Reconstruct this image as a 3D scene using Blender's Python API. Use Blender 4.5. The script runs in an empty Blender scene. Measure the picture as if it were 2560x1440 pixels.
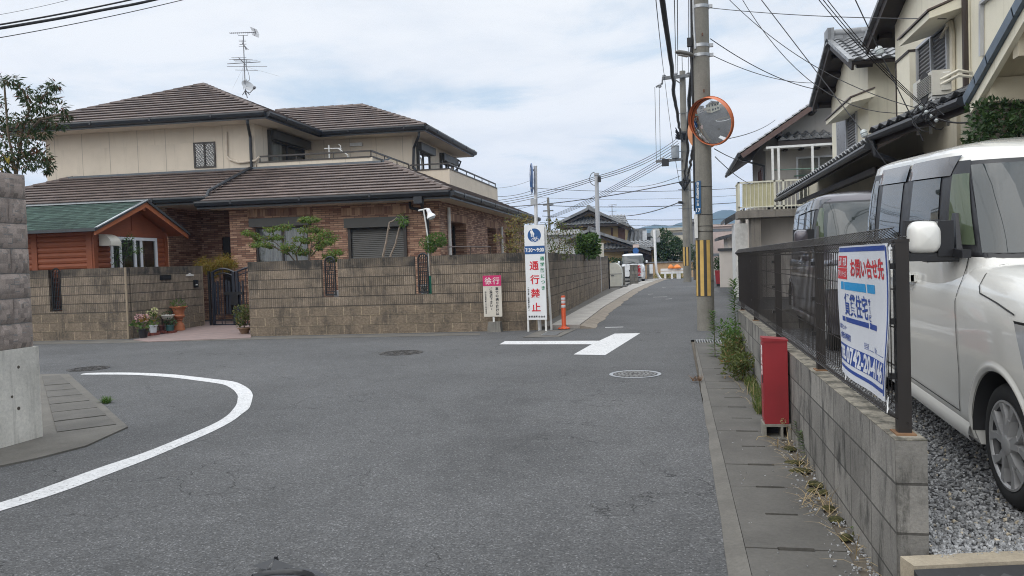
import bpy, bmesh, math, random
from mathutils import Vector, Matrix
from mathutils import noise as mnoise

sc = bpy.context.scene
RAD = math.radians
# ------------------------------------------------------------------ camera
F, H = 1920.0, 1.40
yaw, pitch, roll = RAD(12.07), RAD(-1.80), RAD(1.9)
fwd = Vector((-math.sin(yaw)*math.cos(pitch), math.cos(yaw)*math.cos(pitch), math.sin(pitch)))
r0 = fwd.cross(Vector((0, 0, 1))).normalized(); u0 = r0.cross(fwd)
rgt = r0*math.cos(roll) - u0*math.sin(roll)
upv = r0*math.sin(roll) + u0*math.cos(roll)
CAM = Vector((0, 0, H))
cd = bpy.data.cameras.new('camera'); cam = bpy.data.objects.new('camera', cd)
sc.collection.objects.link(cam); sc.camera = cam
cd.sensor_width = 36; cd.lens = 36*F/2560; cd.clip_end = 8000; cd.clip_start = 0.05
mw = Matrix((rgt, upv, -fwd)).transposed().to_4x4(); mw.translation = CAM
cam.matrix_world = mw

# ------------------------------------------------------------------ sky, sun, exposure
SUN_EL, SUN_AZ = RAD(44), RAD(222)      # azimuth of the sun, clockwise from +Y
wd = bpy.data.worlds.new('World'); sc.world = wd; wd.use_nodes = True
nt = wd.node_tree; nt.nodes.clear()
def wn(t, **k):
    n = nt.nodes.new(t)
    for a, b in k.items(): setattr(n, a, b)
    return n
def wl(a, b): nt.links.new(a, b)
def wmath(op, a, b=None, c=None):
    n = wn('ShaderNodeMath', operation=op)
    for i, v in enumerate((a, b, c)):
        if v is None: continue
        if isinstance(v, (int, float)): n.inputs[i].default_value = v
        else: wl(v, n.inputs[i])
    return n.outputs[0]
out = wn('ShaderNodeOutputWorld'); bg = wn('ShaderNodeBackground'); bg.inputs[1].default_value = 0.1
sky = wn('ShaderNodeTexSky', sky_type='NISHITA', sun_disc=False, sun_elevation=SUN_EL, sun_rotation=SUN_AZ)
sky.air_density = 1.2; sky.dust_density = 2.0
tc = wn('ShaderNodeTexCoord'); sep = wn('ShaderNodeSeparateXYZ'); wl(tc.outputs['Generated'], sep.inputs[0])
zz = wmath('ADD', wmath('MAXIMUM', sep.outputs[2], 0.0), 0.16)
cmb = wn('ShaderNodeCombineXYZ')
wl(wmath('DIVIDE', sep.outputs[0], zz), cmb.inputs[0]); wl(wmath('DIVIDE', sep.outputs[1], zz), cmb.inputs[1])
mp = wn('ShaderNodeMapping'); mp.inputs['Location'].default_value = (3.1, 1.7, 0.4); mp.inputs['Scale'].default_value = (0.75, 0.9, 1)
wl(cmb.outputs[0], mp.inputs[0])
n1 = wn('ShaderNodeTexNoise'); n1.inputs['Scale'].default_value = 1.1; n1.inputs['Detail'].default_value = 7; n1.inputs['Roughness'].default_value = 0.58; n1.inputs['Distortion'].default_value = 0.5
wl(mp.outputs[0], n1.inputs[0])
n2 = wn('ShaderNodeTexNoise'); n2.inputs['Scale'].default_value = 2.3; n2.inputs['Detail'].default_value = 6; n2.inputs['Roughness'].default_value = 0.6; n2.inputs['Distortion'].default_value = 0.3
mp2 = wn('ShaderNodeMapping'); mp2.inputs['Location'].default_value = (8.3, -2.2, 1.4); mp2.inputs['Scale'].default_value = (0.6, 0.8, 1); wl(cmb.outputs[0], mp2.inputs[0]); wl(mp2.outputs[0], n2.inputs[0])
def wmap(v, a, b, c, d):
    n = wn('ShaderNodeMapRange', interpolation_type='SMOOTHSTEP')
    wl(v, n.inputs[0])
    for i, x in enumerate((a, b, c, d)): n.inputs[i+1].default_value = x
    return n.outputs[0]
cover = wmap(n1.outputs[0], 0.33, 0.50, 0.2, 1.0)
shade = wmap(n2.outputs[0], 0.34, 0.60, 0.0, 1.0)
zen = wmath('ADD', 1.0, wmath('MULTIPLY', wmath('MAXIMUM', wmath('SUBTRACT', sep.outputs[2], 0.33), 0.0), 2.1))
cm = wn('ShaderNodeMix', data_type='RGBA'); wl(shade, cm.inputs[0])
cm.inputs[6].default_value = (6.9, 7.25, 7.7, 1); cm.inputs[7].default_value = (7.75, 7.95, 8.2, 1)
vs = wn('ShaderNodeVectorMath', operation='SCALE'); wl(cm.outputs[2], vs.inputs[0]); wl(zen, vs.inputs[3])
sk = wn('ShaderNodeMix', data_type='RGBA'); sk.inputs[0].default_value = 0.55; wl(sky.outputs[0], sk.inputs[6]); sk.inputs[7].default_value = (5.0, 6.8, 8.4, 1)
fm = wn('ShaderNodeMix', data_type='RGBA'); wl(cover, fm.inputs[0]); wl(sk.outputs[2], fm.inputs[6]); wl(vs.outputs[0], fm.inputs[7])
wl(fm.outputs[2], bg.inputs[0]); wl(bg.outputs[0], out.inputs[0])
sl = bpy.data.lights.new('sun', 'SUN'); sl.energy = 1.5; sl.angle = RAD(80); sl.color = (1, 0.96, 0.9)
so = bpy.data.objects.new('sun', sl); sc.collection.objects.link(so)
sdir = Vector((math.sin(SUN_AZ)*math.cos(SUN_EL), math.cos(SUN_AZ)*math.cos(SUN_EL), math.sin(SUN_EL)))
so.rotation_euler = sdir.to_track_quat('Z', 'Y').to_euler(); so.location = (0, 0, 30)
sc.view_settings.view_transform = 'Standard'; sc.view_settings.look = 'None'
sc.cycles.use_denoising = True; sc.cycles.denoising_prefilter = 'NONE'; sc.cycles.filter_width = 1.05
sc.view_settings.exposure = 0.32; sc.view_settings.gamma = 1.0; sc.view_settings.use_curve_mapping = False

# ------------------------------------------------------------------ survey helpers: picture points onto real planes
def ray(px, py): return fwd*F + rgt*(px-1280) - upv*(py-720)
def G(px, py, z=0.0):
    d = ray(px, py); return CAM + d*((z-H)/d.z)
def PX(px, py, x):
    d = ray(px, py); return CAM + d*(x/d.x)
def PY(px, py, y):
    d = ray(px, py); return CAM + d*(y/d.y)
def PN(px, py, o, n):
    d = ray(px, py); return CAM + d*((Vector(o)-CAM).dot(n)/d.dot(n))

# ------------------------------------------------------------------ materials
class NT:
    def __init__(s, name):
        s.m = bpy.data.materials.new(name); s.m.use_nodes = True; s.t = s.m.node_tree
        s.b = s.t.nodes['Principled BSDF']; s.o = s.t.nodes['Material Output']
    def n(s, t, **k):
        x = s.t.nodes.new(t)
        for a, b in k.items(): setattr(x, a, b)
        return x
    def l(s, a, b): s.t.links.new(a, b)
    def put(s, sock, v):
        if v is None: return
        if hasattr(v, 'node'): s.l(v, sock)
        elif isinstance(v, (int, float)) and sock.type in ('RGBA',): sock.default_value = (v, v, v, 1)
        elif isinstance(v, (tuple, list)) and sock.type == 'RGBA' and len(v) == 3: sock.default_value = (*v, 1)
        else: sock.default_value = v
    def math(s, op, a, b=None, c=None, clamp=False):
        x = s.n('ShaderNodeMath', operation=op, use_clamp=clamp)
        for i, v in enumerate((a, b, c)): s.put(x.inputs[i], v)
        return x.outputs[0]
    def mix(s, f, a, b, mode='MIX'):
        x = s.n('ShaderNodeMix', data_type='RGBA', blend_type=mode)
        s.put(x.inputs[0], f); s.put(x.inputs[6], a); s.put(x.inputs[7], b); return x.outputs[2]
    def rng(s, v, a, b, c=0.0, d=1.0, smooth=True):
        x = s.n('ShaderNodeMapRange', interpolation_type='SMOOTHSTEP' if smooth else 'LINEAR')
        s.put(x.inputs[0], v)
        for i, q in enumerate((a, b, c, d)): s.put(x.inputs[i+1], q)
        return x.outputs[0]
    def coord(s, kind='Object'): return s.n('ShaderNodeTexCoord').outputs[kind]
    def uv(s): return s.coord('UV')
    def sep(s, v):
        x = s.n('ShaderNodeSeparateXYZ'); s.l(v, x.inputs[0]); return x.outputs
    def comb(s, x=0, y=0, z=0):
        c = s.n('ShaderNodeCombineXYZ')
        for i, v in enumerate((x, y, z)): s.put(c.inputs[i], v)
        return c.outputs[0]
    def scale(s, v, k):
        x = s.n('ShaderNodeMapping'); s.l(v, x.inputs[0]); x.inputs['Scale'].default_value = k; return x.outputs[0]
    def noise(s, v, sc_, det=4, rough=.55, dist=0.0):
        x = s.n('ShaderNodeTexNoise'); s.put(x.inputs['Vector'], v)
        x.inputs['Scale'].default_value = sc_; x.inputs['Detail'].default_value = det; x.inputs['Roughness'].default_value = rough; x.inputs['Distortion'].default_value = dist
        return x.outputs[0]
    def vor(s, v, sc_, feat='F1', out='Distance', rnd=1.0):
        x = s.n('ShaderNodeTexVoronoi', feature=feat); s.put(x.inputs['Vector'], v)
        x.inputs['Scale'].default_value = sc_; x.inputs['Randomness'].default_value = rnd
        return x.outputs[out]
    def white(s, v, dim='3D'):
        x = s.n('ShaderNodeTexWhiteNoise', noise_dimensions=dim); s.l(v, x.inputs['W' if dim == '1D' else 'Vector']); return x.outputs['Value']
    def brick(s, v, w, h, c1, c2, mort, ms=.005, off=.5, smooth=.1):
        x = s.n('ShaderNodeTexBrick'); x.offset = off; s.put(x.inputs['Vector'], v)
        s.put(x.inputs['Color1'], c1); s.put(x.inputs['Color2'], c2); s.put(x.inputs['Mortar'], mort)
        x.inputs['Scale'].default_value = 1.0; x.inputs['Mortar Size'].default_value = ms; x.inputs['Mortar Smooth'].default_value = smooth
        x.inputs['Brick Width'].default_value = w; x.inputs['Row Height'].default_value = h; x.inputs['Bias'].default_value = 0
        return x.outputs
    def bump(s, h, st=.3, dist=.01, nrm=None):
        x = s.n('ShaderNodeBump'); x.inputs['Strength'].default_value = st; x.inputs['Distance'].default_value = dist
        s.put(x.inputs['Height'], h)
        if nrm is not None: s.l(nrm, x.inputs['Normal'])
        return x.outputs[0]
    def done(s, col=None, rough=None, nrm=None, metal=None, **k):
        s.put(s.b.inputs['Base Color'], col); s.put(s.b.inputs['Roughness'], rough); s.put(s.b.inputs['Metallic'], metal)
        if nrm is not None: s.l(nrm, s.b.inputs['Normal'])
        for a, v in k.items(): s.put(s.b.inputs[a.replace('_', ' ')], v)
        return s.m
def c255(r, g, b):
    f = lambda v: (v/255/12.92 if v/255 < .04045 else ((v/255+.055)/1.055)**2.4)
    return (f(r), f(g), f(b))
def plain(name, col, rough=.5, var=.12, sc_=6.0, metal=0.0, bump=0.0, bsc=80.0, dirt=0.0, **k):
    m = NT(name); v = m.coord()
    n = m.noise(v, sc_, 5)
    f = m.rng(n, .3, .7, 1-var, 1+var, False)
    c = m.mix(1.0, col, m.comb(f, f, f), 'MULTIPLY')
    if dirt:
        d = m.rng(m.noise(m.scale(v, (1, 1, .25)), sc_*.7, 6, .65), .5, .75)
        c = m.mix(m.math('MULTIPLY', d, dirt), c, (.05, .045, .04))
    nr = m.bump(m.noise(v, bsc, 3), bump, .004) if bump else None
    r = m.rng(m.noise(v, sc_*2.3, 3), .2, .8, max(0, rough-.06), min(1, rough+.08), False)
    return m.done(c, r, nr, metal, **k)

def mk_asphalt():
    m = NT('asphalt'); v = m.coord('Object')
    cell = m.n('ShaderNodeTexVoronoi'); m.l(v, cell.inputs['Vector']); cell.inputs['Scale'].default_value = 120
    st = m.sep(cell.outputs['Color'])[0]
    fine = m.noise(v, 60, 5, .7)
    big = m.noise(v, .45, 5, .6); mid = m.noise(v, 4.5, 4, .6)
    base = m.math('ADD', m.rng(big, .3, .7, .077, .108, False), m.rng(mid, .3, .7, -.012, .012, False))
    sp = m.rng(st, 0, 1, .66, 1.36, False); sp = m.math('MULTIPLY', sp, m.rng(fine, .25, .75, .65, 1.35, False))
    lite = m.rng(st, .93, .97, 0, 1.0)
    ax_, ay_, _ = m.sep(v)
    ex = m.math('ADD', ax_, m.math('MULTIPLY', m.math('SUBTRACT', m.noise(v, 1.1, 5, .65), .5), .9))
    band = m.math('MULTIPLY', m.rng(ex, 27.05, 27.4), m.rng(m.noise(v, .8, 3), .3, .6, .35, 1.0))
    base = m.math('MULTIPLY', base, m.rng(band, 0, 1, 1, .62, False))
    oil = m.rng(m.noise(v, .23, 6, .7, .4), .57, .70); base = m.math('MULTIPLY', base, m.rng(oil, 0, 1, 1, .78, False))
    val = m.math('MULTIPLY', base, sp); val = m.math('ADD', val, m.math('MULTIPLY', lite, .06))
    # hairline cracks in places
    wv = m.n('ShaderNodeVectorMath', operation='ADD'); m.l(v, wv.inputs[0])
    nz = m.n('ShaderNodeTexNoise'); m.l(v, nz.inputs['Vector']); nz.inputs['Scale'].default_value = 3.5; nz.inputs['Detail'].default_value = 5
    vs_ = m.n('ShaderNodeVectorMath', operation='SCALE'); m.l(nz.outputs['Color'], vs_.inputs[0]); vs_.inputs[3].default_value = .5; m.l(vs_.outputs[0], wv.inputs[1])
    cr = m.vor(wv.outputs[0], 1.1, 'DISTANCE_TO_EDGE')
    crk = m.math('MULTIPLY', m.rng(cr, .002, .006, 1, 0), m.rng(m.noise(v, .7, 3), .49, .60))
    val = m.math('MULTIPLY', val, m.rng(crk, 0, 1, 1, .45, False))
    tint = m.n('ShaderNodeVectorMath', operation='MULTIPLY'); m.l(m.comb(val, val, val), tint.inputs[0]); tint.inputs[1].default_value = (.995, 1.0, 1.01)
    hgt = m.math('SUBTRACT', m.math('MULTIPLY', st, .6), m.math('MULTIPLY', crk, 1.0))
    return m.done(tint.outputs[0], m.rng(mid, .3, .7, .8, .95, False), m.bump(hgt, .55, .006), Specular_IOR_Level=.3)
def mk_concrete(name, col, sc_=1.0, stain=.5, streak=True, bump=.25):
    m = NT(name); v = m.coord()
    a = m.noise(v, 2.2*sc_, 6, .62); b = m.noise(v, 38*sc_, 4, .65); c = m.vor(v, 70*sc_)
    k = m.math('MULTIPLY', m.rng(a, .28, .72, .75, 1.2, False), m.rng(b, .25, .75, .85, 1.15, False))
    col_ = m.mix(1, col, m.comb(k, k, k), 'MULTIPLY')
    if streak:
        s_ = m.rng(m.noise(m.scale(v, (7, 7, .5)), 1.6*sc_, 6, .62), .5, .72)
        col_ = m.mix(m.math('MULTIPLY', s_, stain), col_, (.045, .043, .038))
    sp = m.rng(c, .1, .2, .75, 1)
    col_ = m.mix(1, col_, m.comb(sp, sp, sp), 'MULTIPLY')
    return m.done(col_, .9, m.bump(m.math('ADD', b, m.math('MULTIPLY', a, .5)), bump, .006))
def mk_ribwall(side=False):
    """split-faced garden wall: ribbed courses above, rock-faced courses below"""
    m = NT('ribbed_block'); uv = m.uv(); x, y, _ = m.sep(uv); ob = m.coord()
    R_ = .2037
    row = m.math('FLOOR', m.math('DIVIDE', y, R_)); fr = m.math('FRACT', m.math('DIVIDE', y, R_))
    jit = m.noise(m.comb(m.math('MULTIPLY', x, 1), m.math('MULTIPLY', y, 3)), 9, 3)
    ux = m.math('ADD', x, m.math('MULTIPLY', jit, .012))
    ucell = m.math('DIVIDE', ux, .0445); uf = m.math('FRACT', ucell); ui = m.math('FLOOR', ucell)
    rnd = m.white(m.comb(ui, row, 3.3)); rnd2 = m.white(m.comb(m.math('FLOOR', m.math('DIVIDE', x, .4)), row, 1.7))
    gro = m.math('MULTIPLY', m.rng(m.math('ABSOLUTE', m.math('SUBTRACT', uf, .5)), .36, .46), m.rng(rnd, .0, .8, .35, 1.0, False))
    hj = m.math('MAXIMUM', m.rng(fr, .035, .06, 1, 0), m.rng(fr, .955, .98, 0, 1))
    grain = m.noise(uv, 95, 4, .75); grain2 = m.vor(uv, 75); med = m.noise(uv, 12, 5, .65); big = m.noise(uv, 1.3, 6, .65)
    tone = m.math('MULTIPLY', m.rng(rnd, 0, 1, .86, 1.14, False), m.rng(rnd2, 0, 1, .82, 1.18, False))
    tone = m.math('MULTIPLY', tone, m.rng(grain, .25, .75, .5, 1.5, False))
    tone = m.math('MULTIPLY', tone, m.rng(med, .3, .7, .8, 1.2, False))
    rib = m.mix(m.rng(grain2, .05, .5), (.32, .252, .182), (.23, .183, .136))
    rib = m.mix(1, rib, m.comb(tone, tone, tone), 'MULTIPLY')
    rib = m.mix(m.math('MAXIMUM', m.math('MULTIPLY', gro, .75), m.math('MULTIPLY', hj, .85)), rib, (.035, .03, .025))
    # lower rock-faced courses
    br = m.brick(uv, .398, R_, (.245, .19, .136), (.19, .15, .108), (.36, .285, .195), .012, .5, .25)
    rk = m.noise(uv, 22, 6, .7); rk2 = m.vor(uv, 26)
    rt = m.math('MULTIPLY', m.rng(rk, .25, .75, .55, 1.4, False), m.rng(grain, .25, .75, .65, 1.35, False))
    lower = m.mix(1, br['Color'], m.comb(rt, rt, rt), 'MULTIPLY')
    lower = m.mix(m.rng(fr, .90, .97, 0, .8), lower, (.035, .03, .025))
    low = m.rng(y, .606, .612, 1, 0)
    col = m.mix(low, rib, lower)
    if side:
        sx = m.math('FRACT', m.math('DIVIDE', x, 1.6))
        col = m.mix(m.rng(sx, .04, .06, .9, 0), col, (.03, .027, .022)); col = m.mix(m.math('MULTIPLY', m.rng(sx, .92, .95), .6), col, (.42, .33, .23))
    st = m.math('MULTIPLY', m.rng(big, .44, .62), m.rng(m.noise(m.scale(uv, (4, 1.1, 1)), 2, 5, .7), .35, .6))
    st = m.math('ADD', m.math('MULTIPLY', st, .6), m.math('MULTIPLY', m.rng(y, 1.40, 1.48), m.rng(m.noise(uv, 3, 5), .35, .6, .25, .7)), clamp=True)
    col = m.mix(st, col, (.042, .038, .033))
    hr = m.math('SUBTRACT', m.math('MULTIPLY', grain, .5), m.math('MULTIPLY', m.math('MAXIMUM', gro, hj), 2.0))
    hl = m.math('SUBTRACT', m.math('MULTIPLY', rk, 3.0), m.math('MULTIPLY', br['Fac'], 1.2))
    mixh = m.n('ShaderNodeMix', data_type='FLOAT'); m.put(mixh.inputs[0], low); m.put(mixh.inputs[2], hr); m.put(mixh.inputs[3], hl)
    return m.done(col, .92, m.bump(mixh.outputs[0], .7, .012))
def mk_brick():
    m = NT('house_brick'); uv = m.uv()
    b = m.brick(uv, .232, .0575, (.19, .086, .055), (.54, .34, .23), (.10, .065, .05), .006, .5, .1)
    g = m.noise(uv, 60, 4, .7); bg_ = m.noise(uv, 1.0, 4)
    k = m.math('MULTIPLY', m.rng(g, .25, .75, .75, 1.25, False), m.rng(bg_, .3, .7, .85, 1.15, False))
    c = m.mix(1, b['Color'], m.comb(k, k, k), 'MULTIPLY')
    h = m.math('SUBTRACT', m.math('MULTIPLY', g, .4), b['Fac'])
    return m.done(c, .8, m.bump(h, .6, .006))
def mk_panel(name, col, w, line=.5, bump=.15, off=0.0):
    """painted board siding with fine vertical joints"""
    m = NT(name); uv = m.uv(); x, y, _ = m.sep(uv)
    f = m.math('FRACT', m.math('DIVIDE', m.math('ADD', x, off), w))
    j = m.rng(m.math('ABSOLUTE', m.math('SUBTRACT', f, .5)), .004/w, .010/w, 1, 0)
    a = m.noise(uv, 1.2, 6, .6); b = m.noise(uv, 130, 3, .6); s_ = m.noise(m.scale(uv, (6, .45, 1)), 1.1, 6, .65)
    k = m.math('MULTIPLY', m.rng(a, .3, .7, .93, 1.06, False), m.rng(b, .25, .75, .93, 1.07, False))
    c = m.mix(1, col, m.comb(k, k, k), 'MULTIPLY')
    c = m.mix(m.rng(s_, .52, .8, 0, .35), c, (col[0]*.45, col[1]*.43, col[2]*.4))
    c = m.mix(m.math('MULTIPLY', j, line), c, (.08, .07, .06))
    return m.done(c, .82, m.bump(m.math('SUBTRACT', m.math('MULTIPLY', b, .6), j), bump, .006))
def mk_tile(name, col, seam=.3, rough=.75, row=None, vary=.3, spec=.4, dirt=.3):
    """roof tile or slate: tone changes per tile, faint side seams; rows come from the geometry"""
    m = NT(name); uv = m.uv(); x, y, _ = m.sep(uv); r = row or .28
    iy = m.math('FLOOR', m.math('DIVIDE', m.math('ADD', y, .004), r))
    sh = m.math('MULTIPLY', m.white(iy, '1D'), seam)
    fx = m.math('DIVIDE', m.math('ADD', x, sh), seam)
    rv = m.white(m.comb(m.math('FLOOR', fx), iy, 0))
    ff = m.math('FRACT', fx); jn = m.rng(ff, .012, .03, 1, 0)
    n = m.noise(uv, 2.5, 6, .65); g = m.noise(uv, 60, 3, .65)
    k = m.math('MULTIPLY', m.rng(rv, 0, 1, 1-vary, 1+vary, False), m.rng(n, .28, .72, 1-dirt, 1+dirt, False))
    k = m.math('MULTIPLY', k, m.rng(g, .25, .75, .85, 1.15, False))
    k = m.math('MULTIPLY', k, m.rng(jn, 0, 1, 1, .45, False))
    c = m.mix(1, col, m.comb(k, k, k), 'MULTIPLY')
    return m.done(c, m.rng(n, .3, .7, rough-.1, rough+.1, False), m.bump(g, .15, .004), Specular_IOR_Level=spec)
def mk_leaf(name, c1, c2, trans=.35, c3=None):
    m = NT(name)
    gi = m.n('ShaderNodeNewGeometry').outputs['Random Per Island']
    c = m.mix(gi, c1, c2)
    if c3: c = m.mix(m.rng(gi, .78, .95), c, c3)
    m.done(c, .55, Specular_IOR_Level=.35)
    t = m.n('ShaderNodeBsdfTranslucent'); m.l(c, t.inputs[0])
    mx = m.n('ShaderNodeMixShader'); mx.inputs[0].default_value = trans
    m.l(m.b.outputs[0], mx.inputs[1]); m.l(t.outputs[0], mx.inputs[2]); m.l(mx.outputs[0], m.o.inputs[0])
    return m.m
def mk_glass(name, tint=(.9, .93, .92), keep=.8):
    m = NT(name); t = m.n('ShaderNodeBsdfTransparent'); t.inputs[0].default_value = (*tint, 1)
    g = m.n('ShaderNodeBsdfGlossy'); g.inputs['Roughness'].default_value = .02; g.inputs[0].default_value = (1, 1, 1, 1)
    fr = m.n('ShaderNodeFresnel'); fr.inputs[0].default_value = 1.9
    mx = m.n('ShaderNodeMixShader'); m.l(fr.outputs[0], mx.inputs[0]); m.l(t.outputs[0], mx.inputs[1]); m.l(g.outputs[0], mx.inputs[2])
    m.l(mx.outputs[0], m.o.inputs[0]); return m.m
def mk_block(name, col, w=.4, h=.19, mort=(.10, .1, .095), offs=(0, 0), stain=.75, vary=.25, off=.5, speck=0.0):
    m = NT(name); uv = m.uv()
    mpp = m.n('ShaderNodeMapping'); m.l(uv, mpp.inputs[0]); mpp.inputs['Location'].default_value = (*offs, 0)
    d = tuple(c*(1-vary) for c in col); e = tuple(c*(1+vary) for c in col)
    b = m.brick(mpp.outputs[0], w, h, d, e, mort, .006, off, .3)
    a = m.noise(uv, 1.7, 6, .65); g = m.noise(uv, 70, 4, .7); s_ = m.noise(m.scale(uv, (5, 1.4, 1)), 1.3, 7, .72)
    k = m.math('MULTIPLY', m.rng(a, .3, .7, .72, 1.25, False), m.rng(g, .25, .75, .78, 1.22, False))
    c = m.mix(1, b['Color'], m.comb(k, k, k), 'MULTIPLY')
    c = m.mix(m.math('MULTIPLY', m.rng(s_, .48, .66), stain), c, (.03, .029, .026))
    if speck:
        v = m.vor(uv, 90); c = m.mix(m.math('MULTIPLY', m.rng(v, .12, .2, 1, 0), speck), c, (.5, .47, .42))
    h_ = m.math('SUBTRACT', m.math('ADD', m.math('MULTIPLY', g, .6), m.math('MULTIPLY', a, .4)), b['Fac'])
    return m.done(c, .93, m.bump(h_, .5, .01))
def mk_paint(name, col, rough=.25, coat=.6):
    m = NT(name); v = m.coord(); n = m.noise(v, 3, 4)
    k = m.rng(n, .3, .7, .985, 1.015, False)
    return m.done(m.mix(1, col, m.comb(k, k, k), 'MULTIPLY'), rough, None, 0, Coat_Weight=coat, Coat_Roughness=.04)

# ------------------------------------------------------------------ meshes
def flat(p): return p
class MB:
    def __init__(s, xf=None): s.v = []; s.f = []; s.mi = []; s.xf = xf
    def add(s, pts):
        i = len(s.v)
        for p in pts:
            s.v.append(Vector(s.xf(p)) if s.xf else Vector(p))
        return i
    def face(s, pts, m=0):
        i = s.add(pts); s.f.append(tuple(range(i, i+len(pts)))); s.mi.append(m)
    def hexa(s, p, m=0):      # p: bottom 4 ccw, top 4
        i = s.add(p)
        for q in ((3, 2, 1, 0), (4, 5, 6, 7), (0, 1, 5, 4), (1, 2, 6, 5), (2, 3, 7, 6), (3, 0, 4, 7)):
            s.f.append(tuple(i+k for k in q)); s.mi.append(m)
    def box(s, x0, x1, y0, y1, z0, z1, m=0):
        s.hexa([(x0, y0, z0), (x1, y0, z0), (x1, y1, z0), (x0, y1, z0), (x0, y0, z1), (x1, y0, z1), (x1, y1, z1), (x0, y1, z1)], m)
    def obox(s, o, a, b, c, m=0):   # origin corner + three edge vectors
        o, a, b, c = Vector(o), Vector(a), Vector(b), Vector(c)
        s.hexa([o, o+a, o+a+b, o+b, o+c, o+a+c, o+a+b+c, o+b+c], m)
    def bar(s, p0, p1, w, h=None, up=(0, 0, 1), m=0):   # rectangular bar
        p0, p1 = Vector(p0), Vector(p1); h = h or w; d = (p1-p0).normalized(); u = Vector(up)
        if abs(d.dot(u)) > .98: u = Vector((0, 1, 0)) if abs(d.y) < .9 else Vector((1, 0, 0))
        a = d.cross(u).normalized(); b = a.cross(d)
        s.obox(p0-a*w/2-b*h/2, a*w, p1-p0, b*h, m)
    def prism(s, poly, ext, m=0):   # planar polygon (3d pts) extruded by vector
        n = len(poly); e = Vector(ext); P = [Vector(p) for p in poly]
        i = s.add(P+[p+e for p in P])
        s.f.append(tuple(i+k for k in range(n))[::-1]); s.f.append(tuple(i+n+k for k in range(n))); s.mi += [m, m]
        for k in range(n):
            j = (k+1) % n; s.f.append((i+k, i+j, i+n+j, i+n+k)); s.mi.append(m)
    def tube(s, path, r, n=6, m=0, cap=True):
        P = [Vector(p) for p in path]; rs = r if isinstance(r, (list, tuple)) else [r]*len(P)
        prev = None; rings = []
        for k, p in enumerate(P):
            d = (P[min(k+1, len(P)-1)]-P[max(k-1, 0)]).normalized()
            if prev is None:
                a = d.cross(Vector((0, 0, 1)))
                if a.length < .05: a = d.cross(Vector((0, 1, 0)))
                a.normalize()
            else:
                a = prev-d*prev.dot(d); a.normalize()
            prev = a; b = d.cross(a)
            rings.append(s.add([p+(a*math.cos(t)+b*math.sin(t))*rs[k] for t in (2*math.pi*q/n for q in range(n))]))
        for k in range(len(P)-1):
            A, B = rings[k], rings[k+1]
            for q in range(n):
                t = (q+1) % n; s.f.append((A+q, A+t, B+t, B+q)); s.mi.append(m)
        if cap:
            s.f.append(tuple(rings[0]+q for q in range(n))[::-1]); s.f.append(tuple(rings[-1]+q for q in range(n))); s.mi += [m, m]
    def lathe(s, prof, c=(0, 0, 0), n=24, m=0, axis=None, cap=True):
        """prof: (r, h) along axis"""
        c = Vector(c); ax = Vector(axis or (0, 0, 1)).normalized(); a = ax.orthogonal().normalized(); b = ax.cross(a)
        rings = [s.add([c+ax*h+(a*math.cos(t)+b*math.sin(t))*max(r, 1e-4) for t in (2*math.pi*q/n for q in range(n))]) for r, h in prof]
        for k in range(len(prof)-1):
            for q in range(n):
                t = (q+1) % n; s.f.append((rings[k]+q, rings[k]+t, rings[k+1]+t, rings[k+1]+q)); s.mi.append(m)
        if cap:
            s.f.append(tuple(rings[0]+q for q in range(n))[::-1]); s.f.append(tuple(rings[-1]+q for q in range(n))); s.mi += [m, m]
    def grid(s, fn, nu, nv, m=0, flip=False):
        i = s.add([fn(u/nu, v/nv) for v in range(nv+1) for u in range(nu+1)])
        for v in range(nv):
            for u in range(nu):
                q = (i+v*(nu+1)+u, i+v*(nu+1)+u+1, i+(v+1)*(nu+1)+u+1, i+(v+1)*(nu+1)+u)
                s.f.append(q[::-1] if flip else q); s.mi.append(m)
    def build(s, name, mat, parent=None, smooth=0, origin=None, fixn=True):
        me = bpy.data.meshes.new(name)
        if parent is not None: o = parent_loc(parent)
        elif origin is not None: o = Vector(origin)
        else:
            xs = [p.x for p in s.v]; ys = [p.y for p in s.v]; zs = [p.z for p in s.v]
            o = Vector(((min(xs)+max(xs))/2, (min(ys)+max(ys))/2, min(zs)))
        me.from_pydata([p-o for p in s.v], [], s.f)
        for mm in (mat if isinstance(mat, (list, tuple)) else [mat]): me.materials.append(mm)
        bm = bmesh.new(); bm.from_mesh(me)
        bm.faces.ensure_lookup_table()
        for f, k in zip(bm.faces, s.mi): f.material_index = k
        if fixn: bmesh.ops.recalc_face_normals(bm, faces=bm.faces)
        bm.normal_update()
        ul = bm.loops.layers.uv.new('UVMap')
        for f in bm.faces:
            n = f.normal
            if abs(n.z) > .985 or n.length < .5: t, b = Vector((1, 0, 0)), Vector((0, 1, 0))
            else:
                t = Vector((-n.y, n.x, 0)).normalized(); b = n.cross(t)
            for lp in f.loops:
                p = lp.vert.co+o; lp[ul].uv = (p.dot(t), p.dot(b))
        if smooth:
            for f in bm.faces: f.smooth = True
            for e in bm.edges:
                if len(e.link_faces) == 2 and e.calc_face_angle(0) > RAD(smooth): e.smooth = False
        bm.to_mesh(me); bm.free()
        ob = bpy.data.objects.new(name, me); sc.collection.objects.link(ob)
        if parent is not None: ob.parent = parent
        else: ob.location = o
        return ob
LOC = {}
def parent_loc(p):
    o = Vector((0, 0, 0))
    while p is not None: o += p.location; p = p.parent
    return o
def tag(o, label=None, cat=None, group=None, kind=None):
    if label: o['label'] = label
    if cat: o['category'] = cat
    if group: o['group'] = group
    if kind: o['kind'] = kind
    return o
def thing(name, label, cat, loc, group=None):
    o = bpy.data.objects.new(name, None); o.empty_display_size = .2; sc.collection.objects.link(o); o.location = loc
    return tag(o, label, cat, group)
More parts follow.
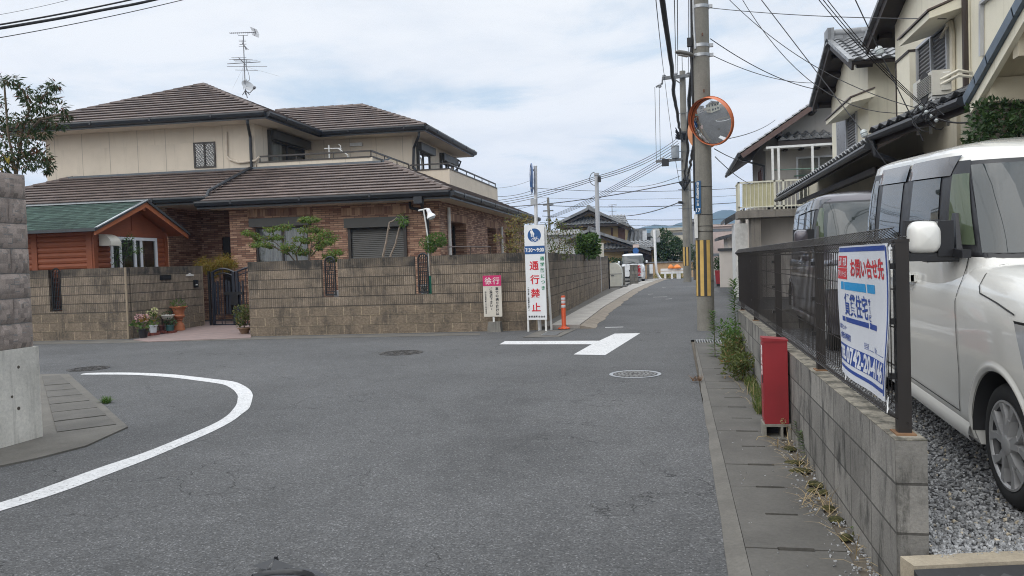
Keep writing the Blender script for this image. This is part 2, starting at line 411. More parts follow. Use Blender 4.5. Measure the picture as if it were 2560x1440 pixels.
def struct(o): o['kind'] = 'structure'; return o
def stuff(o): o['kind'] = 'stuff'; return o
def text_mesh(body, size=1.0, bold=0.0, ext=.002):
    cu = bpy.data.curves.new('lettering', 'FONT'); cu.body = body; cu.size = size; cu.offset = bold; cu.extrude = ext
    cu.align_x = 'CENTER'; cu.align_y = 'CENTER'; cu.resolution_u = 3
    ob = bpy.data.objects.new('lettering', cu); sc.collection.objects.link(ob)
    dg = bpy.context.evaluated_depsgraph_get(); me = bpy.data.meshes.new_from_object(ob.evaluated_get(dg))
    bpy.data.objects.remove(ob); return me
def letters(mb, body, o, U, V, w=None, h=.1, bold=0.0, ext=.002, vertical=False, gap=1.0, m=0, fitw=None):
    """put characters on a plane: o centre of the first line, U reading direction, V up; h = character height"""
    o, U, V = Vector(o), Vector(U).normalized(), Vector(V).normalized(); N = U.cross(V)
    items = [(ch, i) for i, ch in enumerate(body)] if vertical else [(body, 0)]
    for ch, i in items:
        if ch == ' ': continue
        if vertical and ch in 'ー（）～': rot = True
        else: rot = False
        me = text_mesh(ch, 1.0, bold/h if h else 0, ext)
        if not me.vertices: continue
        xs = [v.co.x for v in me.vertices]; ys = [v.co.y for v in me.vertices]
        cx, cy = (min(xs)+max(xs))/2, (min(ys)+max(ys))/2
        if vertical:      # keep the character in its cell
            k = h*1.0; kx = (w or h)*1.0; cx = cx if rot else 0.0+cx; oy = -i*h*gap
            big = max(max(xs)-min(xs), max(ys)-min(ys))
        else:
            k = h/max(1e-6, (max(ys)-min(ys))) if fitw else h; kx = k; oy = 0
            if fitw: kx = fitw/(max(xs)-min(xs))
        base = len(mb.v)
        for v in me.vertices:
            x, y, z = v.co.x-cx, v.co.y-(cy if not vertical else cy), v.co.z
            if rot: x, y = -y*-1, -x
            mb.v.append(o+U*(x*kx)+V*(y*k+oy)+N*z)
        for p in me.polygons: mb.f.append(tuple(base+q for q in p.vertices)); mb.mi.append(m)
        bpy.data.meshes.remove(me)
def roof(mb, eL, eR, tR, tL, course=.28, step=.03, du=None, amp=0.0, m=0, nose=.03):
    """courses of tile from the eave up; du/amp give a pantile wave"""
    eL, eR, tR, tL = map(Vector, (eL, eR, tR, tL))
    U = (eR-eL).normalized(); n = U.cross((tL+tR)/2-(eL+eR)/2).normalized()
    if n.z < 0: n = -n
    S = n.cross(U).normalized()
    if S.z < 0: S = -S
    Lv = (tL-eL).dot(S); N = max(1, round(Lv/course)); W = (eR-eL).length
    def bounds(f): return ((tL-eL).dot(U)*f, W+((tR-eR).dot(U))*f)
    def wave(u):
        if not du: return 0
        q = (u/du) % 1.0
        return amp*(1-math.cos(2*math.pi*q)) if q < .5 else amp*(1+math.cos(2*math.pi*(q-.5)))*1.0
    for i in range(N):
        f0, f1 = i/N, (i+1)/N
        a0, b0 = bounds(f0); a1, b1 = bounds(f1)
        if du:
            k0 = math.ceil(min(a0, a1)/(du/6)); k1 = math.floor(max(b0, b1)/(du/6))
            us = [min(a0, a1)]+[k*du/6 for k in range(k0, k1+1)]+[max(b0, b1)]
        else: us = [None, None]
        row = []
        for j in range(len(us)):
            if us[j] is None: ua, ub = (a0, a1) if j == 0 else (b0, b1)
            else: ua = min(max(us[j], a0), b0); ub = min(max(us[j], a1), b1)
            w0, w1 = wave(ua), wave(ub)
            row.append((eL+U*ua+S*(Lv*f0+.01), eL+U*ua+S*(Lv*f0-nose)+n*(step+w0), eL+U*ub+S*(Lv*f1)+n*(step*.15+w1), eL+U*ua+S*(Lv*f0-nose)+n*(step*.62+w0)))
        for p, q in zip(row, row[1:]):
            if (p[1]-q[1]).length < 1e-5 and (p[2]-q[2]).length < 1e-5: continue
            mb.face([p[0], q[0], q[3], p[3]], m); mb.face([p[3], q[3], q[1], p[1]], m); mb.face([p[1], q[1], q[2], p[2]], m)
def leafquad(mb, c, d, nrm, L, W, fold=.15, m=0):
    s_ = d.cross(nrm).normalized(); nn = s_.cross(d)
    p0 = c; p2 = c+d*L; mid = c+d*L*.45
    mb.face([p0, mid+s_*W/2+nn*fold*W, p2, mid-s_*W/2+nn*fold*W], m)
def rdir(rg):
    z = rg.uniform(-1, 1); a = rg.uniform(0, 2*math.pi); q = math.sqrt(1-z*z); return Vector((q*math.cos(a), q*math.sin(a), z))
def clump(mb, c, rad, n, L, W, rg, droop=0.0, shell=.35, m=0):
    c = Vector(c); rx, ry, rz = rad if isinstance(rad, (tuple, list)) else (rad, rad, rad)
    for _ in range(n):
        d = rdir(rg); k = rg.uniform(shell, 1)**.6
        p = c+Vector((d.x*rx, d.y*ry, d.z*rz))*k
        g = (d+rdir(rg)*.9+Vector((0, 0, -droop))).normalized(); l = L*rg.uniform(.7, 1.3)
        leafquad(mb, p, g, (d+rdir(rg)*.8+Vector((0, 0, .5))).normalized(), l, W*rg.uniform(.75, 1.25), m=m)
def blobby(rg, c, rad, k, spread=.75, r=(.3, .5)):
    c = Vector(c); out_ = []
    for _ in range(k):
        d = rdir(rg); q = rg.uniform(.3, 1)*spread
        out_.append((c+Vector((d.x*rad[0], d.y*rad[1], d.z*rad[2]))*q, rg.uniform(*r)))
    return out_
def catenary(p0, p1, sag, n=14):
    p0, p1 = Vector(p0), Vector(p1)
    return [p0.lerp(p1, i/n)-Vector((0, 0, sag*4*(i/n)*(1-i/n))) for i in range(n+1)]
# ------------------------------------------------------------------ palette
ASPH = mk_asphalt()
CONC = mk_concrete('pale_concrete', (.42, .40, .37), 1.0, .45)
CONC_D = mk_concrete('gutter_concrete', (.10, .094, .084), 1.3, .15, False, .35)
CONC_M = mk_concrete('kerb_concrete', (.122, .114, .10), 1.3, .2, False, .35)
PAVE = mk_concrete('walkway_slab', (.36, .34, .31), 1.2, .1, False)
RIB, RIBS = mk_ribwall(), mk_ribwall(True)
BRICK = mk_brick()
SIDING = mk_panel('cream_siding', (.64, .56, .455), .92, .55)
PARAPET = mk_panel('cream_parapet', (.64, .555, .445), 1.4, .35)
SOFFIT = plain('soffit_board', (.68, .60, .50), .8, .05)
SLATE = mk_tile('brown_roof_tile', (.132, .102, .09), .33, .62, .27, .25, .4, .3)
GUT = plain('black_gutter', (.022, .024, .028), .35, .1)
ALU_D = plain('dark_bronze_aluminium', (.042, .035, .03), .42, .1)
SHUT = plain('charcoal_shutter', (.06, .057, .05), .45, .08)
BLACK = plain('black_metal', (.012, .012, .013), .4, .1)
WHITE = plain('white_paint', (.78, .78, .77), .4, .05)
WHITE_D = plain('weathered_white_paint', (.66, .66, .64), .5, .12, 8, dirt=.25)
STEEL = plain('galvanised_steel', (.38, .39, .40), .4, .15, 9, .7)
GLASS = mk_glass('window_glass')
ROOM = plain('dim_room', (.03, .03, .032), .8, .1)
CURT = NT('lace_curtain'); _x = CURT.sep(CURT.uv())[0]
_w = CURT.math('ADD', CURT.math('MULTIPLY', CURT.math('SINE', CURT.math('MULTIPLY', _x, 52.0)), .10), CURT.rng(CURT.noise(CURT.uv(), 4, 4), .3, .7, -.1, .1, False))  # light and dark of the vertical folds painted as stripes
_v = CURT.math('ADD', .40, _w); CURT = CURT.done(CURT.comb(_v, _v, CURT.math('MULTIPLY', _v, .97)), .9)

# ------------------------------------------------------------------ ground, roads and paving
g = MB(); g.face([(-900, -200, -.03), (900, -200, -.03), (900, 1500, -.03), (-900, 1500, -.03)])
EARTH = plain('bare_earth', (.13, .11, .085), .95, .25, .8, bump=.4, bsc=9)
struct(g.build('ground', EARTH))
g = MB(); g.face([(-60, -14, 0), (.22, -14, 0), (.22, 13.4, 0), (9, 13.4, 0), (9, 62, 0), (-60, 62, 0)])
struct(g.build('road', ASPH))

PAINT = NT('road_paint'); v = PAINT.coord()
worn = PAINT.rng(PAINT.noise(v, 42, 5, .75), .52, .62); patch = PAINT.rng(PAINT.noise(v, 2.2, 4), .42, .62)
g_ = PAINT.noise(v, 14, 4); k_ = PAINT.rng(g_, .3, .7, .52, .66, False)
cc = PAINT.mix(PAINT.math('MULTIPLY', worn, PAINT.rng(patch, 0, 1, .42, 1, False)), PAINT.comb(k_, k_, PAINT.math('MULTIPLY', k_, 1.0)), (.13, .13, .13))
PAINT = PAINT.done(cc, .7, PAINT.bump(PAINT.noise(v, 90, 3), .4, .004))
def zset(p, z): p = Vector(p); p.z = z; return p
_o = [(660, 246), (740, 236), (1000, 233), (1200, 237), (1400, 247), (1550, 262), (1700, 280), (1900, 305), (1980, 332), (2040, 370), (2064, 405), (2066, 435), (2040, 520), (1980, 570), (1900, 630), (1750, 710), (1500, 820), (1200, 945), (900, 1060), (500, 1210), (0, 1365), (-900, 1620)]
_i = [(662, 250), (740, 250), (1000, 250), (1150, 255), (1300, 264), (1450, 278), (1600, 297), (1800, 325), (1860, 345), (1910, 376), (1935, 405), (1945, 430), (1935, 490), (1905, 535), (1850, 590), (1730, 660), (1450, 780), (1150, 898), (800, 1015), (400, 1160), (0, 1296), (-900, 1545)]
def dens(L, k=4):
    out_ = []
    for i in range(len(L)-1):
        p0, p1, p2, p3 = L[max(i-1, 0)], L[i], L[i+1], L[min(i+2, len(L)-1)]
        for j in range(k):
            t = j/k
            out_.append(tuple(.5*((2*b)+(-a+c)*t+(2*a-5*b+4*c-d)*t*t+(-a+3*b-3*c+d)*t**3) for a, b, c, d in zip(p0, p1, p2, p3)))
    return out_+[L[-1]]
o_, i_ = dens(_o), dens(_i)
P_ = lambda q: G(q[0]/3.272, 860+q[1]/3.272, .004)
g = MB()
for k in range(len(o_)-1): g.face([P_(o_[k]), P_(o_[k+1]), P_(i_[k+1]), P_(i_[k])])
struct(g.build('road_edge_line', PAINT))
Q = lambda x, y: G(900+x/2.977, 800+y/2.977, .004)
g = MB(); g.face([Q(1037, 181), Q(1725, 180), Q(1780, 154), Q(1080, 157)]); g.face([Q(1590, 256), Q(1825, 261), Q(2085, 98), Q(1895, 101), Q(1780, 154), Q(1725, 180)])
struct(g.build('junction_marking', PAINT))
g = MB()
for (a, b, c) in ((1632, 1668, 743), (1620, 1632, 736), (1664, 1680, 748), (1512, 1558, 819), (1655, 1665, 719)):
    p, q = G(a, c, .004), G(b, c-1, .004); g.face([p, q, q+Vector((0, .12, 0)), p+Vector((0, .12, 0))])
struct(g.build('worn_road_marking', PAINT))

# drain covers and frames along the right-hand wall
rg = random.Random(3)
def gx(y): return .185+.10*max(0, min(1, (y-3)/10.4))*.9     # outer edge wanders out towards the far end
g = MB(); ys = [-6, 0, 2, 3.4, 5, 7, 9, 11, 13.38]
for a, b in zip(ys, ys[1:]):
    n_ = max(1, int((b-a)/.35))
    for k in range(n_):
        y0, y1 = a+(b-a)*k/n_, a+(b-a)*(k+1)/n_
        j0, j1 = .018*mnoise.noise((y0*3, 1, 0)), .018*mnoise.noise((y1*3, 1, 0))
        g.hexa([(gx(y0)+j0, y0, -.05), (.285, y0, -.05), (.285, y1, -.05), (gx(y1)+j1, y1, -.05), (gx(y0)+j0, y0, .006), (.285, y0, .028), (.285, y1, .028), (gx(y1)+j1, y1, .006)])
struct(g.build('gutter_kerb', CONC_M))
g = MB(); y = .22
while y < 12.3:
    e = .0025; nn = .017; y1 = y+.5; z0, z1 = -.05, .030+rg.uniform(-.002, .002)
    g.box(.2875, .432, y+e, y1-e, z0, z1)
    g.box(.432, .596, y+nn, y1-nn, z0, z1)
    g.box(.596, .735, y+e, y1-e, z0, z1)
    y = y1
struct(g.build('gutter_cover', CONC_D))
g = MB(); g.box(.288, .736, .2, 12.44, -.2, -.056); struct(g.build('gutter_channel', ROOM))
g = MB(); g.box(.737, .84, -6, 13.38, -.1, .014); struct(g.build('gutter_verge', EARTH))
g = MB(); g.box(.292, .735, -6, .21, -.05, .029); struct(g.build('gutter_slab', CONC_D))
# grate at the end of the gutter
t = thing('drain_grate', 'steel bar drain grate beside the concrete utility pole at the end of the gutter', 'drain grate', (.52, 12.9, 0), 'drain grates')
g = MB()
for k in range(11): g.box(.305+k*.0415, .322+k*.0415, 12.48, 13.22, -.01, .026)
g.box(.29, .75, 12.452, 12.478, -.02, .028); g.box(.29, .75, 13.222, 13.25, -.02, .028)
g.build('grate_bars', STEEL, t); g = MB(); g.box(.29, .75, 12.46, 13.24, -.2, -.06); g.build('grate_pit', ROOM, t)

# gutter island beside the left-hand wall
def GP(*L, z=.0): return [G(a, b, z) for a, b in L]
g = MB()
inner = GP((148, 942), (287, 1066), (150, 1086), (97, 1000), (97, 948)); outer = GP((60, 940), (120, 937), (172, 937), (320, 1070), (215, 1118), (90, 1150), (-40, 1177), (-40, 1000))
base = [zset(p, .0) for p in outer]
g.prism([zset(p, -.04) for p in outer], (0, 0, .055)); struct(g.build('corner_gutter', CONC_M))
a0, a1, b0, b1 = G(105, 943), G(143, 1086), G(150, 941), G(292, 1066)
g = MB(); n_ = 8
for k in range(n_):
    f0, f1 = (k/n_)**1.0+.004, ((k+1)/n_)-.004
    c = [a0.lerp(a1, f0), b0.lerp(b1, f0), b0.lerp(b1, f1), a0.lerp(a1, f1)]
    g.prism([zset(p, .0) for p in c], (0, 0, .022+rg.uniform(-.002, .003)))
struct(g.build('corner_gutter_cover', CONC_D))

# walkway along the garden wall in the far street
g = MB(); path_o = [(-2.0, 16.0), (-2.06, 22), (-2.0, 28), (-1.9, 35), (-1.55, 43), (-1.1, 51), (-.8, 54)]; path_i = [(-2.62, 16.0), (-2.66, 22), (-2.66, 28), (-2.62, 35), (-2.3, 43), (-1.85, 51), (-1.5, 54)]
def lerp2(L, y):
    for (x0, y0), (x1, y1) in zip(L, L[1:]):
        if y <= y1: return x0+(x1-x0)*(y-y0)/(y1-y0)
    return L[-1][0]
y = 16.0
while y < 53:
    y1 = y+.6; g.hexa([(lerp2(path_i, y), y+.006, -.05), (lerp2(path_o, y), y+.006, -.05), (lerp2(path_o, y1), y1-.006, -.05), (lerp2(path_i, y1), y1-.006, -.05)]+[(lerp2(path_i, y), y+.006, .08), (lerp2(path_o, y), y+.006, .08), (lerp2(path_o, y1), y1-.006, .08), (lerp2(path_i, y1), y1-.006, .08)])
    y = y1
struct(g.build('walkway', PAVE))
g = MB()
for k in range(76):
    y = 15.95+k*.5; y1 = y+.5; xo = lerp2(path_o, y)+.012; xo1 = lerp2(path_o, y1)+.012
    w0 = .30+.1*mnoise.noise((y*.9, 0, 0)); w1 = .30+.1*mnoise.noise((y1*.9, 0, 0))
    g.hexa([(xo, y, -.05), (xo+w0, y, -.05), (xo1+w1, y1, -.05), (xo1, y1, -.05), (xo, y, .07), (xo+w0, y, .006), (xo1+w1, y1, .006), (xo1, y1, .07)])
struct(g.build('walkway_kerb', mk_concrete('rough_kerb', (.24, .205, .165), 2.5, .2, False, .9)))
g = MB(); g.prism([(-3.6, 15.9, -.05), (-2.64, 15.9, -.05), (-2.66, 37, -.05), (-2.66, 54, -.05), (-9, 54, -.05), (-9, 38.2, -.05), (-3.3, 37.6, -.05)], (0, 0, .115)); struct(g.build('walkway_base', CONC_M))
t = thing('drain_grate', 'steel drain grate in a concrete frame at the foot of the tall school-route sign', 'drain grate', (-2.7, 15.1, 0), 'drain grates')
a, b, c, d = G(1352, 838, .012), G(1392, 838, .012), G(1408, 828, .012), G(1370, 828, .012)
g = MB()
for k in range(14): p, q = a.lerp(b, (k+.2)/14), a.lerp(b, (k+.65)/14); p2, q2 = d.lerp(c, (k+.2)/14), d.lerp(c, (k+.65)/14); g.prism([p, q, q2, p2], (0, 0, .008))
g.build('grate_bars', STEEL, t)
g = MB(); E_ = GP((1308, 844), (1400, 842), (1440, 824), (1350, 826), z=.003); g.prism(E_, (0, 0, .006)); g.build('concrete_frame', CONC_M, t)

# manholes
IRON = NT('cast_iron'); v = IRON.coord(); vv = IRON.vor(v, 26, rnd=.15); nn_ = IRON.noise(v, 8, 5)
IRON = IRON.done(IRON.mix(IRON.rng(nn_, .3, .7), (.045, .042, .04), (.09, .085, .08)), .55, IRON.bump(IRON.rng(vv, .3, .45), .8, .006), .5)
def manhole(c, r, label, worn=False):
    t = thing('manhole_cover', label, 'manhole cover', c, 'manhole covers'); c = Vector(c)
    g = MB(); g.lathe([(r*.86, .002), (r, .002), (r, .007), (r*.865, .007), (r*.86, .002)], c, 40, cap=False); g.build('rim', STEEL if worn else IRON, t)
    g = MB(); g.lathe([(.001, .006), (r*.5, .006), (r*.5, .0065), (r*.85, .0065), (r*.85, -.01)], c, 40, cap=False); g.build('lid', IRON, t)
    g = MB()
    for rr, n_ in ((.76, 26), (.62, 22), (.34, 12), (.2, 8)):
        for k in range(n_):
            a = 2*math.pi*k/n_; p = c+Vector((math.cos(a), math.sin(a), 0))*r*rr; tn = Vector((-math.sin(a), math.cos(a), 0)); rd = Vector((math.cos(a), math.sin(a), 0))
            h_ = math.pi*r*rr/n_*.7; g.obox(p-tn*h_-rd*.012+Vector((0, 0, .006)), tn*2*h_, rd*.024, (0, 0, .005))
    if worn: g.lathe([(r*.46, .006), (r*.46, .011), (r*.54, .011), (r*.54, .006)], c, 40, cap=False)
    g.build('relief', plain('worn_relief', (.20, .20, .195), .6, .3, 12, .2) if worn else IRON, t)
manhole(G(1588, 936), .315, 'round manhole cover with worn pale dashed rings near the roadside gutter', True)
manhole(G(1003, 882), .36, 'plain dark manhole cover in the road before the garden wall')
manhole(G(222, 922), .30, 'dark manhole cover just beyond the end of the curved white line')

# entrance paving before the gate
g = MB(); E_ = [zset(p, z_) for p, z_ in zip(GP((333, 851), (371, 856), (628, 846), (622, 816), (518, 818)), (-.02, -.02, -.02, .06, .06))]; g.prism(E_, (0, 0, .038))
PINK = NT('entrance_paving'); b = PINK.brick(PINK.uv(), .2, .1, (.26, .19, .175), (.21, .16, .15), (.17, .14, .13), .004)
PINK = PINK.done(b['Color'], .85, PINK.bump(PINK.noise(PINK.uv(), 50, 3), .2, .004)); struct(g.build('entrance_paving', PINK))
g = MB(); E_ = [G(60, 862, 0), G(330, 857, 0), G(628, 849, 0), G(1200, 838, 0), G(1200, 832.5, 0), G(628, 843, 0), G(330, 850, 0), G(60, 855, 0)]; g.prism([zset(p, -.02) for p in E_], (0, 0, .026)); struct(g.build('wall_footing_strip', CONC_M))
g = MB(); g.prism([(-14, 17.6, -.04), (-9.0, 17.3, -.04), (-8.6, 20, -.04), (-14, 20, -.04)], (0, 0, .06)); struct(g.build('entrance_path', PINK))
g = MB(); g.prism([(-9.2, 15.5, -.04), (-3.0, 15.9, -.04), (-3.1, 36, -.04), (-6, 36, -.04), (-6, 19, -.04), (-9.2, 19, -.04)], (0, 0, .06)); struct(g.build('garden_soil', EARTH))

# ------------------------------------------------------------------ the brown hipped house
th = RAD(4.6); HO = Vector((-6.1, 19.6, 0)); D1 = Vector((math.cos(th), math.sin(th), 0)); D2 = Vector((-.01, 1, 0)).normalized()
N1 = Vector((-D1.y, D1.x, 0)); N2 = Vector((D2.y, -D2.x, 0))
det = D1.x*D2.y-D2.x*D1.y
def T(p): return HO+D1*p[0]+D2*p[1]+Vector((0, 0, p[2]))
def st(p):
    q = p-HO; return Vector(((q.x*D2.y-D2.x*q.y)/det, (D1.x*q.y-q.x*D1.y)/det, p.z))
def FT(px, py, t): return st(PN(px, py, HO+D2*t, N1))
def FS(px, py, s): return st(PN(px, py, HO+D1*s, N2))
# wall planes: 'f' faces -t, 's' faces +s, 'w' faces -s, 'b' faces +t ; (a along, d outward, z)
def fmap(kind, pos):
    return {'f': lambda a, d, z: (a, pos-d, z), 's': lambda a, d, z: (pos+d, a, z), 'w': lambda a, d, z: (pos-d, a, z), 'b': lambda a, d, z: (a, pos+d, z)}[kind]
def wallface(mb, fm, a0, a1, z0, z1, ops=(), rev=.12, m=0, mr=None):
    A = sorted({a0, a1, *[v for o in ops for v in o[:2]]}); Z = sorted({z0, z1, *[v for o in ops for v in o[2:4]]})
    for x, x1 in zip(A, A[1:]):
        for y, y1 in zip(Z, Z[1:]):
            cx, cy = (x+x1)/2, (y+y1)/2
            if any(o[0] < cx < o[1] and o[2] < cy < o[3] for o in ops): continue
            mb.face([fm(x, 0, y), fm(x1, 0, y), fm(x1, 0, y1), fm(x, 0, y1)], m)
    for o in ops:
        a, b, c, d = o[:4]; q = mr if mr is not None else m
        mb.face([fm(a, 0, c), fm(a, 0, d), fm(a, -rev, d), fm(a, -rev, c)], q); mb.face([fm(b, 0, c), fm(b, 0, d), fm(b, -rev, d), fm(b, -rev, c)], q)
        mb.face([fm(a, 0, c), fm(b, 0, c), fm(b, -rev, c), fm(a, -rev, c)], q); mb.face([fm(a, 0, d), fm(b, 0, d), fm(b, -rev, d), fm(a, -rev, d)], q)
def fbox(mb, fm, a0, a1, d0, d1, z0, z1, m=0):
    mb.hexa([fm(a0, d0, z0), fm(a1, d0, z0), fm(a1, d1, z0), fm(a0, d1, z0), fm(a0, d0, z1), fm(a1, d0, z1), fm(a1, d1, z1), fm(a0, d1, z1)], m)
def window(par, xf, fm, a0, a1, z0, z1, d=-.06, fw=.05, mull=1, frame=None, curtain=None, lattice=False, bars=0, dark=None):
    """frame, glass and what hangs behind it, set into an opening (d: outward offset of the frame face)"""
    frame = frame or ALU_D
    f = MB(xf); D0, D1_ = d-.05, d
    fbox(f, fm, a0, a1, D0, D1_, z0, z0+fw); fbox(f, fm, a0, a1, D0, D1_, z1-fw, z1)
    fbox(f, fm, a0, a0+fw, D0, D1_, z0+fw, z1-fw); fbox(f, fm, a1-fw, a1, D0, D1_, z0+fw, z1-fw)
    for k in range(mull):
        c = a0+(a1-a0)*(k+1)/(mull+1); fbox(f, fm, c-fw*.45, c+fw*.45, D0, D1_+.004, z0+fw, z1-fw)
    w_ = f.build('window', frame, par)
    p = MB(xf); p.face([fm(a0+fw*.5, d-.03, z0+fw*.5), fm(a1-fw*.5, d-.03, z0+fw*.5), fm(a1-fw*.5, d-.03, z1-fw*.5), fm(a0+fw*.5, d-.03, z1-fw*.5)]); p.build('pane', GLASS, w_)
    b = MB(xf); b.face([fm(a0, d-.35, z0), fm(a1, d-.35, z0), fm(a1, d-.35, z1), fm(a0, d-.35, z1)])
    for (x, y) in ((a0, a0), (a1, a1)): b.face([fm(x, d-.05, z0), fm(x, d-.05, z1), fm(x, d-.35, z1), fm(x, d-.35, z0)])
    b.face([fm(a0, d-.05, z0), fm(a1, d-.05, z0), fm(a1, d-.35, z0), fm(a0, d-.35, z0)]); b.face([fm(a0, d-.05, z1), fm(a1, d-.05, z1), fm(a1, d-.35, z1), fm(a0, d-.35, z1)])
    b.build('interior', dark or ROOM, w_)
    if curtain:
        for (c0, c1) in curtain:
            c = MB(xf); n_ = 28; A0 = a0+(a1-a0)*c0; A1 = a0+(a1-a0)*c1
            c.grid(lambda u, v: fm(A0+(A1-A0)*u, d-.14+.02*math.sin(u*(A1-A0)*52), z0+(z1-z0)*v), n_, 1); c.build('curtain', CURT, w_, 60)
    if lattice:
        l = MB(xf); n_ = 7; Wd, Hd = a1-a0-2*fw, z1-z0-2*fw
        for k in range(-n_, 2*n_):
            for sgn in (1, -1):
                x0 = k/n_; pts = []
                A, B = (x0, 0.0), (x0+sgn*.9, 1.0)
                # clip to 0..1
                t0, t1 = 0.0, 1.0; dx = B[0]-A[0]
                lo, hi = sorted(((0-A[0])/dx, (1-A[0])/dx)); t0, t1 = max(0, lo), min(1, hi)
                if t1-t0 < .05: continue
                pa = fm(a0+fw+Wd*(A[0]+dx*t0), d+.004, z0+fw+Hd*t0); pb = fm(a0+fw+Wd*(A[0]+dx*t1), d+.004, z0+fw+Hd*t1)
                l.bar(pa, pb, .011, .011)
        l.build('lattice', frame, w_)
    return w_
def rollshutter(par, xf, fm, a0, a1, z0, z1, mat, pitch=.05):
    s = MB(xf); n_ = round((z1-z0)/pitch)
    for k in range(n_):
        y0, y1 = z0+(z1-z0)*k/n_, z0+(z1-z0)*(k+1)/n_
        s.face([fm(a0, .0, y0), fm(a1, .0, y0), fm(a1, .012, y0+pitch*.25), fm(a0, .012, y0+pitch*.25)]); s.face([fm(a0, .012, y0+pitch*.25), fm(a1, .012, y0+pitch*.25), fm(a1, .0, y1), fm(a0, .0, y1)])
    return s.build('roller_shutter', mat, par)

house = thing('brown_house', 'two storey house with brown hipped tile roofs, cream upper walls and brick lower walls', 'house', HO)
EZ, EL, EL2 = 6.03, 3.33, 3.51
# walls
f0, s0 = fmap('f', 0), fmap('s', 0)
lw = MB(T)
W1 = (-5.17, -3.66, .75, 2.62); W2 = (-2.49, -.93, .75, 2.55)
wallface(lw, f0, -5.9, 0, 0, 3.32, [W1, W2], .12)
SW = [(1.14, 2.75, .45, 2.64), (5.54, 6.88, .3, 2.66), (8.46, 9.9, .9, 2.66)]
wallface(lw, s0, 0, 12.3, 0, 3.32, SW, .42)
wallface(lw, fmap('w', -5.9), 0, 2.0, 0, 3.5)
DR = (-7.35, -6.25, 0.15, 2.5)
wallface(lw, fmap('f', 2.0), -8.0, -5.9, 0, 3.6, [DR], .1)
wallface(lw, fmap('s', -8.0), .4, 2.0, 0, 3.6); wallface(lw, fmap('f', .4), -14.2, -8.0, 0, 3.5)
wallface(lw, fmap('w', -14.2), .4, 12.3, 0, 3.5); wallface(lw, fmap('b', 12.3), -14.2, 0, 0, 3.3)
lw.build('brick_wall', BRICK, house)
# soldier course above the windows
SOLD = NT('soldier_brick'); gi = SOLD.n('ShaderNodeNewGeometry').outputs['Random Per Island']; SOLD = SOLD.done(SOLD.mix(gi, (.20, .10, .068), (.50, .32, .21)), .82)
for (a, b, c, d), fm_, e_, u0, u1 in [(w, f0, .2, .30, .50) for w in (W1, W2)]+[(w, s0, .25, .02, .22) for w in SW]:
    sc_ = MB(T); n_ = int((b-a+2*e_)/.075)
    for k in range(n_): fbox(sc_, fm_, a-e_+k*.075, a-e_+k*.075+.066, 0, .014, d+u0, d+u1)
    sc_.build('soldier_course', SOLD, house)
# lower windows
window(house, T, f0, W1[0], W1[1], W1[2], W1[3], -.03, .05, 1, ALU_D, [(.0, .47), (.53, 1.0)])
b = MB(T); fbox(b, f0, W1[0]-.08, W1[1]+.10, 0, .17, 2.63, 2.86); b.build('shutter_box', SHUT, house)
b = MB(T); fbox(b, f0, W2[0]-.08, W2[1]+.08, 0, .17, 2.50, 2.76); b.build('shutter_box', SHUT, house)
rollshutter(house, T, lambda a, d, z: f0(a, d-.02, z), W2[0]+.04, W2[1]-.04, W2[2], W2[3], SHUT, .052)
b = MB(T); fbox(b, f0, W2[0]-.03, W2[0]+.05, -.05, .05, W2[2], 2.5); fbox(b, f0, W2[1]-.05, W2[1]+.03, -.05, .05, W2[2], 2.5); b.build('shutter_rail', ALU_D, house)
for (a, b_, c, d) in SW: window(house, T, s0, a, b_, c, d, -.34, .06, 1, ALU_D, [(0, .45)] if a < 2 else ([(0, .9)] if a < 7 else None))
door = MB(T); fbox(door, fmap('f', 2.0), DR[0], DR[1], -.1, -.05, DR[2], DR[3])
for k in range(5): fbox(door, fmap('f', 2.0), DR[0]+.06+k*.2, DR[0]+.22+k*.2, -.05, -.035, DR[2]+.1, DR[3]-.1)
door = door.build('front_door', plain('dark_door', (.018, .015, .015), .4, .1), house)
b = MB(T); b.tube([fmap('f', 2.0)(DR[1]-.14, -.0, 1.0), fmap('f', 2.0)(DR[1]-.14, .02, 1.05), fmap('f', 2.0)(DR[1]-.14, .02, 1.45), fmap('f', 2.0)(DR[1]-.14, -.03, 1.5)], .015); b.build('handle', STEEL, door)
b = MB(T); q = FT(542, 585, 2.0); fbox(b, fmap('f', 2.0), q.x-.07, q.x+.07, -.03, -.025, 2.14, 2.32); b.build('red_notice', plain('red_notice', (.5, .02, .03), .5), door)
# upper walls
uw = MB(T); fU, sU, fW, sW = fmap('f', 1.9), fmap('s', -6.1), fmap('f', 5.4), fmap('s', -2.45)
qa, qb = FT(484, 357, 1.9), FT(541, 418, 1.9); LW = (qa.x, qb.x, qb.z, qa.z)
wallface(uw, fU, -12.95, -6.1, 3.6, 5.9, [LW], .06)
ga, gb = FS(672, 330, -6.1), FS(763, 370, -6.1); UW1 = (ga.y, gb.y, 4.0, 5.52)
wallface(uw, sU, 1.9, 5.4, 3.6, 5.9, [UW1], .08)
wallface(uw, fW, -6.1, -2.45, 3.6, 5.9)
ha, hb, hc, hd = FS(1042, 350, -2.45), FS(1076, 370, -2.45), FS(1100, 380, -2.45), FS(1134, 390, -2.45)
UW2 = (ha.y, hb.y, 3.95, 5.42); UW3 = (hc.y, hd.y, 4.55, 5.42)
wallface(uw, sW, 5.4, 10.5, 3.6, 5.9, [UW2, UW3], .08)
wallface(uw, fmap('w', -12.95), 1.9, 9, 3.6, 5.9); wallface(uw, fmap('b', 10.5), -12.95, -2.45, 3.6, 5.9)
uw.build('upper_wall', SIDING, house)
window(house, T, fU, *LW[:2], *LW[2:], .035, .045, 1, ALU_D, [(.0, 1.0)], True)
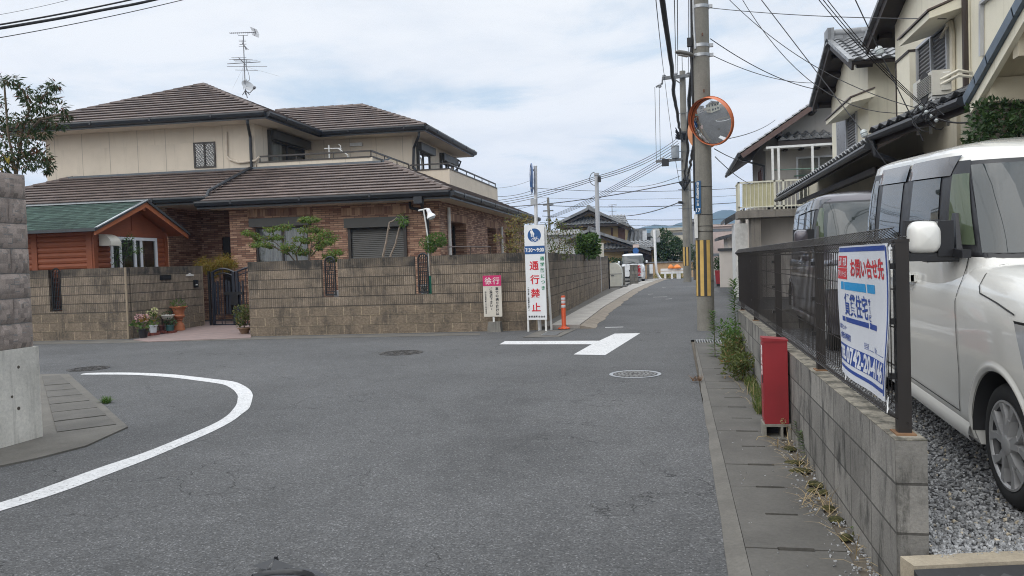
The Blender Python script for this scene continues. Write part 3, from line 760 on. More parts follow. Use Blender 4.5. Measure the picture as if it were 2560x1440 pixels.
window(house, T, sU, *UW1[:2], *UW1[2:], -.02, .05, 1, ALU_D, [(.03, .45)])
window(house, T, sW, *UW2[:2], *UW2[2:], -.02, .05, 1, ALU_D, [(.5, .9)]); window(house, T, sW, *UW3[:2], *UW3[2:], -.02, .05, 1, ALU_D, [(.1, .9)])
for (U_, fm_) in ((UW1, sU), (UW2, sW), (UW3, sW)):
    b = MB(T); fbox(b, fm_, U_[0]-.05, U_[1]+.08, 0, .18, U_[3], U_[3]+.27)
    fbox(b, fm_, U_[0]-.1, U_[0], 0, .09, U_[2], U_[3]+.27); b.build('shutter_box', SHUT, house)
# balcony parapets and rails
b = MB(T); b.box(-6.06, -2.5, 1.9, 2.02, 3.7, 4.66); b.box(-2.62, -2.5, 2.02, 5.38, 3.7, 4.66); b.build('balcony_parapet', PARAPET, house)
b = MB(T); b.box(-2.44, -1.05, 4.9, 5.02, 3.7, 4.58); b.box(-1.17, -1.05, 5.02, 12.2, 3.4, 4.58); b.build('balcony_parapet', PARAPET, house)
def rail(pts, z):
    r_ = MB(T); c = MB(T)
    for (x, y), (x1, y1) in zip(pts, pts[1:]):
        c.bar((x, y, z+.02), (x1, y1, z+.02), .16, .04); r_.bar((x, y, z+.2), (x1, y1, z+.2), .05, .045)
        L_ = math.hypot(x1-x, y1-y); n_ = max(1, round(L_/1.2))
        for k in range(n_+1):
            f_ = k/n_; X, Y = x+(x1-x)*f_, y+(y1-y)*f_; r_.bar((X, Y, z+.03), (X, Y, z+.2), .025)
    a = r_.build('balcony_rail', ALU_D, house); c.build('coping', ALU_D, a)
rail([(-6.0, 1.96), (-2.56, 1.96), (-2.56, 5.3)], 4.66); rail([(-2.4, 4.96), (-1.11, 4.96), (-1.11, 12.1)], 4.58)
# roofs
def hiproof(name, planes):
    r_ = MB(T)
    for p in planes: roof(r_, *[T(q) for q in p], .27, .035)
    r_.xf = None
    return r_
class RB(MB): pass
rm = MB()
def addroof(mb, planes, course=.315, step=.06):
    for p in planes: roof(mb, *[T(q) for q in p], course, step, nose=.05)
AP = (-9.75, 5.3, 7.98)
addroof(rm, [((-13.7, 1.2, EZ), (-5.35, 1.2, EZ), AP, AP), ((-5.35, 1.2, EZ), (-5.35, 9.4, EZ), AP, AP), ((-5.35, 9.4, EZ), (-13.7, 9.4, EZ), AP, AP), ((-13.7, 9.4, EZ), (-13.7, 1.2, EZ), AP, AP)])
RZ = EZ+3.25*.45
addroof(rm, [((-8.6, 4.7, EZ), (-1.75, 4.7, EZ), (-5.1, 7.95, RZ), (-8.6, 7.95, RZ)), ((-1.75, 4.7, EZ), (-1.75, 11.2, EZ), (-5.1, 7.95, RZ), (-5.1, 7.95, RZ)), ((-1.75, 11.2, EZ), (-8.6, 11.2, EZ), (-8.6, 7.95, RZ), (-5.1, 7.95, RZ))])
up_roof = rm.build('upper_roof', SLATE, house)
rm = MB()
addroof(rm, [((-6.25, -.7, EL), (.5, -.7, EL), (-2.1, 1.9, 4.5), (-6.25, 1.9, 4.5)), ((.5, -.7, EL), (.5, 13, EL), (-2.1, 10.4, 4.5), (-2.1, 1.9, 4.5)), ((.5, 13, EL), (-6, 13, EL), (-6, 10.4, 4.5), (-2.1, 10.4, 4.5))], .235, .055)
addroof(rm, [((-14.6, -.3, EL2), (-6.27, -.3, EL2), (-6.27, 1.9, 4.5), (-12.1, 1.9, 4.5)), ((-14.6, 9, EL2), (-14.6, -.3, EL2), (-12.1, 1.9, 4.5), (-12.1, 9, 4.5))], .235, .055)
lo_roof = rm.build('lower_roof', SLATE, house)
# ridge and hip caps
def caps(par, segs, w=.15):
    for a, b in segs:
        c = MB(); a, b = T(a), T(b); L_ = (b-a).length; n_ = max(2, int(L_/.34)); d = (b-a).normalized(); sd = d.cross(Vector((0, 0, 1))).normalized(); u_ = sd.cross(d)
        for k in range(n_):
            p, q = a+d*L_*k/n_, a+d*(L_*(k+1)/n_+.03)
            lift = .055
            c.hexa([p-sd*w*.5, p+sd*w*.5, q+sd*w*.5, q-sd*w*.5, p-sd*w*.3+u_*(lift+.02), p+sd*w*.3+u_*(lift+.02), q+sd*w*.3+u_*lift, q-sd*w*.3+u_*lift])
        c.build('ridge_cap', SLATE, par)
up = lambda p, k=.02: (p[0], p[1], p[2]+k)
caps(up_roof, [((-13.7, 1.2, EZ), AP), ((-5.35, 1.2, EZ), AP), ((-1.75, 4.7, EZ), (-5.1, 7.95, RZ)), ((-5.1, 7.95, RZ), (-8.5, 7.95, RZ)), ((-1.75, 11.2, EZ), (-5.1, 7.95, RZ))])
caps(lo_roof, [((.5, -.7, EL), (-2.1, 1.9, 4.5)), ((-14.6, -.3, EL2), (-12.1, 1.9, 4.5))])
# flashing where the lower roofs meet the walls
b = MB(T); b.bar((-12.2, 1.84, 4.5), (-2.2, 1.84, 4.5), .12, .07); b.bar((-2.2, 1.84, 4.5), (-2.0, 2.02, 4.62), .1, .05); b.build('flashing', plain('blue_grey_flashing', (.10, .115, .13), .4, .1), lo_roof)
# fascias, gutters and soffits
def eave(pts, z, out_dirs, closed=False, par=None):
    gt, fa = MB(T), MB(T)
    for (p, q), n_ in zip(zip(pts, pts[1:]), out_dirs):
        n_ = Vector((*n_, 0)); p, q = Vector((*p, z)), Vector((*q, z)); d = (q-p).normalized()
        A, B = p-d*0, q+d*0
        prof = [(.0, -.02), (.125, -.0), (.13, -.045), (.10, -.125), (.03, -.15), (.0, -.15)]
        def corner(pt, o_, zz_): return pt+n_*o_+Vector((0, 0, zz_))
        g0 = [corner(A-d*(0), o_, z_) for o_, z_ in prof]; g1 = [corner(B, o_, z_) for o_, z_ in prof]
        i = gt.add(g0+g1); m_ = len(prof)
        for k in range(m_): j = (k+1) % m_; gt.f.append((i+k, i+j, i+m_+j, i+m_+k)); gt.mi.append(0)
        gt.f.append(tuple(i+k for k in range(m_))); gt.f.append(tuple(i+m_+k for k in range(m_))); gt.mi += [0, 0]
        L_ = (q-p).length; c = 1.0
        while c < L_-.3:
            x = p+d*c; gt.hexa([corner(x, 0, -.165), corner(x+d*.05, 0, -.165), corner(x+d*.05, .137, -.1), corner(x, .137, -.1), corner(x, 0, .0), corner(x+d*.05, 0, .0), corner(x+d*.05, .137, .004), corner(x, .137, .004)]); c += 1.9
        fa.hexa([corner(p, -.03, -.2), corner(q, -.03, -.2), corner(q, -.004, -.2), corner(p, -.004, -.2), corner(p, -.03, .0), corner(q, -.03, .0), corner(q, -.004, .0), corner(p, -.004, .0)])
    gg = gt.build('gutter', GUT, par); fa.build('fascia', GUT, gg)
eave([(-13.7, 9.4), (-13.7, 1.2), (-5.35, 1.2), (-5.35, 4.7), (-1.75, 4.7), (-1.75, 11.2), (-6, 11.2)], EZ, [(-1, 0), (0, -1), (1, 0), (0, -1), (1, 0), (0, 1)], par=up_roof)
eave([(-6.4, -.7), (.5, -.7), (.5, 13), (-3, 13)], EL, [(0, -1), (1, 0), (0, 1)], par=lo_roof)
eave([(-14.6, 9), (-14.6, -.3), (-6.27, -.3)], EL2, [(-1, 0), (0, -1)], par=lo_roof)
b = MB(T); z = EZ-.19
b.box(-13.67, -5.38, 1.23, 9.3, z, z+.02); b.box(-5.38, -1.78, 4.73, 11.17, z+.001, z+.021)
b.build('soffit', SOFFIT, up_roof)
b = MB(T); b.box(-6.2, .47, -.67, .0, EL-.19, EL-.17); b.box(.0, .47, .0, 12.9, EL-.19, EL-.17); b.box(-14.5, -6.2, -.27, 2.0, EL2-.19, EL2-.17); b.build('soffit', SOFFIT, lo_roof)
# downpipes
def pipe(pts, r, mat, name='downpipe', par=None): b = MB(T); b.tube(pts, r, 8); b.build(name, mat, par or house, 40)
pipe([(-5.95, 1.25, 5.9), (-5.95, 1.25, 5.75), (-6.2, 1.82, 5.45), (-6.2, 1.82, 4.52), (-6.15, 1.6, 4.48), (-6.3, -.28, 3.66), (-6.3, -.4, 3.45)], .045, GUT)
pipe([(-2.0, 4.8, 5.9), (-2.0, 4.8, 5.72), (-2.35, 5.3, 5.4), (-2.4, 5.3, 4.72), (-2.2, 4.84, 4.66), (-2.15, 4.8, 4.2)], .045, GUT)
pipe([(-.25, -.72, 3.2), (-.25, -.7, 3.05), (-.35, -.15, 2.75), (-.3, -.09, 2.6), (-.3, -.09, 0)], .045, GUT)
pipe([(-.75, -.1, 3.15), (-.75, -.1, 2.98), (-.3, -.1, 2.85)], .04, GUT)
b = MB(T); b.box(-.42, -.2, -.82, -.62, 3.02, 3.2); b.build('rain_hopper', GUT, house)
for (yy, zz1) in ((.72, 3.0), (7.55, 2.75)): pipe([(.06, yy, zz1), (.06, yy, 0)], .045, WHITE_D, 'vent_pipe')
pipe([(-2.42, 10.6, 5.75), (-2.2, 10.75, 5.6), (-2.3, 10.7, 5.35), (-2.42, 10.6, 5.2)], .04, GUT)
# pale hose duct on the front wall, wall light on the balcony, aircon duct on the wing
a = FT(567, 330, 1.9); b_ = FT(569, 400, 1.9); c = FT(600, 407, 1.9); d = FT(642, 402, 1.9)
pipe([(a.x, 1.86, a.z), (b_.x, 1.86, b_.z+.12), (b_.x+.1, 1.86, b_.z), (c.x, 1.85, c.z), (d.x, 1.84, d.z), (d.x+.12, 1.84, d.z+.1)], .035, plain('ivory_duct', (.6, .52, .42), .6), 'hose_duct')
a = FT(893, 362, 5.4); b = MB(T); b.box(a.x-.22, a.x+.2, 5.31, 5.4, a.z-.05, a.z+.06); b.build('wall_light', WHITE_D, house)
pipe([(-2.4, 6.0, 5.2), (-2.37, 6.1, 5.15), (-2.37, 6.2, 4.9), (-2.37, 6.15, 4.7)], .025, plain('ivory_hose', (.6, .55, .46), .6), 'hose_duct')

# rooftop antenna and satellite dish (fixed to the roof but separate things)
def PF(px, py, t): return PN(px, py, HO+D2*t, N1)
AT = 3.3
base = PF(622, 238, AT)
at = thing('tv_antenna', 'tall television antenna mast with three sets of rods on the brown roof', 'antenna', base)
def A(x, y): return PF(540+x/7.2, 60+y/7.2, AT)
AM = plain('dull_aluminium', (.16, .16, .17), .5, .1, metal=.4)
b = MB(); b.tube([A(530, 1270), A(490, 200)], .017, 6); b.build('mast', AM, at)
b = MB(); b.tube([A(245, 165), A(720, 150)], .012, 5); b.tube([A(390, 165), A(400, 205), A(570, 205), A(580, 155)], .008, 5)
for k in range(12):
    p = A(262+k*36, 164-k*1.1); b.tube([p-D2*.07, p+D2*.07], .005, 4)
for (x, y, x1, y1) in ((690, 90, 712, 150), (712, 150, 695, 210)):
    b.tube([A(x, y), A(x1, y1)], .012, 5)
for k in range(5):
    p = A(672+k*9, 78+k*16); b.tube([p-D2*.16-D1*.03, p+D2*.16+D1*.03], .006, 4); p = A(708-k*3, 165+k*13); b.tube([p-D2*.16, p+D2*.16+D1*.04], .006, 4)
b.build('uhf_array', AM, at)
b = MB()
for (x, y, x1, y1, r_) in ((410, 290, 540, 290, .006), (410, 320, 540, 318, .006), (425, 370, 545, 362, .01), (410, 408, 540, 405, .006), (470, 290, 475, 360, .008), (480, 350, 560, 460, .016), (500, 380, 590, 465, .006), (515, 395, 540, 470, .008)): b.tube([A(x, y), A(x1, y1)], r_, 5)
b.build('middle_array', AM, at)
b = MB()
for (x, y, x1, y1, r_) in ((280, 602, 545, 602, .006), (235, 640, 745, 652, .007), (300, 632, 660, 645, .007), (320, 658, 620, 672, .006), (340, 682, 500, 680, .006), (205, 718, 800, 682, .013), (195, 765, 920, 762, .008), (345, 828, 750, 836, .008), (408, 605, 500, 695, .014), (545, 635, 548, 832, .010), (500, 690, 550, 760, .012)): b.tube([A(x, y), A(x1, y1)], r_, 5)
b.build('vhf_array', AM, at)
b = MB(); b.tube([A(560, 800), A(600, 940), A(605, 1010), A(560, 1030), A(540, 990)], .008, 5); b.tube([A(490, 720), A(482, 1000), A(500, 1180)], .006, 4); b.build('cable', AM, at)
b = MB()
for (x, y) in ((470, 1240), (560, 1290), (600, 1230)): b.tube([A(530, 1190), A(x+5, y+40)], .014, 5)
b.build('roof_bracket', AM, at)
b = MB()
for (x, y) in ((300, 1160), (1140, 940)): b.tube([A(500, 760), A(x, y)], .0025, 3)
b.build('guy_wire', AM, at)
dc = A(575, 1110); dn = (D1*.8-D2*.5+Vector((0, 0, .55))).normalized()
ds = thing('satellite_dish', 'small grey satellite dish at the foot of the antenna mast', 'satellite dish', dc)
b = MB(); b.lathe([(.001, -.05), (.08, -.045), (.15, -.03), (.21, 0), (.213, .004), (.15, -.022), (.08, -.037), (.001, -.042)], dc, 28, axis=dn, cap=False); b.build('reflector', plain('dish_grey', (.45, .46, .47), .5), ds, 50)
b = MB(); b.tube([dc-Vector((0, 0, .2)), A(610, 1240), A(685, 1160)], .013, 5); b.lathe([(.02, -.04), (.045, -.03), (.045, .04), (.02, .05)], A(690, 1148), 10, axis=dn); b.tube([dc-dn*.05, A(525, 1130)], .03, 6); b.build('feed_arm', AM, ds)
# laundry pole brackets on the balcony
b = MB(T); q = FT(830, 372, 3.0); b.tube([(q.x-.1, 3.0, 4.5), (q.x-.1, 3.0, q.z+.12)], .02, 6); b.tube([(q.x-.25, 3.0, q.z+.02), (q.x+.3, 3.0, q.z)], .015, 6); b.tube([(q.x+.28, 3.0, q.z-.1), (q.x+.28, 3., q.z+.08), (q.x+.22, 3., q.z+.12)], .012, 5); b.tube([(q.x+.2, 3.0, q.z), (q.x+.5, 3.0, q.z-.22), (q.x+.52, 3., 4.4)], .016, 6)
o = b.build('laundry_hanger', WHITE_D); tag(o, 'pale laundry pole hanger standing on the balcony of the brown house', 'laundry hanger')
# ------------------------------------------------------------------ garden walls
WO = Vector((-2.85, 15.76, 0)); WH = 1.63
def TW(p): return WO+D1*p[0]+N1*p[1]+Vector((0, 0, p[2]))
def PW(px, py): q = PN(px, py, WO, N1)-WO; return q.dot(D1), q.z
wl_, _ = PW(622, 740); g1a, _ = PW(803, 700); g1b, _ = PW(845, 700); g2a, _ = PW(1036, 690); g2b, _ = PW(1078, 690)
gw = thing('garden_wall', 'long brown ribbed block wall with two arched openings round the corner of the brown house garden', 'wall', WO)
b = MB(TW)
b.box(wl_, g1a, 0, .12, -.03, WH); b.box(g1b, g2a, 0, .12, -.03, WH); b.box(g2b, 0, 0, .12, -.03, WH)
b.box(g1a, g1b, 0, .12, -.03, .82); b.box(g2a, g2b, 0, .12, -.03, .82)
b.xf = None
q = TW((wl_, .12, 0)); b.obox((q.x, q.y, -.03), (.12, .01, 0), (.02, 1.95, 0), (0, 0, WH+.03))
b.build('front_wall', RIB, gw)
sd = Vector((-.36, 21.9, 0)); sdn = sd.normalized(); sx = Vector((sdn.y, -sdn.x, 0))
b = MB(); c = WO+sdn*.13; b.obox(c-sx*.12-Vector((0, 0, .03)), sx*.12, sdn*21.7, (0, 0, WH+.03)); b.build('side_wall', RIBS, gw)
# pale arris at the corners and thin coping
b = MB(TW); b.box(-.03, .004, -.004, .03, 0, WH-.002); b.build('corner_edge', mk_concrete('tan_arris', (.30, .24, .17), 2, .4), gw)
def grille(par, w0, w1, z0, z1, xf, y=.05):
    g = MB(xf); cx, r = (w0+w1)/2, (w1-w0)/2-.02; zc = z1-r; r_ = .011
    g.tube([(cx-r, y, z0), (cx-r, y, zc)]+[(cx+r*math.cos(a), y, zc+r*math.sin(a)) for a in [math.pi*(1-k/10) for k in range(1, 10)]]+[(cx+r, y, zc), (cx+r, y, z0)], .020, 6)
    g.bar((cx-r, y, z0+.02), (cx+r, y, z0+.02), .04, .035)
    for k in range(1, 5):
        x = cx-r+2*r*k/5; top = zc+math.sqrt(max(0, r*r-(x-cx)**2)); g.tube([(x, y, z0), (x, y, top)], r_, 5)
    for k in range(1, 8):
        z = z0+(zc-z0)*k/8; g.tube([(cx-r, y, z), (cx+r, y, z)], .008, 4)
    g.tube([(cx+r*.6*math.cos(a), y, zc-.02+r*.55*math.sin(a)) for a in [math.pi*k/10 for k in range(11)]], .009, 5)
    return g.build('arched_grille', BLACK, par)
grille(gw, g1a+.06, g1b-.06, .84, WH+.05, TW); grille(gw, g2a+.06, g2b-.06, .84, WH+.05, TW)
# left-hand wall with the gate wing
def PL(px, py): q = PN(px, py, WL0, N1)-WL0; return q.dot(D1), q.z
WL0 = Vector((-12.05, 15.03, 0))
def TL_(p): return WL0+D1*p[0]+N1*p[1]+Vector((0, 0, p[2]))
a1_, _ = PL(121, 700); a2_, _ = PL(152, 700)
gl = thing('garden_wall', 'short brown ribbed block wall with mailbox slot and one arched grille before the orange cabin', 'wall', WL0)
b = MB(TL_); b.box(-4.2, a1_, 0, .12, -.03, WH-.02); b.box(a2_, 0, 0, .12, -.03, WH-.02); b.box(a1_, a2_, 0, .12, -.03, .66); b.build('front_wall', RIB, gl)
wd_ = (Vector((-11.86, 17.62, 0))-WL0); wdn = wd_.normalized(); wx = Vector((wdn.y, -wdn.x, 0))
b = MB(); b.obox(WL0+wdn*.125-wx*.12-Vector((0, 0, .03)), wx*.12, wd_-wdn*.125, (0, 0, WH+.01)); b.build('gate_wing', RIB, gl)
grille(gl, a1_+.03, a2_-.03, .68, WH, TL_)
b = MB(TL_); b.box(-.03, .004, -.004, .03, 0, WH-.022); b.build('corner_edge', bpy.data.materials['tan_arris'], gl)
e0 = WL0+wd_; b = MB(); b.obox(e0-wdn*.05+wx*.003-Vector((0, 0, .0)), wx*.004, wdn*.03, (0, 0, WH-.025)); b.build('corner_edge', bpy.data.materials['tan_arris'], gl)
def PWG(px, py): return PN(px, py, WL0, wx)
p, q = PWG(399, 688), PWG(427, 699)
t = thing('mailbox_slot', 'black letterbox slot set in the wall beside the gate', 'mailbox', (p+q)/2)
b = MB(); b.obox(zset(p, q.z)-wx*.01, wx*.03, zset(q, 0)-zset(p, 0), (0, 0, p.z-q.z)); b.build('slot_frame', BLACK, t)
b = MB(); d_ = zset(q, 0)-zset(p, 0); b.obox(zset(p, q.z+.03)+wx*.021+d_*.06, wx*.008, d_*.88, (0, 0, (p.z-q.z)*.55)); b.build('flap', plain('slot_flap', (.02, .022, .026), .3), t)
p, q = PWG(464, 684), PWG(483, 690); up_ = Vector((0, 0, 1)); d_ = zset(q, 0)-zset(p, 0); hh = p.z-q.z
b = MB(); pts = [zset(p, q.z), zset(q, q.z), zset(q, q.z+hh*.55), zset(p, 0).lerp(zset(q, 0), .75)+up_*(q.z+hh*.7), zset(p, 0).lerp(zset(q, 0), .5)+up_*(q.z+hh*1.15), zset(p, 0).lerp(zset(q, 0), .25)+up_*(q.z+hh*.7), zset(p, q.z+hh*.55)]
b.prism(pts, wx*.02); o = b.build('name_plate', plain('ceramic_white', (.62, .60, .57), .3)); tag(o, 'small white scalloped name plate on the wall above the intercom', 'name plate')
p, q = PWG(483, 700), PWG(494, 718); d_ = zset(q, 0)-zset(p, 0)
t = thing('intercom', 'black door intercom box on the wall next to the gate', 'intercom', zset(p, q.z))
b = MB(); b.obox(zset(p, q.z), d_, wx*.035, (0, 0, p.z-q.z)); b.build('housing', BLACK, t)
b = MB(); b.obox(zset(p, q.z+.05)+wx*.036+d_*.25, d_*.5, wx*.004, (0, 0, .03)); b.build('call_button', WHITE_D, t); b = MB(); b.lathe([(.018, 0), (.018, .006), (.001, .008)], zset(p, 0).lerp(zset(q, 0), .5)+wx*.035+up_*(p.z-.06), 12, axis=wx); b.build('lens', ROOM, t)
# gate
GY = 17.55
def PG(px, py): return PY(px, py, GY)
gate = thing('garden_gate', 'dark blue-black iron double gate with arched tops between the two garden walls', 'gate', zset(PG(560, 812), 0.02))
GM = plain('gate_iron', (.017, .02, .03), .4, .12)
def leaf_(x0, x1, zb, zt, rise, flip=False):
    xs_ = lambda u: x0+(x1-x0)*u
    arch = [(xs_(k/10), zt+rise*math.sin(math.pi*k/10) if not flip else zt+rise*math.sin(math.pi/2*k/10)) for k in range(11)]
    f = MB(); f.bar((x0+.03, GY, zb), (x0+.03, GY, zt), .06, .05); f.bar((x1-.03, GY, zb), (x1-.03, GY, zt), .06, .05); f.bar((x0, GY, zb+.03), (x1, GY, zb+.03), .05, .05)
    f.tube([(x, GY, z) for x, z in arch], .028, 6); f.tube([(x, GY, z-.11) for x, z in arch], .014, 5)
    o = f.build('leaf_frame', GM, gate)
    b = MB(); n_ = max(3, round((x1-x0)/.085))
    for k in range(1, n_):
        u = k/n_; x = xs_(u); top = zt+rise*(math.sin(math.pi*u) if not flip else math.sin(math.pi/2*u)); wide = k % 4 in (1, 2)
        b.bar((x, GY, zb+(.30 if wide else .05)), (x, GY, top-(.28 if wide else .0)), .055 if wide else .014, .014)
    for z_ in (zb+.15, zb+.3, zt-.35): b.bar((x0, GY+.004, z_), (x1, GY+.004, z_), .012, .012)
    b.build('gate_bar', GM, o)
xa, xb, xc, xd = PG(531, 740).x, PG(589, 740).x, PG(592, 740).x, PG(640, 740).x
leaf_(xa, xb, .06, 1.42, .10); leaf_(xc, xd, .06, 1.42, .13, True)
b = MB(); b.bar((xa-.07, GY, 0), (xa-.07, GY, 1.47), .05, .06); b.build('gate_post', BLACK, gate)
b = MB(); z0 = PG(590, 732).z; b.box(xb-.28, xb+.26, GY-.07, GY-.02, z0-.05, z0+.03); b.box(xb-.1, xb+.1, GY-.06, GY-.02, z0-.3, z0-.05); b.build('lock_case', BLACK, gate)

# ------------------------------------------------------------------ orange cabin
cab = thing('garden_cabin', 'small orange-brown log cabin with a green shingle roof behind the garden wall', 'cabin', T((-9, -2.5, 0)))
LOG = NT('orange_stained_log'); v = LOG.coord(); uvx = LOG.uv()
gr_ = LOG.noise(LOG.scale(uvx, (2, 30, 1)), 3, 5, .65, .6); bigc = LOG.noise(v, 1.5, 4)
kk = LOG.math('MULTIPLY', LOG.rng(gr_, .3, .7, .8, 1.15, False), LOG.rng(bigc, .3, .7, .85, 1.1, False))
LOG = LOG.done(LOG.mix(1, (.27, .075, .03), LOG.comb(kk, kk, kk), 'MULTIPLY'), .6)
BARGE = plain('orange_board', (.36, .11, .04), .6, .1)
CS, CT0, CT1, CSL, CE, CA = -7.0, -3.80, -1.17, -11.6, 2.50, 3.17
def logs(fm, a0, a1, z0, z1):
    b = MB(T); n_ = round((z1-z0)/.125); h_ = (z1-z0)/n_
    for k in range(n_):
        z = z0+k*h_; prof = [(0.0, 0), (.018, .12), (.028, .5), (.018, .88), (0, 1)]
        for (d0, u0_), (d1_, u1_) in zip(prof, prof[1:]): b.face([fm(a0, d0, z+h_*u0_), fm(a1, d0, z+h_*u0_), fm(a1, d1_, z+h_*u1_), fm(a0, d1_, z+h_*u1_)])
    return b
cw = logs(fmap('f', CT0), CSL, CS, .1, CE)
sfm = fmap('s', CS); CWn = (-3.28, -1.60, 1.25, 2.36)
for (a, b_, z0, z1) in ((CT0, CWn[0], .1, CE), (CWn[1], CT1, .1, CE), (CWn[0], CWn[1], .1, CWn[2])):
    x = logs(sfm, a, b_, z0, z1); i = len(cw.v); cw.v += x.v; cw.f += [tuple(q+i for q in f) for f in x.f]; cw.mi += x.mi
i = cw.add([sfm(CT0, .01, CE), sfm(CT1, .01, CE), sfm((CT0+CT1)/2, .01, CA-.03)]); cw.f.append((i, i+1, i+2)); cw.mi.append(0)
cw.face([sfm(CWn[0], .01, CWn[3]), sfm(CWn[1], .01, CWn[3]), sfm(CWn[1], .01, CE), sfm(CWn[0], .01, CE)])
for fm, a0, a1 in ((fmap('b', CT1), CSL, CS), (fmap('w', CSL), CT0, CT1)): cw.face([fm(a0, 0, .1), fm(a1, 0, .1), fm(a1, 0, CE), fm(a0, 0, CE)])
cw.build('log_wall', LOG, cab)
ff = fmap('f', CT0)
for a in (CS-.07, -8.45, -9.9, -11.5): b = MB(T); fbox(b, ff, a-.07, a+.07, .0, .045, .1, CE); b.build('corner_post', LOG, cab)
for a in (CT0+.02, CT1-.07): b = MB(T); fbox(b, sfm, a-.05, a+.07, .0, .045, .1, CE); b.build('corner_post', LOG, cab)
b = MB(T); fbox(b, sfm, CT0, CT1, .0, .03, 2.38, 2.52); fbox(b, sfm, (CT0+CT1)/2-.012, (CT0+CT1)/2+.012, .01, .03, 2.5, 2.95); b.build('gable_board', LOG, cab)
w_ = window(cab, T, sfm, *CWn, .05, .075, 1, plain('white_upvc', (.74, .75, .77), .35, .03), None, dark=plain('cabin_interior', (.11, .10, .09), .8))
for a in (1.05, .3): b = MB(T); fbox(b, sfm, CWn[0]+a, CWn[0]+a+.09, -.03, .03, CWn[2], CWn[3]-.06); b.build('sash', bpy.data.materials['white_upvc'], w_)
GREEN = mk_tile('green_shingle', (.042, .066, .055), .16, .9, .13, .35, .15, .25)
rf = MB(); tm = (CT0+CT1)/2; s1, s0_ = CS+.42, CSL-.3; tE0, tE1 = CT0-.43, CT1+.33; ze = CE-.02
sl_ = (CA+.06-ze)/(tm-tE0)
roof(rf, T((s0_, tE0, ze)), T((s1, tE0, ze)), T((s1, tm, CA+.06)), T((s0_+.75, tm, CA+.06)), .13, .008)
roof(rf, T((s1, tE1, ze)), T((s0_, tE1, ze)), T((s0_, tm, CA+.06)), T((s1, tm, CA+.06)), .13, .008)
roof(rf, T((s0_, tE1, ze)), T((s0_, tE0, ze)), T((s0_+.75, tm, CA+.06)), T((s0_+.75, tm, CA+.06)), .13, .008)
rfo = rf.build('shingle_roof', GREEN, cab)
b = MB(T); b.prism([(s1-.04, tE0, ze-.13), (s1-.04, tm, CA-.09), (s1-.04, tE1, ze-.13), (s1-.04, tE1, ze-.01), (s1-.04, tm, CA+.04), (s1-.04, tE0, ze-.01)], (.04, 0, 0)); b.build('barge_board', BARGE, cab)
b = MB(T); b.bar((s1+.012, tE0-.02, ze+.0), (s1+.012, tm, CA+.075), .05, .06); b.bar((s1+.012, tE1+.02, ze+.0), (s1+.012, tm, CA+.075), .05, .06); b.bar((s0_, tE0-.03, ze-.01), (s1+.03, tE0-.03, ze-.01), .05, .07); b.build('roof_trim', plain('dark_slate_trim', (.05, .055, .06), .4), rfo)
b = MB(T); b.bar((s0_+.75, tm, CA+.075), (s1+.03, tm, CA+.075), .13, .03); b.bar((s0_, tE0, ze+.02), (s0_+.75, tm, CA+.075), .08, .03); b.bar((s1+.03, tE0, ze+.045), (s1+.03, tm, CA+.09), .05, .02); b.build('ridge_flashing', plain('pale_flashing', (.40, .42, .43), .4), rfo)
b = MB(T); b.box(CS, s1-.05, tm-.04, tm+.04, CA-.17, CA-.07); b.build('ridge_beam', BARGE, cab)
b = MB(T); b.face([(CSL, CT0-.4, ze-.05), (s1-.05, CT0-.4, ze-.05), (s1-.05, tm, CA-.02), (CSL, tm, CA-.02)]); b.face([(CSL, CT1+.3, ze-.05), (s1-.05, CT1+.3, ze-.05), (s1-.05, tm, CA-.02), (CSL, tm, CA-.02)]); b.build('soffit', BARGE, rfo)
# hooded vent
a = FS(241, 585, CS); b_ = FS(241, 615, CS); c_ = FS(268, 600, CS)
b = MB(T); y0, y1, z1, z0 = a.y+.02, a.y+.36, a.z, b_.z
prof = [(0, z0), (.30, z0), (.30, z0+.05)]+[(.30*math.cos(k/6*math.pi/2), z0+.05+(z1-z0-.05)*math.sin(k/6*math.pi/2)) for k in range(1, 7)]
b.prism([(CS+.04+d, y0, z) for d, z in prof], (0, y1-y0, 0)); b.build('vent_hood', plain('ivory_plastic', (.58, .55, .47), .4, .06), cab, 30)

# ------------------------------------------------------------------ plants and pots by the gate
TERRA = plain('terracotta', (.36, .13, .06), .8, .18, 9, bump=.2); PBLK = plain('black_plastic', (.02, .02, .024), .4); PWHT = plain('white_pot', (.66, .68, .72), .35); TEAL = plain('teal_plastic', (.035, .10, .10), .45); DRED = plain('dark_red_pot', (.09, .03, .025), .6); BROWNP = plain('brown_pot', (.18, .11, .065), .8); SOIL = plain('potting_soil', (.04, .03, .022), .95); REDBR = plain('red_garden_brick', (.20, .06, .045), .9, .25, 20)
LF_HY = mk_leaf('hydrangea_leaf', (.05, .11, .025), (.14, .17, .045), .3, (.22, .14, .03)); LF_GRN = mk_leaf('fresh_leaf', (.05, .12, .02), (.12, .19, .04), .35)
LF_MAPLE = mk_leaf('maple_leaf', (.085, .15, .025), (.17, .24, .05), .4, (.20, .15, .04)); LF_YEL = mk_leaf('golden_leaf', (.24, .20, .03), (.34, .26, .04), .35, (.36, .17, .03))
LF_DRK = mk_leaf('dark_leaf', (.016, .04, .013), (.045, .085, .024), .25); LF_NAN = mk_leaf('nandina_leaf', (.022, .045, .018), (.06, .095, .033), .28, (.12, .045, .025)); LF_OLV = mk_leaf('olive_leaf', (.07, .10, .025), (.13, .15, .045), .35, (.20, .13, .05)); LF_PINE = mk_leaf('pine_needle', (.02, .055, .02), (.045, .10, .03), .2)
BARK = plain('bark', (.11, .085, .06), .95, .3, 20, bump=.6); BARK_L = plain('pale_bark', (.24, .19, .15), .9, .25, 20, bump=.4)
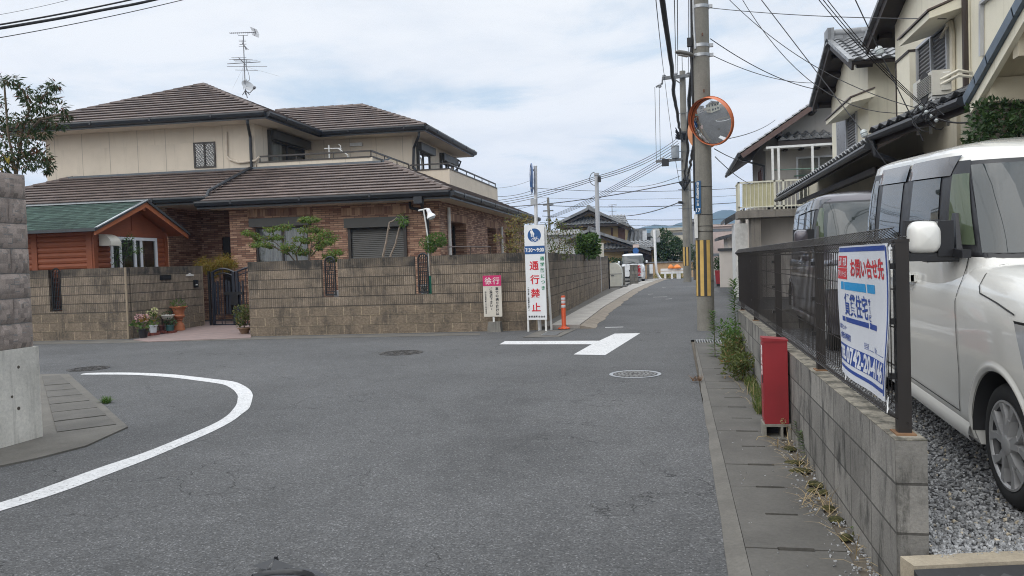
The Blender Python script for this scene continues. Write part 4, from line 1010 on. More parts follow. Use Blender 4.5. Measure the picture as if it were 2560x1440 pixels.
PINKF = mk_leaf('pink_petal', (.50, .25, .25), (.62, .42, .42), .3); YELF = mk_leaf('cream_petal', (.52, .52, .24), (.62, .62, .36), .3)
def pot(name, label, c, r0_, r1, h, mat, soilz=.92, group=None, prof=None):
    t = thing(name, label, 'plant pot', c, group); c = Vector(c)
    b = MB(); b.lathe(prof or [(r0_, 0), (r1, h), (r1+.012, h), (r1+.012, h-.02), (r1-.01, h), (r1-.015, h*soilz)], c, 22, cap=True); b.build('pot', mat, t, 40)
    return t
rg = random.Random(11)
def bricks(c, n_, z=.02):
    pass
c = G(359, 845, .02); t = pot('potted_hydrangea', 'black pot of pink hydrangea at the foot of the wall corner', c, .075, .105, .2, PBLK)
b = MB(); clump(b, c+Vector((0, 0, .32)), (.2, .2, .13), 60, .12, .075, rg); b.build('leaves', LF_HY, t)
b = MB()
for q in ((-.06, -.05, .46), (.09, -.03, .45)): clump(b, c+Vector(q), .075, 70, .035, .03, rg, shell=.8)
b.build('flower_head', PINKF, t)
def brickset(label, p0, nx):
    b = MB(); p = Vector(p0)
    for k in range(nx): b.obox(p+Vector((k*.108, .03*k, 0)), (.1, .0, 0), (0, .2, 0), (0, 0, .062))
    o = b.build('loose_brick', REDBR); tag(o, label, 'bricks')
c = G(385, 838, .035); brickset('red bricks under the white flower pot', c+Vector((-.13, -.12, 0)), 2)
c = c+Vector((0, -.02, .063)); t = pot('potted_hydrangea', 'white pot of cream hydrangea standing on red bricks', c, .07, .095, .17, PWHT)
b = MB(); clump(b, c+Vector((0, 0, .29)), (.15, .15, .14), 50, .10, .06, rg); b.build('leaves', LF_HY, t)
b = MB()
for q in ((-.06, -.03, .44), (.06, 0, .50)): clump(b, c+Vector(q), .06, 55, .035, .03, rg, shell=.8)
b.build('flower_head', YELF, t)
c = G(403, 833, .055); brickset('two red bricks under the small dark red pot', c+Vector((-.1, -.08, 0)), 2)
pot('empty_pot', 'small dark red pot behind the white bowl stand', c+Vector((0, 0.03, .063)), .05, .07, .12, DRED)
c = G(420, 829, .065)
t = thing('bowl_stand', 'white flower bowl on a thin black wire stand beside the terracotta urn', 'plant stand', c)
b = MB(); b.lathe([(.05, .27), (.11, .31), (.135, .36), (.165, .385), (.165, .40), (.14, .395), (.12, .37), (.001, .36)], c, 24); b.build('bowl', plain('white_bowl', (.66, .65, .60), .3), t, 40)
b = MB(); 
for k in range(4): a = k*math.pi/2+.4; b.tube([c+Vector((math.cos(a)*.13, math.sin(a)*.13, 0)), c+Vector((math.cos(a)*.11, math.sin(a)*.11, .33))], .006, 4)
b.build('wire_leg', BLACK, t); b = MB(); clump(b, c+Vector((0, 0, .42)), (.08, .08, .06), 26, .06, .03, rg); b.build('plant', LF_DRK, t)
c = G(427, 833, .045); brickset('red bricks under the teal planter', c+Vector((-.13, -.1, 0)), 2)
c = c+Vector((.0, -.02, .063)); t = pot('potted_plant', 'small teal planter with dark leaves in front of the terracotta urn', c, .08, .095, .13, TEAL); b = MB(); clump(b, c+Vector((0, 0, .2)), (.14, .12, .08), 45, .07, .04, rg); b.build('leaves', LF_DRK, t)
c = G(449, 826, .062)
t = thing('terracotta_urn', 'tall terracotta pedestal urn planted with ferny leaves by the gate', 'urn', c); K = .62/.62
b = MB(); b.lathe([(.125, 0), (.13, .03), (.115, .06), (.12, .1), (.105, .15), (.07, .2), (.066, .235), (.09, .25), (.092, .265), (.07, .275), (.10, .30), (.135, .33), (.14, .36), (.12, .38), (.125, .46), (.16, .54), (.205, .565), (.205, .58), (.17, .575), (.13, .55)], c, 28); b.build('urn', TERRA, t, 40)
b = MB(); clump(b, c+Vector((0, 0, .63)), (.15, .15, .09), 110, .10, .018, rg); b.build('foliage', LF_GRN, t)
c = PY(612, 838, 15.55); c.z = .02
t = pot('potted_shrub', 'brown bowl pot with a leafy shrub at the left end of the long wall', c, .07, .14, .15, BROWNP)
b = MB()
for (q, r_) in blobby(rg, c+Vector((-.02, 0, .42)), (.22, .18, .26), 12, .9, (.09, .14)): clump(b, q, r_, 55, .055, .03, rg)
b.build('leaves', LF_OLV, t); b = MB()
for k in range(5): b.tube([c+Vector((0, 0, .1)), c+Vector((rg.uniform(-.12, .12), rg.uniform(-.1, .1), .4))], .007, 4)
b.build('stem', BARK, t)
# golden weeping shrub inside the gate
def shrub(name, label, cat, blobs, L, W, leaf, stems, bark=BARK, n=60, droop=0.0, group=None, base=None, rg=rg, sr=.012):
    base = Vector(base); t = thing(name, label, cat, base, group); b = MB()
    for (q, r_) in blobs: clump(b, q, r_, n, L, W, rg, droop)
    b.build('foliage', leaf, t); b = MB()
    for s_ in stems: b.tube([Vector(x) for x in s_], [sr*(1-.6*k/(len(s_)-1)) for k in range(len(s_))], 5)
    if stems: b.build('stem', bark, t)
    return t
YY = 18.6
bl = [(PY(x, y, YY+rg.uniform(-.25, .25)), r_) for x, y, r_ in ((498, 662, .13), (512, 656, .15), (527, 664, .17), (545, 668, .17), (556, 650, .17), (570, 648, .14), (566, 662, .16), (536, 676, .15), (585, 660, .08), (548, 660, .16), (520, 672, .12))]
shrub('golden_shrub', 'golden feathery weeping shrub growing just inside the gate', 'shrub', bl, .11, .014, LF_YEL, [[PY(545, 800, YY), PY(548, 720, YY), PY(550, 665, YY)], [PY(548, 730, YY), PY(530, 690, YY), PY(515, 662, YY)]], n=260, droop=.9, base=zset(PY(545, 800, YY), 0.02))
# maple behind the wall in front of the curtained window
YM = 16.9
def M4(x, y, dy=0.0): return PY(560+x/4, 500+y/4, YM+dy)
pads = [(240, 325, .11), (300, 345, .10), (345, 375, .11), (320, 435, .13), (400, 440, .12), (460, 292, .11), (480, 372, .13), (545, 372, .1), (575, 275, .13), (630, 265, .13), (790, 195, .1), (850, 190, .15), (905, 190, .1), (800, 300, .15), (870, 290, .15), (930, 300, .1), (750, 385, .13), (830, 400, .12), (925, 360, .15), (1020, 325, .14), (1080, 375, .14), (960, 420, .15), (1040, 420, .13), (640, 455, .16), (700, 490, .18), (770, 520, .15), (840, 520, .12), (620, 500, .12), (1050, 560, .13), (1100, 520, .13), (1150, 520, .08), (950, 470, .1), (460, 455, .1), (1085, 590, .1)]
bl = [(M4(x, y, rg.uniform(-.3, .3)), r_) for x, y, r_ in pads]
tr = [M4(770, 760), M4(730, 640), M4(650, 540), M4(540, 450), M4(430, 360)]
stems = [tr, [M4(640, 545), M4(470, 450), M4(340, 380), M4(250, 330)], [M4(860, 760), M4(850, 560), M4(880, 440), M4(850, 300), M4(850, 200)], [M4(880, 470), M4(1000, 380), M4(1080, 370)], [M4(870, 560), M4(950, 470), M4(1030, 430)], [M4(1040, 740), M4(1080, 600), M4(1120, 520)], [M4(600, 500), M4(590, 380), M4(610, 280)], [M4(735, 640), M4(720, 540), M4(790, 400), M4(810, 310)]]
t = thing('maple_tree', 'low spreading green maple above the wall before the curtained window', 'tree', zset(M4(800, 760), 0.02)); b = MB()
for q, r_ in bl:
    clump(b, q, (r_*1.25, r_*1.25, r_*.55), 130, .062, .034, rg, .9, .1)
b.build('crown', LF_MAPLE, t); b = MB()
for s_ in stems: b.tube(s_, [.022*(1-.7*k/(len(s_)-1)) for k in range(len(s_))], 6)
b.tube([zset(M4(800, 760), 0), M4(790, 720), M4(740, 650)], [.04, .035, .025], 7)
b.tube([zset(M4(1000, 760), 0), M4(860, 740)], [.03, .02], 6); b.build('trunk', BARK, t)
# pollarded tree
t = thing('pollarded_tree', 'bare pollarded sapling with two stubs and one leaf tuft before the closed shutter', 'tree', zset(M4(1630, 700), .02)); b = MB()
b.tube([zset(M4(1630, 720), 0), M4(1590, 560), M4(1622, 420), M4(1640, 300), M4(1655, 225), M4(1690, 210), M4(1728, 178)], [.035, .03, .026, .022, .02, .016, .012], 7)
b.tube([zset(M4(1640, 720), 0), M4(1665, 560), M4(1715, 440), M4(1740, 330), M4(1762, 250), M4(1775, 215)], [.03, .026, .022, .02, .018, .012], 7)
b.tube([M4(1645, 270), M4(1660, 290)], .014, 5); b.build('trunk', BARK_L, t); b = MB(); clump(b, M4(1785, 195), (.12, .1, .12), 70, .11, .04, rg, .8); b.build('leaf_tuft', LF_GRN, t)
# topiary
t = thing('topiary', 'clipped round green topiary on a thin stem above the right arched grille', 'topiary', zset(M4(2050, 700), .02)); b = MB()
for (x, y, r_) in ((2030, 430, .17), (2080, 440, .17), (2090, 390, .14), (2150, 385, .16), (2175, 420, .11), (2060, 480, .13)): clump(b, M4(x, y, rg.uniform(-.1, .1)), (r_, r_, r_*.85), 260, .045, .026, rg, 0, .6)
b.build('crown', LF_GRN, t); b = MB(); b.tube([zset(M4(2056, 720), 0), M4(2056, 580), M4(2050, 500)], .02, 6); b.tube([M4(2056, 570), M4(2100, 480)], .01, 5); b.build('stem', BARK_L, t)
# clamp lamp on a pole
t = thing('garden_lamp', 'white bell shaded clamp lamp on a thin white pole beside the topiary', 'lamp', zset(M4(2042, 700), .02)); b = MB(); b.tube([zset(M4(2048, 720), 0), M4(2040, 390), M4(2022, 260), M4(1993, 88)], .018, 6); b.tube([M4(1945, 106), M4(1995, 96), M4(2030, 86), M4(2042, 96)], .02, 6); b.build('pole', WHITE_D, t)
p0, p1 = M4(2040, 95), M4(2075, 175); ax = (p1-p0).normalized(); b = MB(); b.lathe([(.03, -.02), (.045, 0), (.05, .06), (.06, .11), (.10, .16), (.11, .20), (.105, .2), (.05, .12)], p0, 20, axis=ax); b.build('lamp_shade', plain('white_enamel', (.72, .72, .73), .3), t, 45); b = MB(); b.lathe([(.04, .1), (.085, .19), (.07, .235), (.03, .25)], p0, 16, axis=ax); b.build('bulb', plain('frosted_bulb', (.55, .57, .58), .2), t, 45)
# odds and ends seen through the openings
p = TW((g2a+.28, .55, .0)); t = thing('garden_table', 'white plastic garden table seen through the right arched grille', 'table', p); b = MB(); b.box(p.x-.3, p.x+.3, p.y-.2, p.y+.2, .98, 1.01); b.build('table_top', WHITE, t); 
for dx in (-.22, .22):
    b = MB(); b.box(p.x+dx-.02, p.x+dx+.02, p.y-.15, p.y+.15, .02, .98); b.build('leg', WHITE, t)
p = TW((g2b-.06, .45, 0)); b = MB(); b.lathe([(.10, 0.02), (.13, 1.2), (.135, 1.2), (.12, 1.18)], zset(p, 0), 16); o = b.build('green_bin', plain('green_plastic', (.02, .20, .14), .4)); tag(o, 'green plastic tub behind the right arched grille', 'tub')
p = TW((g1a+.24, .6, 0)); b = MB(); b.box(p.x-.2, p.x+.22, p.y, p.y+.3, .02, .93); b.tube([p+Vector((.05, 0, .9)), p+Vector((.1, 0, 1.28))], .03, 6); o = b.build('garden_crate', plain('silver_crate', (.45, .46, .48), .3)); tag(o, 'silver garden crate behind the left arched grille', 'crate')
# small tree before the cabin window
YB = 16.0
def C3(x, y, dy=0): return PY(x/3.43, 460+y/3.43, YB+dy)
bl = [(C3(x, y, rg.uniform(-.2, .2)), r_) for x, y, r_ in ((800, 570, .07), (860, 575, .09), (940, 560, .12), (990, 520, .12), (1010, 600, .12), (1080, 560, .15), (1110, 500, .12), (1120, 450, .06), (1080, 620, .14), (1140, 560, .1), (1190, 570, .07), (1040, 490, .09), (960, 640, .1), (1000, 660, .1))]
shrub('bamboo_shrub', 'thin airy green shrub in front of the cabin window', 'shrub', bl, .085, .016, LF_GRN, [[C3(1060, 780), C3(1070, 640), C3(1110, 470)], [C3(1060, 700), C3(980, 590), C3(800, 570)], [C3(1065, 650), C3(1150, 580), C3(1195, 565)]], n=34, base=zset(C3(1060, 800), .02), sr=.009)
# corner shrubs beyond the tall sign
def Z2(x, y, Y): return PY(1080+x/5.144, 500+y/5.144, Y)
bl = [(Z2(x, y, 18.4+rg.uniform(-.3, .3)), r_) for x, y, r_ in ((850, 500, .1), (1020, 260, .16), (1060, 310, .2), (1120, 290, .2), (1180, 270, .18), (1240, 280, .14), (1010, 400, .12), (1070, 450, .22), (1130, 480, .2), (1080, 550, .22), (1030, 590, .2), (1140, 580, .2), (1100, 640, .22), (1000, 640, .15))]
shrub('nandina_shrub', 'yellowing feathery nandina shrub left of the tall school-route sign', 'shrub', bl, .075, .024, mk_leaf('yellowing_leaf', (.11, .12, .04), (.24, .20, .055), .35, (.34, .20, .05)), [[Z2(1090, 760, 18.4), Z2(1080, 560, 18.4), Z2(1060, 300, 18.4)], [Z2(1100, 740, 18.4), Z2(1130, 500, 18.4), Z2(1200, 280, 18.4)], [Z2(1060, 740, 18.4), Z2(900, 560, 18.4), Z2(840, 480, 18.4)]], n=62, base=zset(Z2(1090, 760, 18.4), .02))
bl = [(Z2(x, y, 19.5+rg.uniform(-.4, .4)), r_) for x, y, r_ in ((1500, 290, .09), (1480, 420, .12), (1520, 460, .15), (1600, 290, .07), (1620, 400, .12), (1660, 330, .1), (1560, 540, .2), (1500, 600, .2), (1640, 560, .22), (1700, 480, .16), (1740, 380, .12), (1860, 390, .13), (1720, 600, .22), (1600, 640, .22), (1790, 540, .16), (1500, 660, .2), (1780, 640, .2), (1700, 660, .2))]
shrub('rose_bush', 'tall loose leafy rose bush right of the tall school-route sign', 'shrub', bl, .065, .036, LF_OLV, [[Z2(1550, 760, 19.5), Z2(1530, 600, 19.5), Z2(1480, 430, 19.5), Z2(1510, 290, 19.5)], [Z2(1620, 760, 19.5), Z2(1640, 560, 19.5), Z2(1600, 300, 19.5)], [Z2(1700, 760, 19.5), Z2(1700, 600, 19.5), Z2(1740, 360, 19.5)], [Z2(1720, 760, 19.5), Z2(1800, 560, 19.5), Z2(1870, 380, 19.5)], [Z2(1560, 700, 19.5), Z2(1700, 450, 19.5), Z2(1660, 330, 19.5)]], n=40, base=zset(Z2(1620, 760, 19.5), .02))
bl = [(Z2(x, y, 26+rg.uniform(-.3, .3)), r_) for x, y, r_ in ((1915, 480, .1), (1900, 620, .16), (1945, 570, .16), (2000, 540, .17), (2060, 520, .17), (2100, 540, .14), (1985, 610, .2), (2050, 620, .2), (2110, 610, .14), (1910, 670, .16), (2020, 670, .2), (2095, 680, .15), (2085, 470, .09), (2040, 480, .1))]
shrub('garden_bush', 'dense fresh green bush at the foot of the pale steel service pole', 'shrub', bl, .12, .075, mk_leaf('bush_leaf', (.045, .10, .022), (.10, .165, .04), .35), [[Z2(2020, 780, 26), Z2(2020, 640, 26), Z2(2040, 520, 26)], [Z2(1960, 780, 26), Z2(1930, 600, 26), Z2(1920, 480, 26)]], n=80, base=zset(Z2(2020, 780, 26), .02), sr=.03)
# garden rail by the side windows
b = MB(); y0 = 17.2
p, q = PY(1120, 617, 19), PY(1226, 617, 21.5); b.tube([p, q], .02, 6)
for f_ in (0, .5, 1): x = p.lerp(q, f_); b.tube([x, zset(x, 0)], .016, 6)
b.tube([zset(p, p.z-.3), zset(q, q.z-.3)], .01, 5)
o = b.build('garden_rail', plain('brown_rail', (.10, .07, .055), .5)); tag(o, 'thin brown metal rail along the brick side of the house', 'rail')

# ------------------------------------------------------------------ signs at the corner
RED = plain('sign_red', (.55, .012, .025), .45, .04); BLUE = plain('sign_blue', (.008, .075, .24), .4, .05); GREENT = plain('sign_green', (.012, .20, .10), .5, .04); DARKT = plain('sign_black', (.03, .03, .035), .5, .05); MAG = plain('sign_magenta', (.52, .012, .12), .5, .06); SIGNW = plain('sign_white', (.72, .73, .74), .45, .04, 4, dirt=.06); SIGNI = plain('sign_ivory', (.56, .52, .45), .55, .08, 5, dirt=.15)
sb = PY(1318, 822, 15.42); sb.z = 0
nS = Vector((-.06, -1, 0)).normalized(); uS = Vector((-nS.y, nS.x, 0))
def PS(px, py): return PN(px, py, sb, nS)
tl, tr_, bl_, br_ = PS(1309.5, 564), PS(1359.5, 561), PS(1318, 799.5), PS(1367, 799.5)
SWd, SHt = .5*((tr_-tl).length+(br_-bl_).length), (tl.z+tr_.z-bl_.z-br_.z)/2
ux = ((br_-bl_)+(tr_-tl)).normalized(); ux.z = 0; ux.normalize(); uy = ((tl-bl_)+(tr_-br_)).normalized(); uy = (uy-ux*uy.dot(ux)).normalized()
un = ux.cross(uy)
so_ = bl_ + (br_-bl_-ux*SWd)*.5
def SB(u, v, d=0.0): return so_+ux*(u*SWd)+uy*((1-v)*SHt)+un*d
sgn = thing('school_route_sign', 'tall white free-standing sign with red lettering and a blue disc at the wall corner', 'sign', zset(SB(.5, 1), 0))
b = MB(); b.obox(SB(0, 1, -.03), ux*SWd, uy*SHt, un*.03); b.build('board', SIGNW, sgn)
b = MB()
for u in (.03, .93): b.bar(SB(u, 1, -.03), zset(SB(u, 1.11, -.03), 0), .038, .038)
bk = -un*.32
for u in (.5, 1.06): b.bar(SB(u-.02, .02, -.04), zset(SB(u, 1.11, -.03), 0)-Vector((un.x, un.y, 0))*.26, .04, .04)
b.build('leg', WHITE_D, sgn)
b = MB(); b.obox(SB(0, .305, .001), ux*SWd, uy*(SHt*.085), un*.0015); b.lathe([(SWd*.335, 0), (SWd*.335, .002), (.001, .002)], SB(.50, .108, .0005), 48, axis=un); b.build('blue_field', BLUE, sgn)
b = MB(); letters(b, '7:30～9:00', SB(.5, .263, .003), ux, uy, h=.082, bold=.002, fitw=SWd*.93); b.build('time_lettering', WHITE, sgn)
def fig(mb, o, h, U, V, N):   # pictogram person
    pr = [(0, .0), (.07, 0), (.085, .42), (.10, .42), (.115, 0), (.185, 0), (.19, .45), (.21, .45), (.25, .42), (.28, .70), (.22, .80), (-.02, .80), (-.09, .70), (-.06, .42), (-.02, .45), (0, .45)]
    mb.prism([o+U*((x-.09)*h)+V*(y*h) for x, y in pr], N*.001); mb.lathe([(.085*h, 0), (.085*h, .001), (.001, .001)], o+U*.0+V*(.90*h), 14, axis=N)
b = MB(); fig(b, SB(.37, .125, .003), .165, ux, uy, un); fig(b, SB(.46, .125, .003), .10, ux, uy, un)
for u in (.45, .63):
    c = SB(u, .155, .003); b.lathe([(.028, 0), (.036, 0), (.036, .001), (.028, .001), (.028, 0)], c, 24, axis=un, cap=False)
cc_ = [SB(.45, .155, .0035), SB(.50, .135, .0035), SB(.60, .135, .0035), SB(.63, .155, .0035)]
for p, q in ((0, 1), (1, 2), (2, 3)): b.bar(cc_[p], cc_[q], .007, .002, up=un)
b.bar(SB(.54, .157, .0035), cc_[2], .007, .002, up=un); b.bar(SB(.54, .157, .0035), SB(.49, .128, .0035), .007, .002, up=un); b.bar(SB(.45, .128, .0035), SB(.52, .128, .0035), .009, .002, up=un); b.bar(SB(.595, .126, .0035), SB(.66, .126, .0035), .007, .002, up=un); b.bar(SB(.6, .137, .0035), SB(.6, .126, .0035), .007, .002, up=un)
b.build('pictogram', WHITE, sgn)
b = MB()
for k, ch in enumerate('通行禁止'): letters(b, ch, SB(.445+.012*k, .428+.1455*k, .001), ux, uy, h=SWd*.47, bold=.0045)
b.build('red_lettering', RED, sgn)
b = MB()
for k, ch in enumerate('通学路につき'): letters(b, ch, SB(.855+.003*k, .355+.0620*k, .001), ux, uy, h=SWd*.215, bold=.0022)
b.build('green_lettering', GREENT, sgn)
b = MB(); letters(b, '（歩行者・自転車を除く）', SB(.115, .660, .001), ux, uy, h=.0425, w=.036, bold=.001, vertical=True, gap=1.0); b.build('small_lettering', DARKT, sgn)
b = MB()
for k, ch in enumerate('菅原東町自治会'): letters(b, ch, SB(.13+.124*k, .966, .001), ux, uy, h=.042, bold=.0012)
b.build('small_lettering', DARKT, sgn)
# slow-down sign on a concrete foot
pb = G(1236, 829); pb.y = 15.47; pb.z = 0
def PP(px, py): return PN(px, py, pb, nS)
tl, tr_, bl_, br_ = PP(1205.5, 689), PP(1251, 688), PP(1210, 792), PP(1256, 791)
w2, h2 = .5*((tr_-tl).length+(br_-bl_).length), (tl.z+tr_.z-bl_.z-br_.z)/2
uy2 = ((tl-bl_)+(tr_-br_)).normalized(); uy2 = (uy2-ux*uy2.dot(ux)).normalized(); un2 = ux.cross(uy2)
def SL(u, v, d=0.0): return bl_+ux*(u*w2)+uy2*((1-v)*h2)+un2*d
ss = thing('slow_down_sign', 'small cream sign with a magenta slow-down header on a concrete foot before the brown wall', 'sign', zset(SL(.5, 1), 0))
b = MB(); b.obox(SL(0, 1, -.012), ux*w2, uy2*h2, un2*.012); b.build('board', SIGNI, ss)
b = MB(); b.obox(SL(0, .255, .001), ux*w2, uy2*(h2*.255), un2*.001); b.build('header', MAG, ss)
b = MB()
for k, ch in enumerate('徐行'): letters(b, ch, SL(.29+.43*k, .13, .0025), ux, uy2, h=.155, bold=.0022)
b.build('header_lettering', plain('header_cream', (.70, .62, .60), .5), ss)
b = MB()
for k, ch in enumerate('車での通り抜けは'): letters(b, ch, SL(.755, .325+.0865*k, .001), ux, uy2, h=.068, bold=.002)
for k, ch in enumerate('ご遠慮下さい。'): letters(b, ch, SL(.43, .325+.0815*k, .001), ux, uy2, h=.066, bold=.002)
for k, ch in enumerate('西大寺国見町二丁目自治会'): letters(b, ch, SL(.13, .405+.0455*k, .001), ux, uy2, h=.034, bold=.0008)
b.build('lettering', DARKT, ss)
b = MB(); b.bar(SL(.5, .3, -.025), zset(SL(.52, 1.2, -.025), .1), .04, .03); b.build('post', WHITE_D, ss)
b = MB(); c = zset(SL(.54, 1, -.05), 0); b.hexa([(c.x-.145, c.y-.1, 0), (c.x+.145, c.y-.1, 0), (c.x+.145, c.y+.1, 0), (c.x-.145, c.y+.1, 0), (c.x-.125, c.y-.09, .21), (c.x+.125, c.y-.09, .21), (c.x+.125, c.y+.09, .21), (c.x-.125, c.y+.09, .21)]); b.build('concrete_foot', mk_concrete('foot_concrete', (.19, .18, .16), 2, .5), ss)
# round blue sign seen nearly edge-on, on a steel pole
pc = PY(1341, 640, 15.62)
rs = thing('round_road_sign', 'blue round road sign seen almost edge-on at the top of a white pole', 'road sign', zset(pc, 0))
ptop = PY(1338.5, 417, 15.62); b = MB(); b.tube([zset(pc, 0)+Vector((.02, 0, 0)), pc, ptop], .036, 12); b.lathe([(.037, 0), (.037, .02), (.001, .03)], ptop, 12); b.build('pole', plain('white_pole', (.60, .60, .60), .4, .06, dirt=.15), rs, 40)
dc = PY(1329.5, 446, 15.60); dn = Vector((-math.cos(RAD(16)), -math.sin(RAD(16)), 0)); b = MB(); b.lathe([(.001, 0), (.31, 0), (.315, .006), (.31, .014), (.001, .014)], dc, 40, axis=dn); b.build('disc', plain('sign_blue_dull', (.012, .075, .23), .45), rs)
b = MB(); b.lathe([(.29, .0145), (.30, .0145), (.30, .016), (.29, .016)], dc, 40, axis=dn, cap=False); tu = Vector((-dn.y, dn.x, 0)); fig(b, dc+dn*.0155-tu*.03+Vector((0, 0, -.06)), .3, tu, Vector((0, 0, 1)), dn); b.build('pictogram', WHITE, rs)
b = MB()
for py in (425, 470): q = PY(1337, py, 15.61); b.obox(q-Vector((.09, .02, .015)), (.12, 0, 0), (0, .05, 0), (0, 0, .03))
q = PY(1336, 505, 15.62); b.box(q.x-.07, q.x+.05, q.y-.06, q.y+.06, q.z-.06, q.z+.06); b.build('bracket', STEEL, rs)
# bollard
c = G(1410, 821.5, .012); bo = thing('bollard', 'orange flexible bollard with white reflective bands beside the tall sign', 'bollard', c)
ORG = plain('orange_rubber', (.60, .085, .02), .5, .08); b = MB(); b.lathe([(.13, 0), (.13, .012), (.10, .025), (.06, .04), (.045, .06), (.045, .68), (.038, .69), (.001, .69)], c, 22); b.build('post', ORG, bo, 40)
for z_ in (.47, .56, .645-.02):
    b = MB(); b.lathe([(.0455, z_-.03), (.0468, z_-.028), (.0468, z_+.022), (.0455, z_+.025)], c, 22, cap=False); b.build('reflective_band', plain('reflective_white', (.68, .68, .70), .3) if 'reflective_white' not in bpy.data.materials else bpy.data.materials['reflective_white'], bo, 60)
b = MB()
for k in range(6): a = k*math.pi/3; b.lathe([(.012, .02), (.012, .034), (.001, .036)], c+Vector((math.cos(a)*.105, math.sin(a)*.105, 0)), 8)
b.build('anchor_bolt', STEEL, bo)
# ------------------------------------------------------------------ utility pole with stripes
POLEC = mk_concrete('pole_concrete', (.20, .19, .165), .8, .25, True, .2)
pb = G(1765, 825); pt = PY(1749.5, -60, pb.y-.02); pt = pb+(pt-pb)*1.75; R0, R1 = .166, .138
up_ = Vector((0, 0, 1)); pax = (pt-pb).normalized()
def onpole(z): return pb+pax*((z-pb.z)/pax.z)
def prad(z): return R0+(R1-R0)*z/pt.z
pole = thing('utility_pole', 'thick concrete utility pole with black and yellow stripes at the end of the fenced wall', 'utility pole', pb)
b = MB(); b.lathe([(R0, -.1), (R1, (pt-pb).length)], pb, 32, axis=pax); b.build('shaft', POLEC, pole, 40)
def patch(mb, a0, a1, z0, z1, off):
    A_ = Vector((0, -1, 0)); n_ = max(2, int(abs(a1-a0)/8)); 
    def fn(u, v):
        z = z0+(z1-z0)*v; a = RAD(a0+(a1-a0)*u); c = onpole(z); return c+Vector((math.sin(a), -math.cos(a), 0))*(prad(z)+off)
    mb.grid(fn, n_, 1)
z0, z1 = .66, 1.735
b = MB(); patch(b, -165, 38, z0, z1, .004); b.build('stripe_wrap', plain('wrap_black', (.035, .033, .03), .6), pole, 40)
b = MB()
for k in range(-3, 2): patch(b, -33+43.5*k, -9+43.5*k, z0+.005, z1-.005, .007)
b.build('yellow_stripe', plain('stripe_yellow', (.52, .34, .10), .6, .12, 8, dirt=.15), pole, 40)
b = MB()
for z_ in (1.9, 2.0, 2.22, 2.75, .95): b.lathe([(prad(z_)+.002, -.006), (prad(z_)+.008, 0), (prad(z_)+.002, .006)], onpole(z_), 24, axis=pax, cap=False)
b.build('wire_tie', BLACK, pole)
for z_ in (6.15, 5.42, 5.24, 4.0):
    b = MB(); b.lathe([(prad(z_)+.001, -.03), (prad(z_)+.008, -.03), (prad(z_)+.008, .03), (prad(z_)+.001, .03)], onpole(z_), 28, axis=pax, cap=False); q = onpole(z_)+Vector((prad(z_), -.02, 0)); b.box(q.x, q.x+.07, q.y-.03, q.y+.03, q.z-.03, q.z+.03); b.build('steel_band', STEEL, pole)
b = MB()
for z_, dx in ((6.3, .0), (5.6, .02), (4.55, .03)): q = onpole(z_)+Vector((dx, -prad(z_), 0)); b.tube([q, q+Vector((0, -.08, 0)), q+Vector((0, -.09, -.05))], .013, 6)
b.build('step_bolt', plain('rusty_iron', (.11, .05, .03), .9), pole)
b = MB(); q = onpole(7)+Vector((-prad(7)*.85, -.08, 0)); b.tube([q, onpole(5.9)+Vector((-prad(5.9)*.85, -.09, 0)), onpole(5.35)+Vector((-prad(5)*.7, -.12, 0))], .022, 8); b.build('cable_pipe', STEEL, pole, 40)
b = MB(); q = onpole(5.55); b.tube([onpole(7.2)+Vector((-.16, -.02, 0)), q+Vector((-.175, -.03, 0)), onpole(3.2)+Vector((-.17, -.02, 0)), onpole(2.3)+Vector((-.17, 0, 0))], .02, 6); q = onpole(5.5)+Vector((-.21, -.06, 0)); b.box(q.x-.05, q.x+.03, q.y-.04, q.y+.04, q.z-.08, q.z+.08); b.build('cable_drop', BLACK, pole)
# address plate
t = thing('address_plate', 'narrow blue address plate with white characters strapped to the concrete utility pole', 'address plate', PY(1745, 495, 15.05))
p = [PY(x, y, 15.06) for x, y in ((1738.5, 536), (1752.5, 533), (1751.5, 451), (1738, 455))]; n_ = Vector((-.25, -1, 0)).normalized()
b = MB(); b.prism(p, Vector((0, .012, 0))); b.build('plate', plain('plate_blue', (.012, .085, .21), .4), t)
b = MB(); tx = Vector((1, 0, 0)); ty = (p[3]-p[0]).normalized()
for k, ch in enumerate('西大寺国見町二丁目'): letters(b, ch, PY(1744.2+.06*k, 459+6.6*k, 15.055), tx, ty, h=.050, bold=.001)
letters(b, '17', PY(1745.8, 525.5, 15.055), tx, ty, h=.095, bold=.002); b.build('lettering', WHITE, t)
b = MB(); q = PY(1743, 565, 15.1); b.box(q.x-.05, q.x+.01, q.y-.03, q.y+.18, q.z-.23, q.z+.23); o = b.build('notice_plate', WHITE_D); tag(o, 'white notice plate turned away on the left side of the concrete utility pole', 'plate')
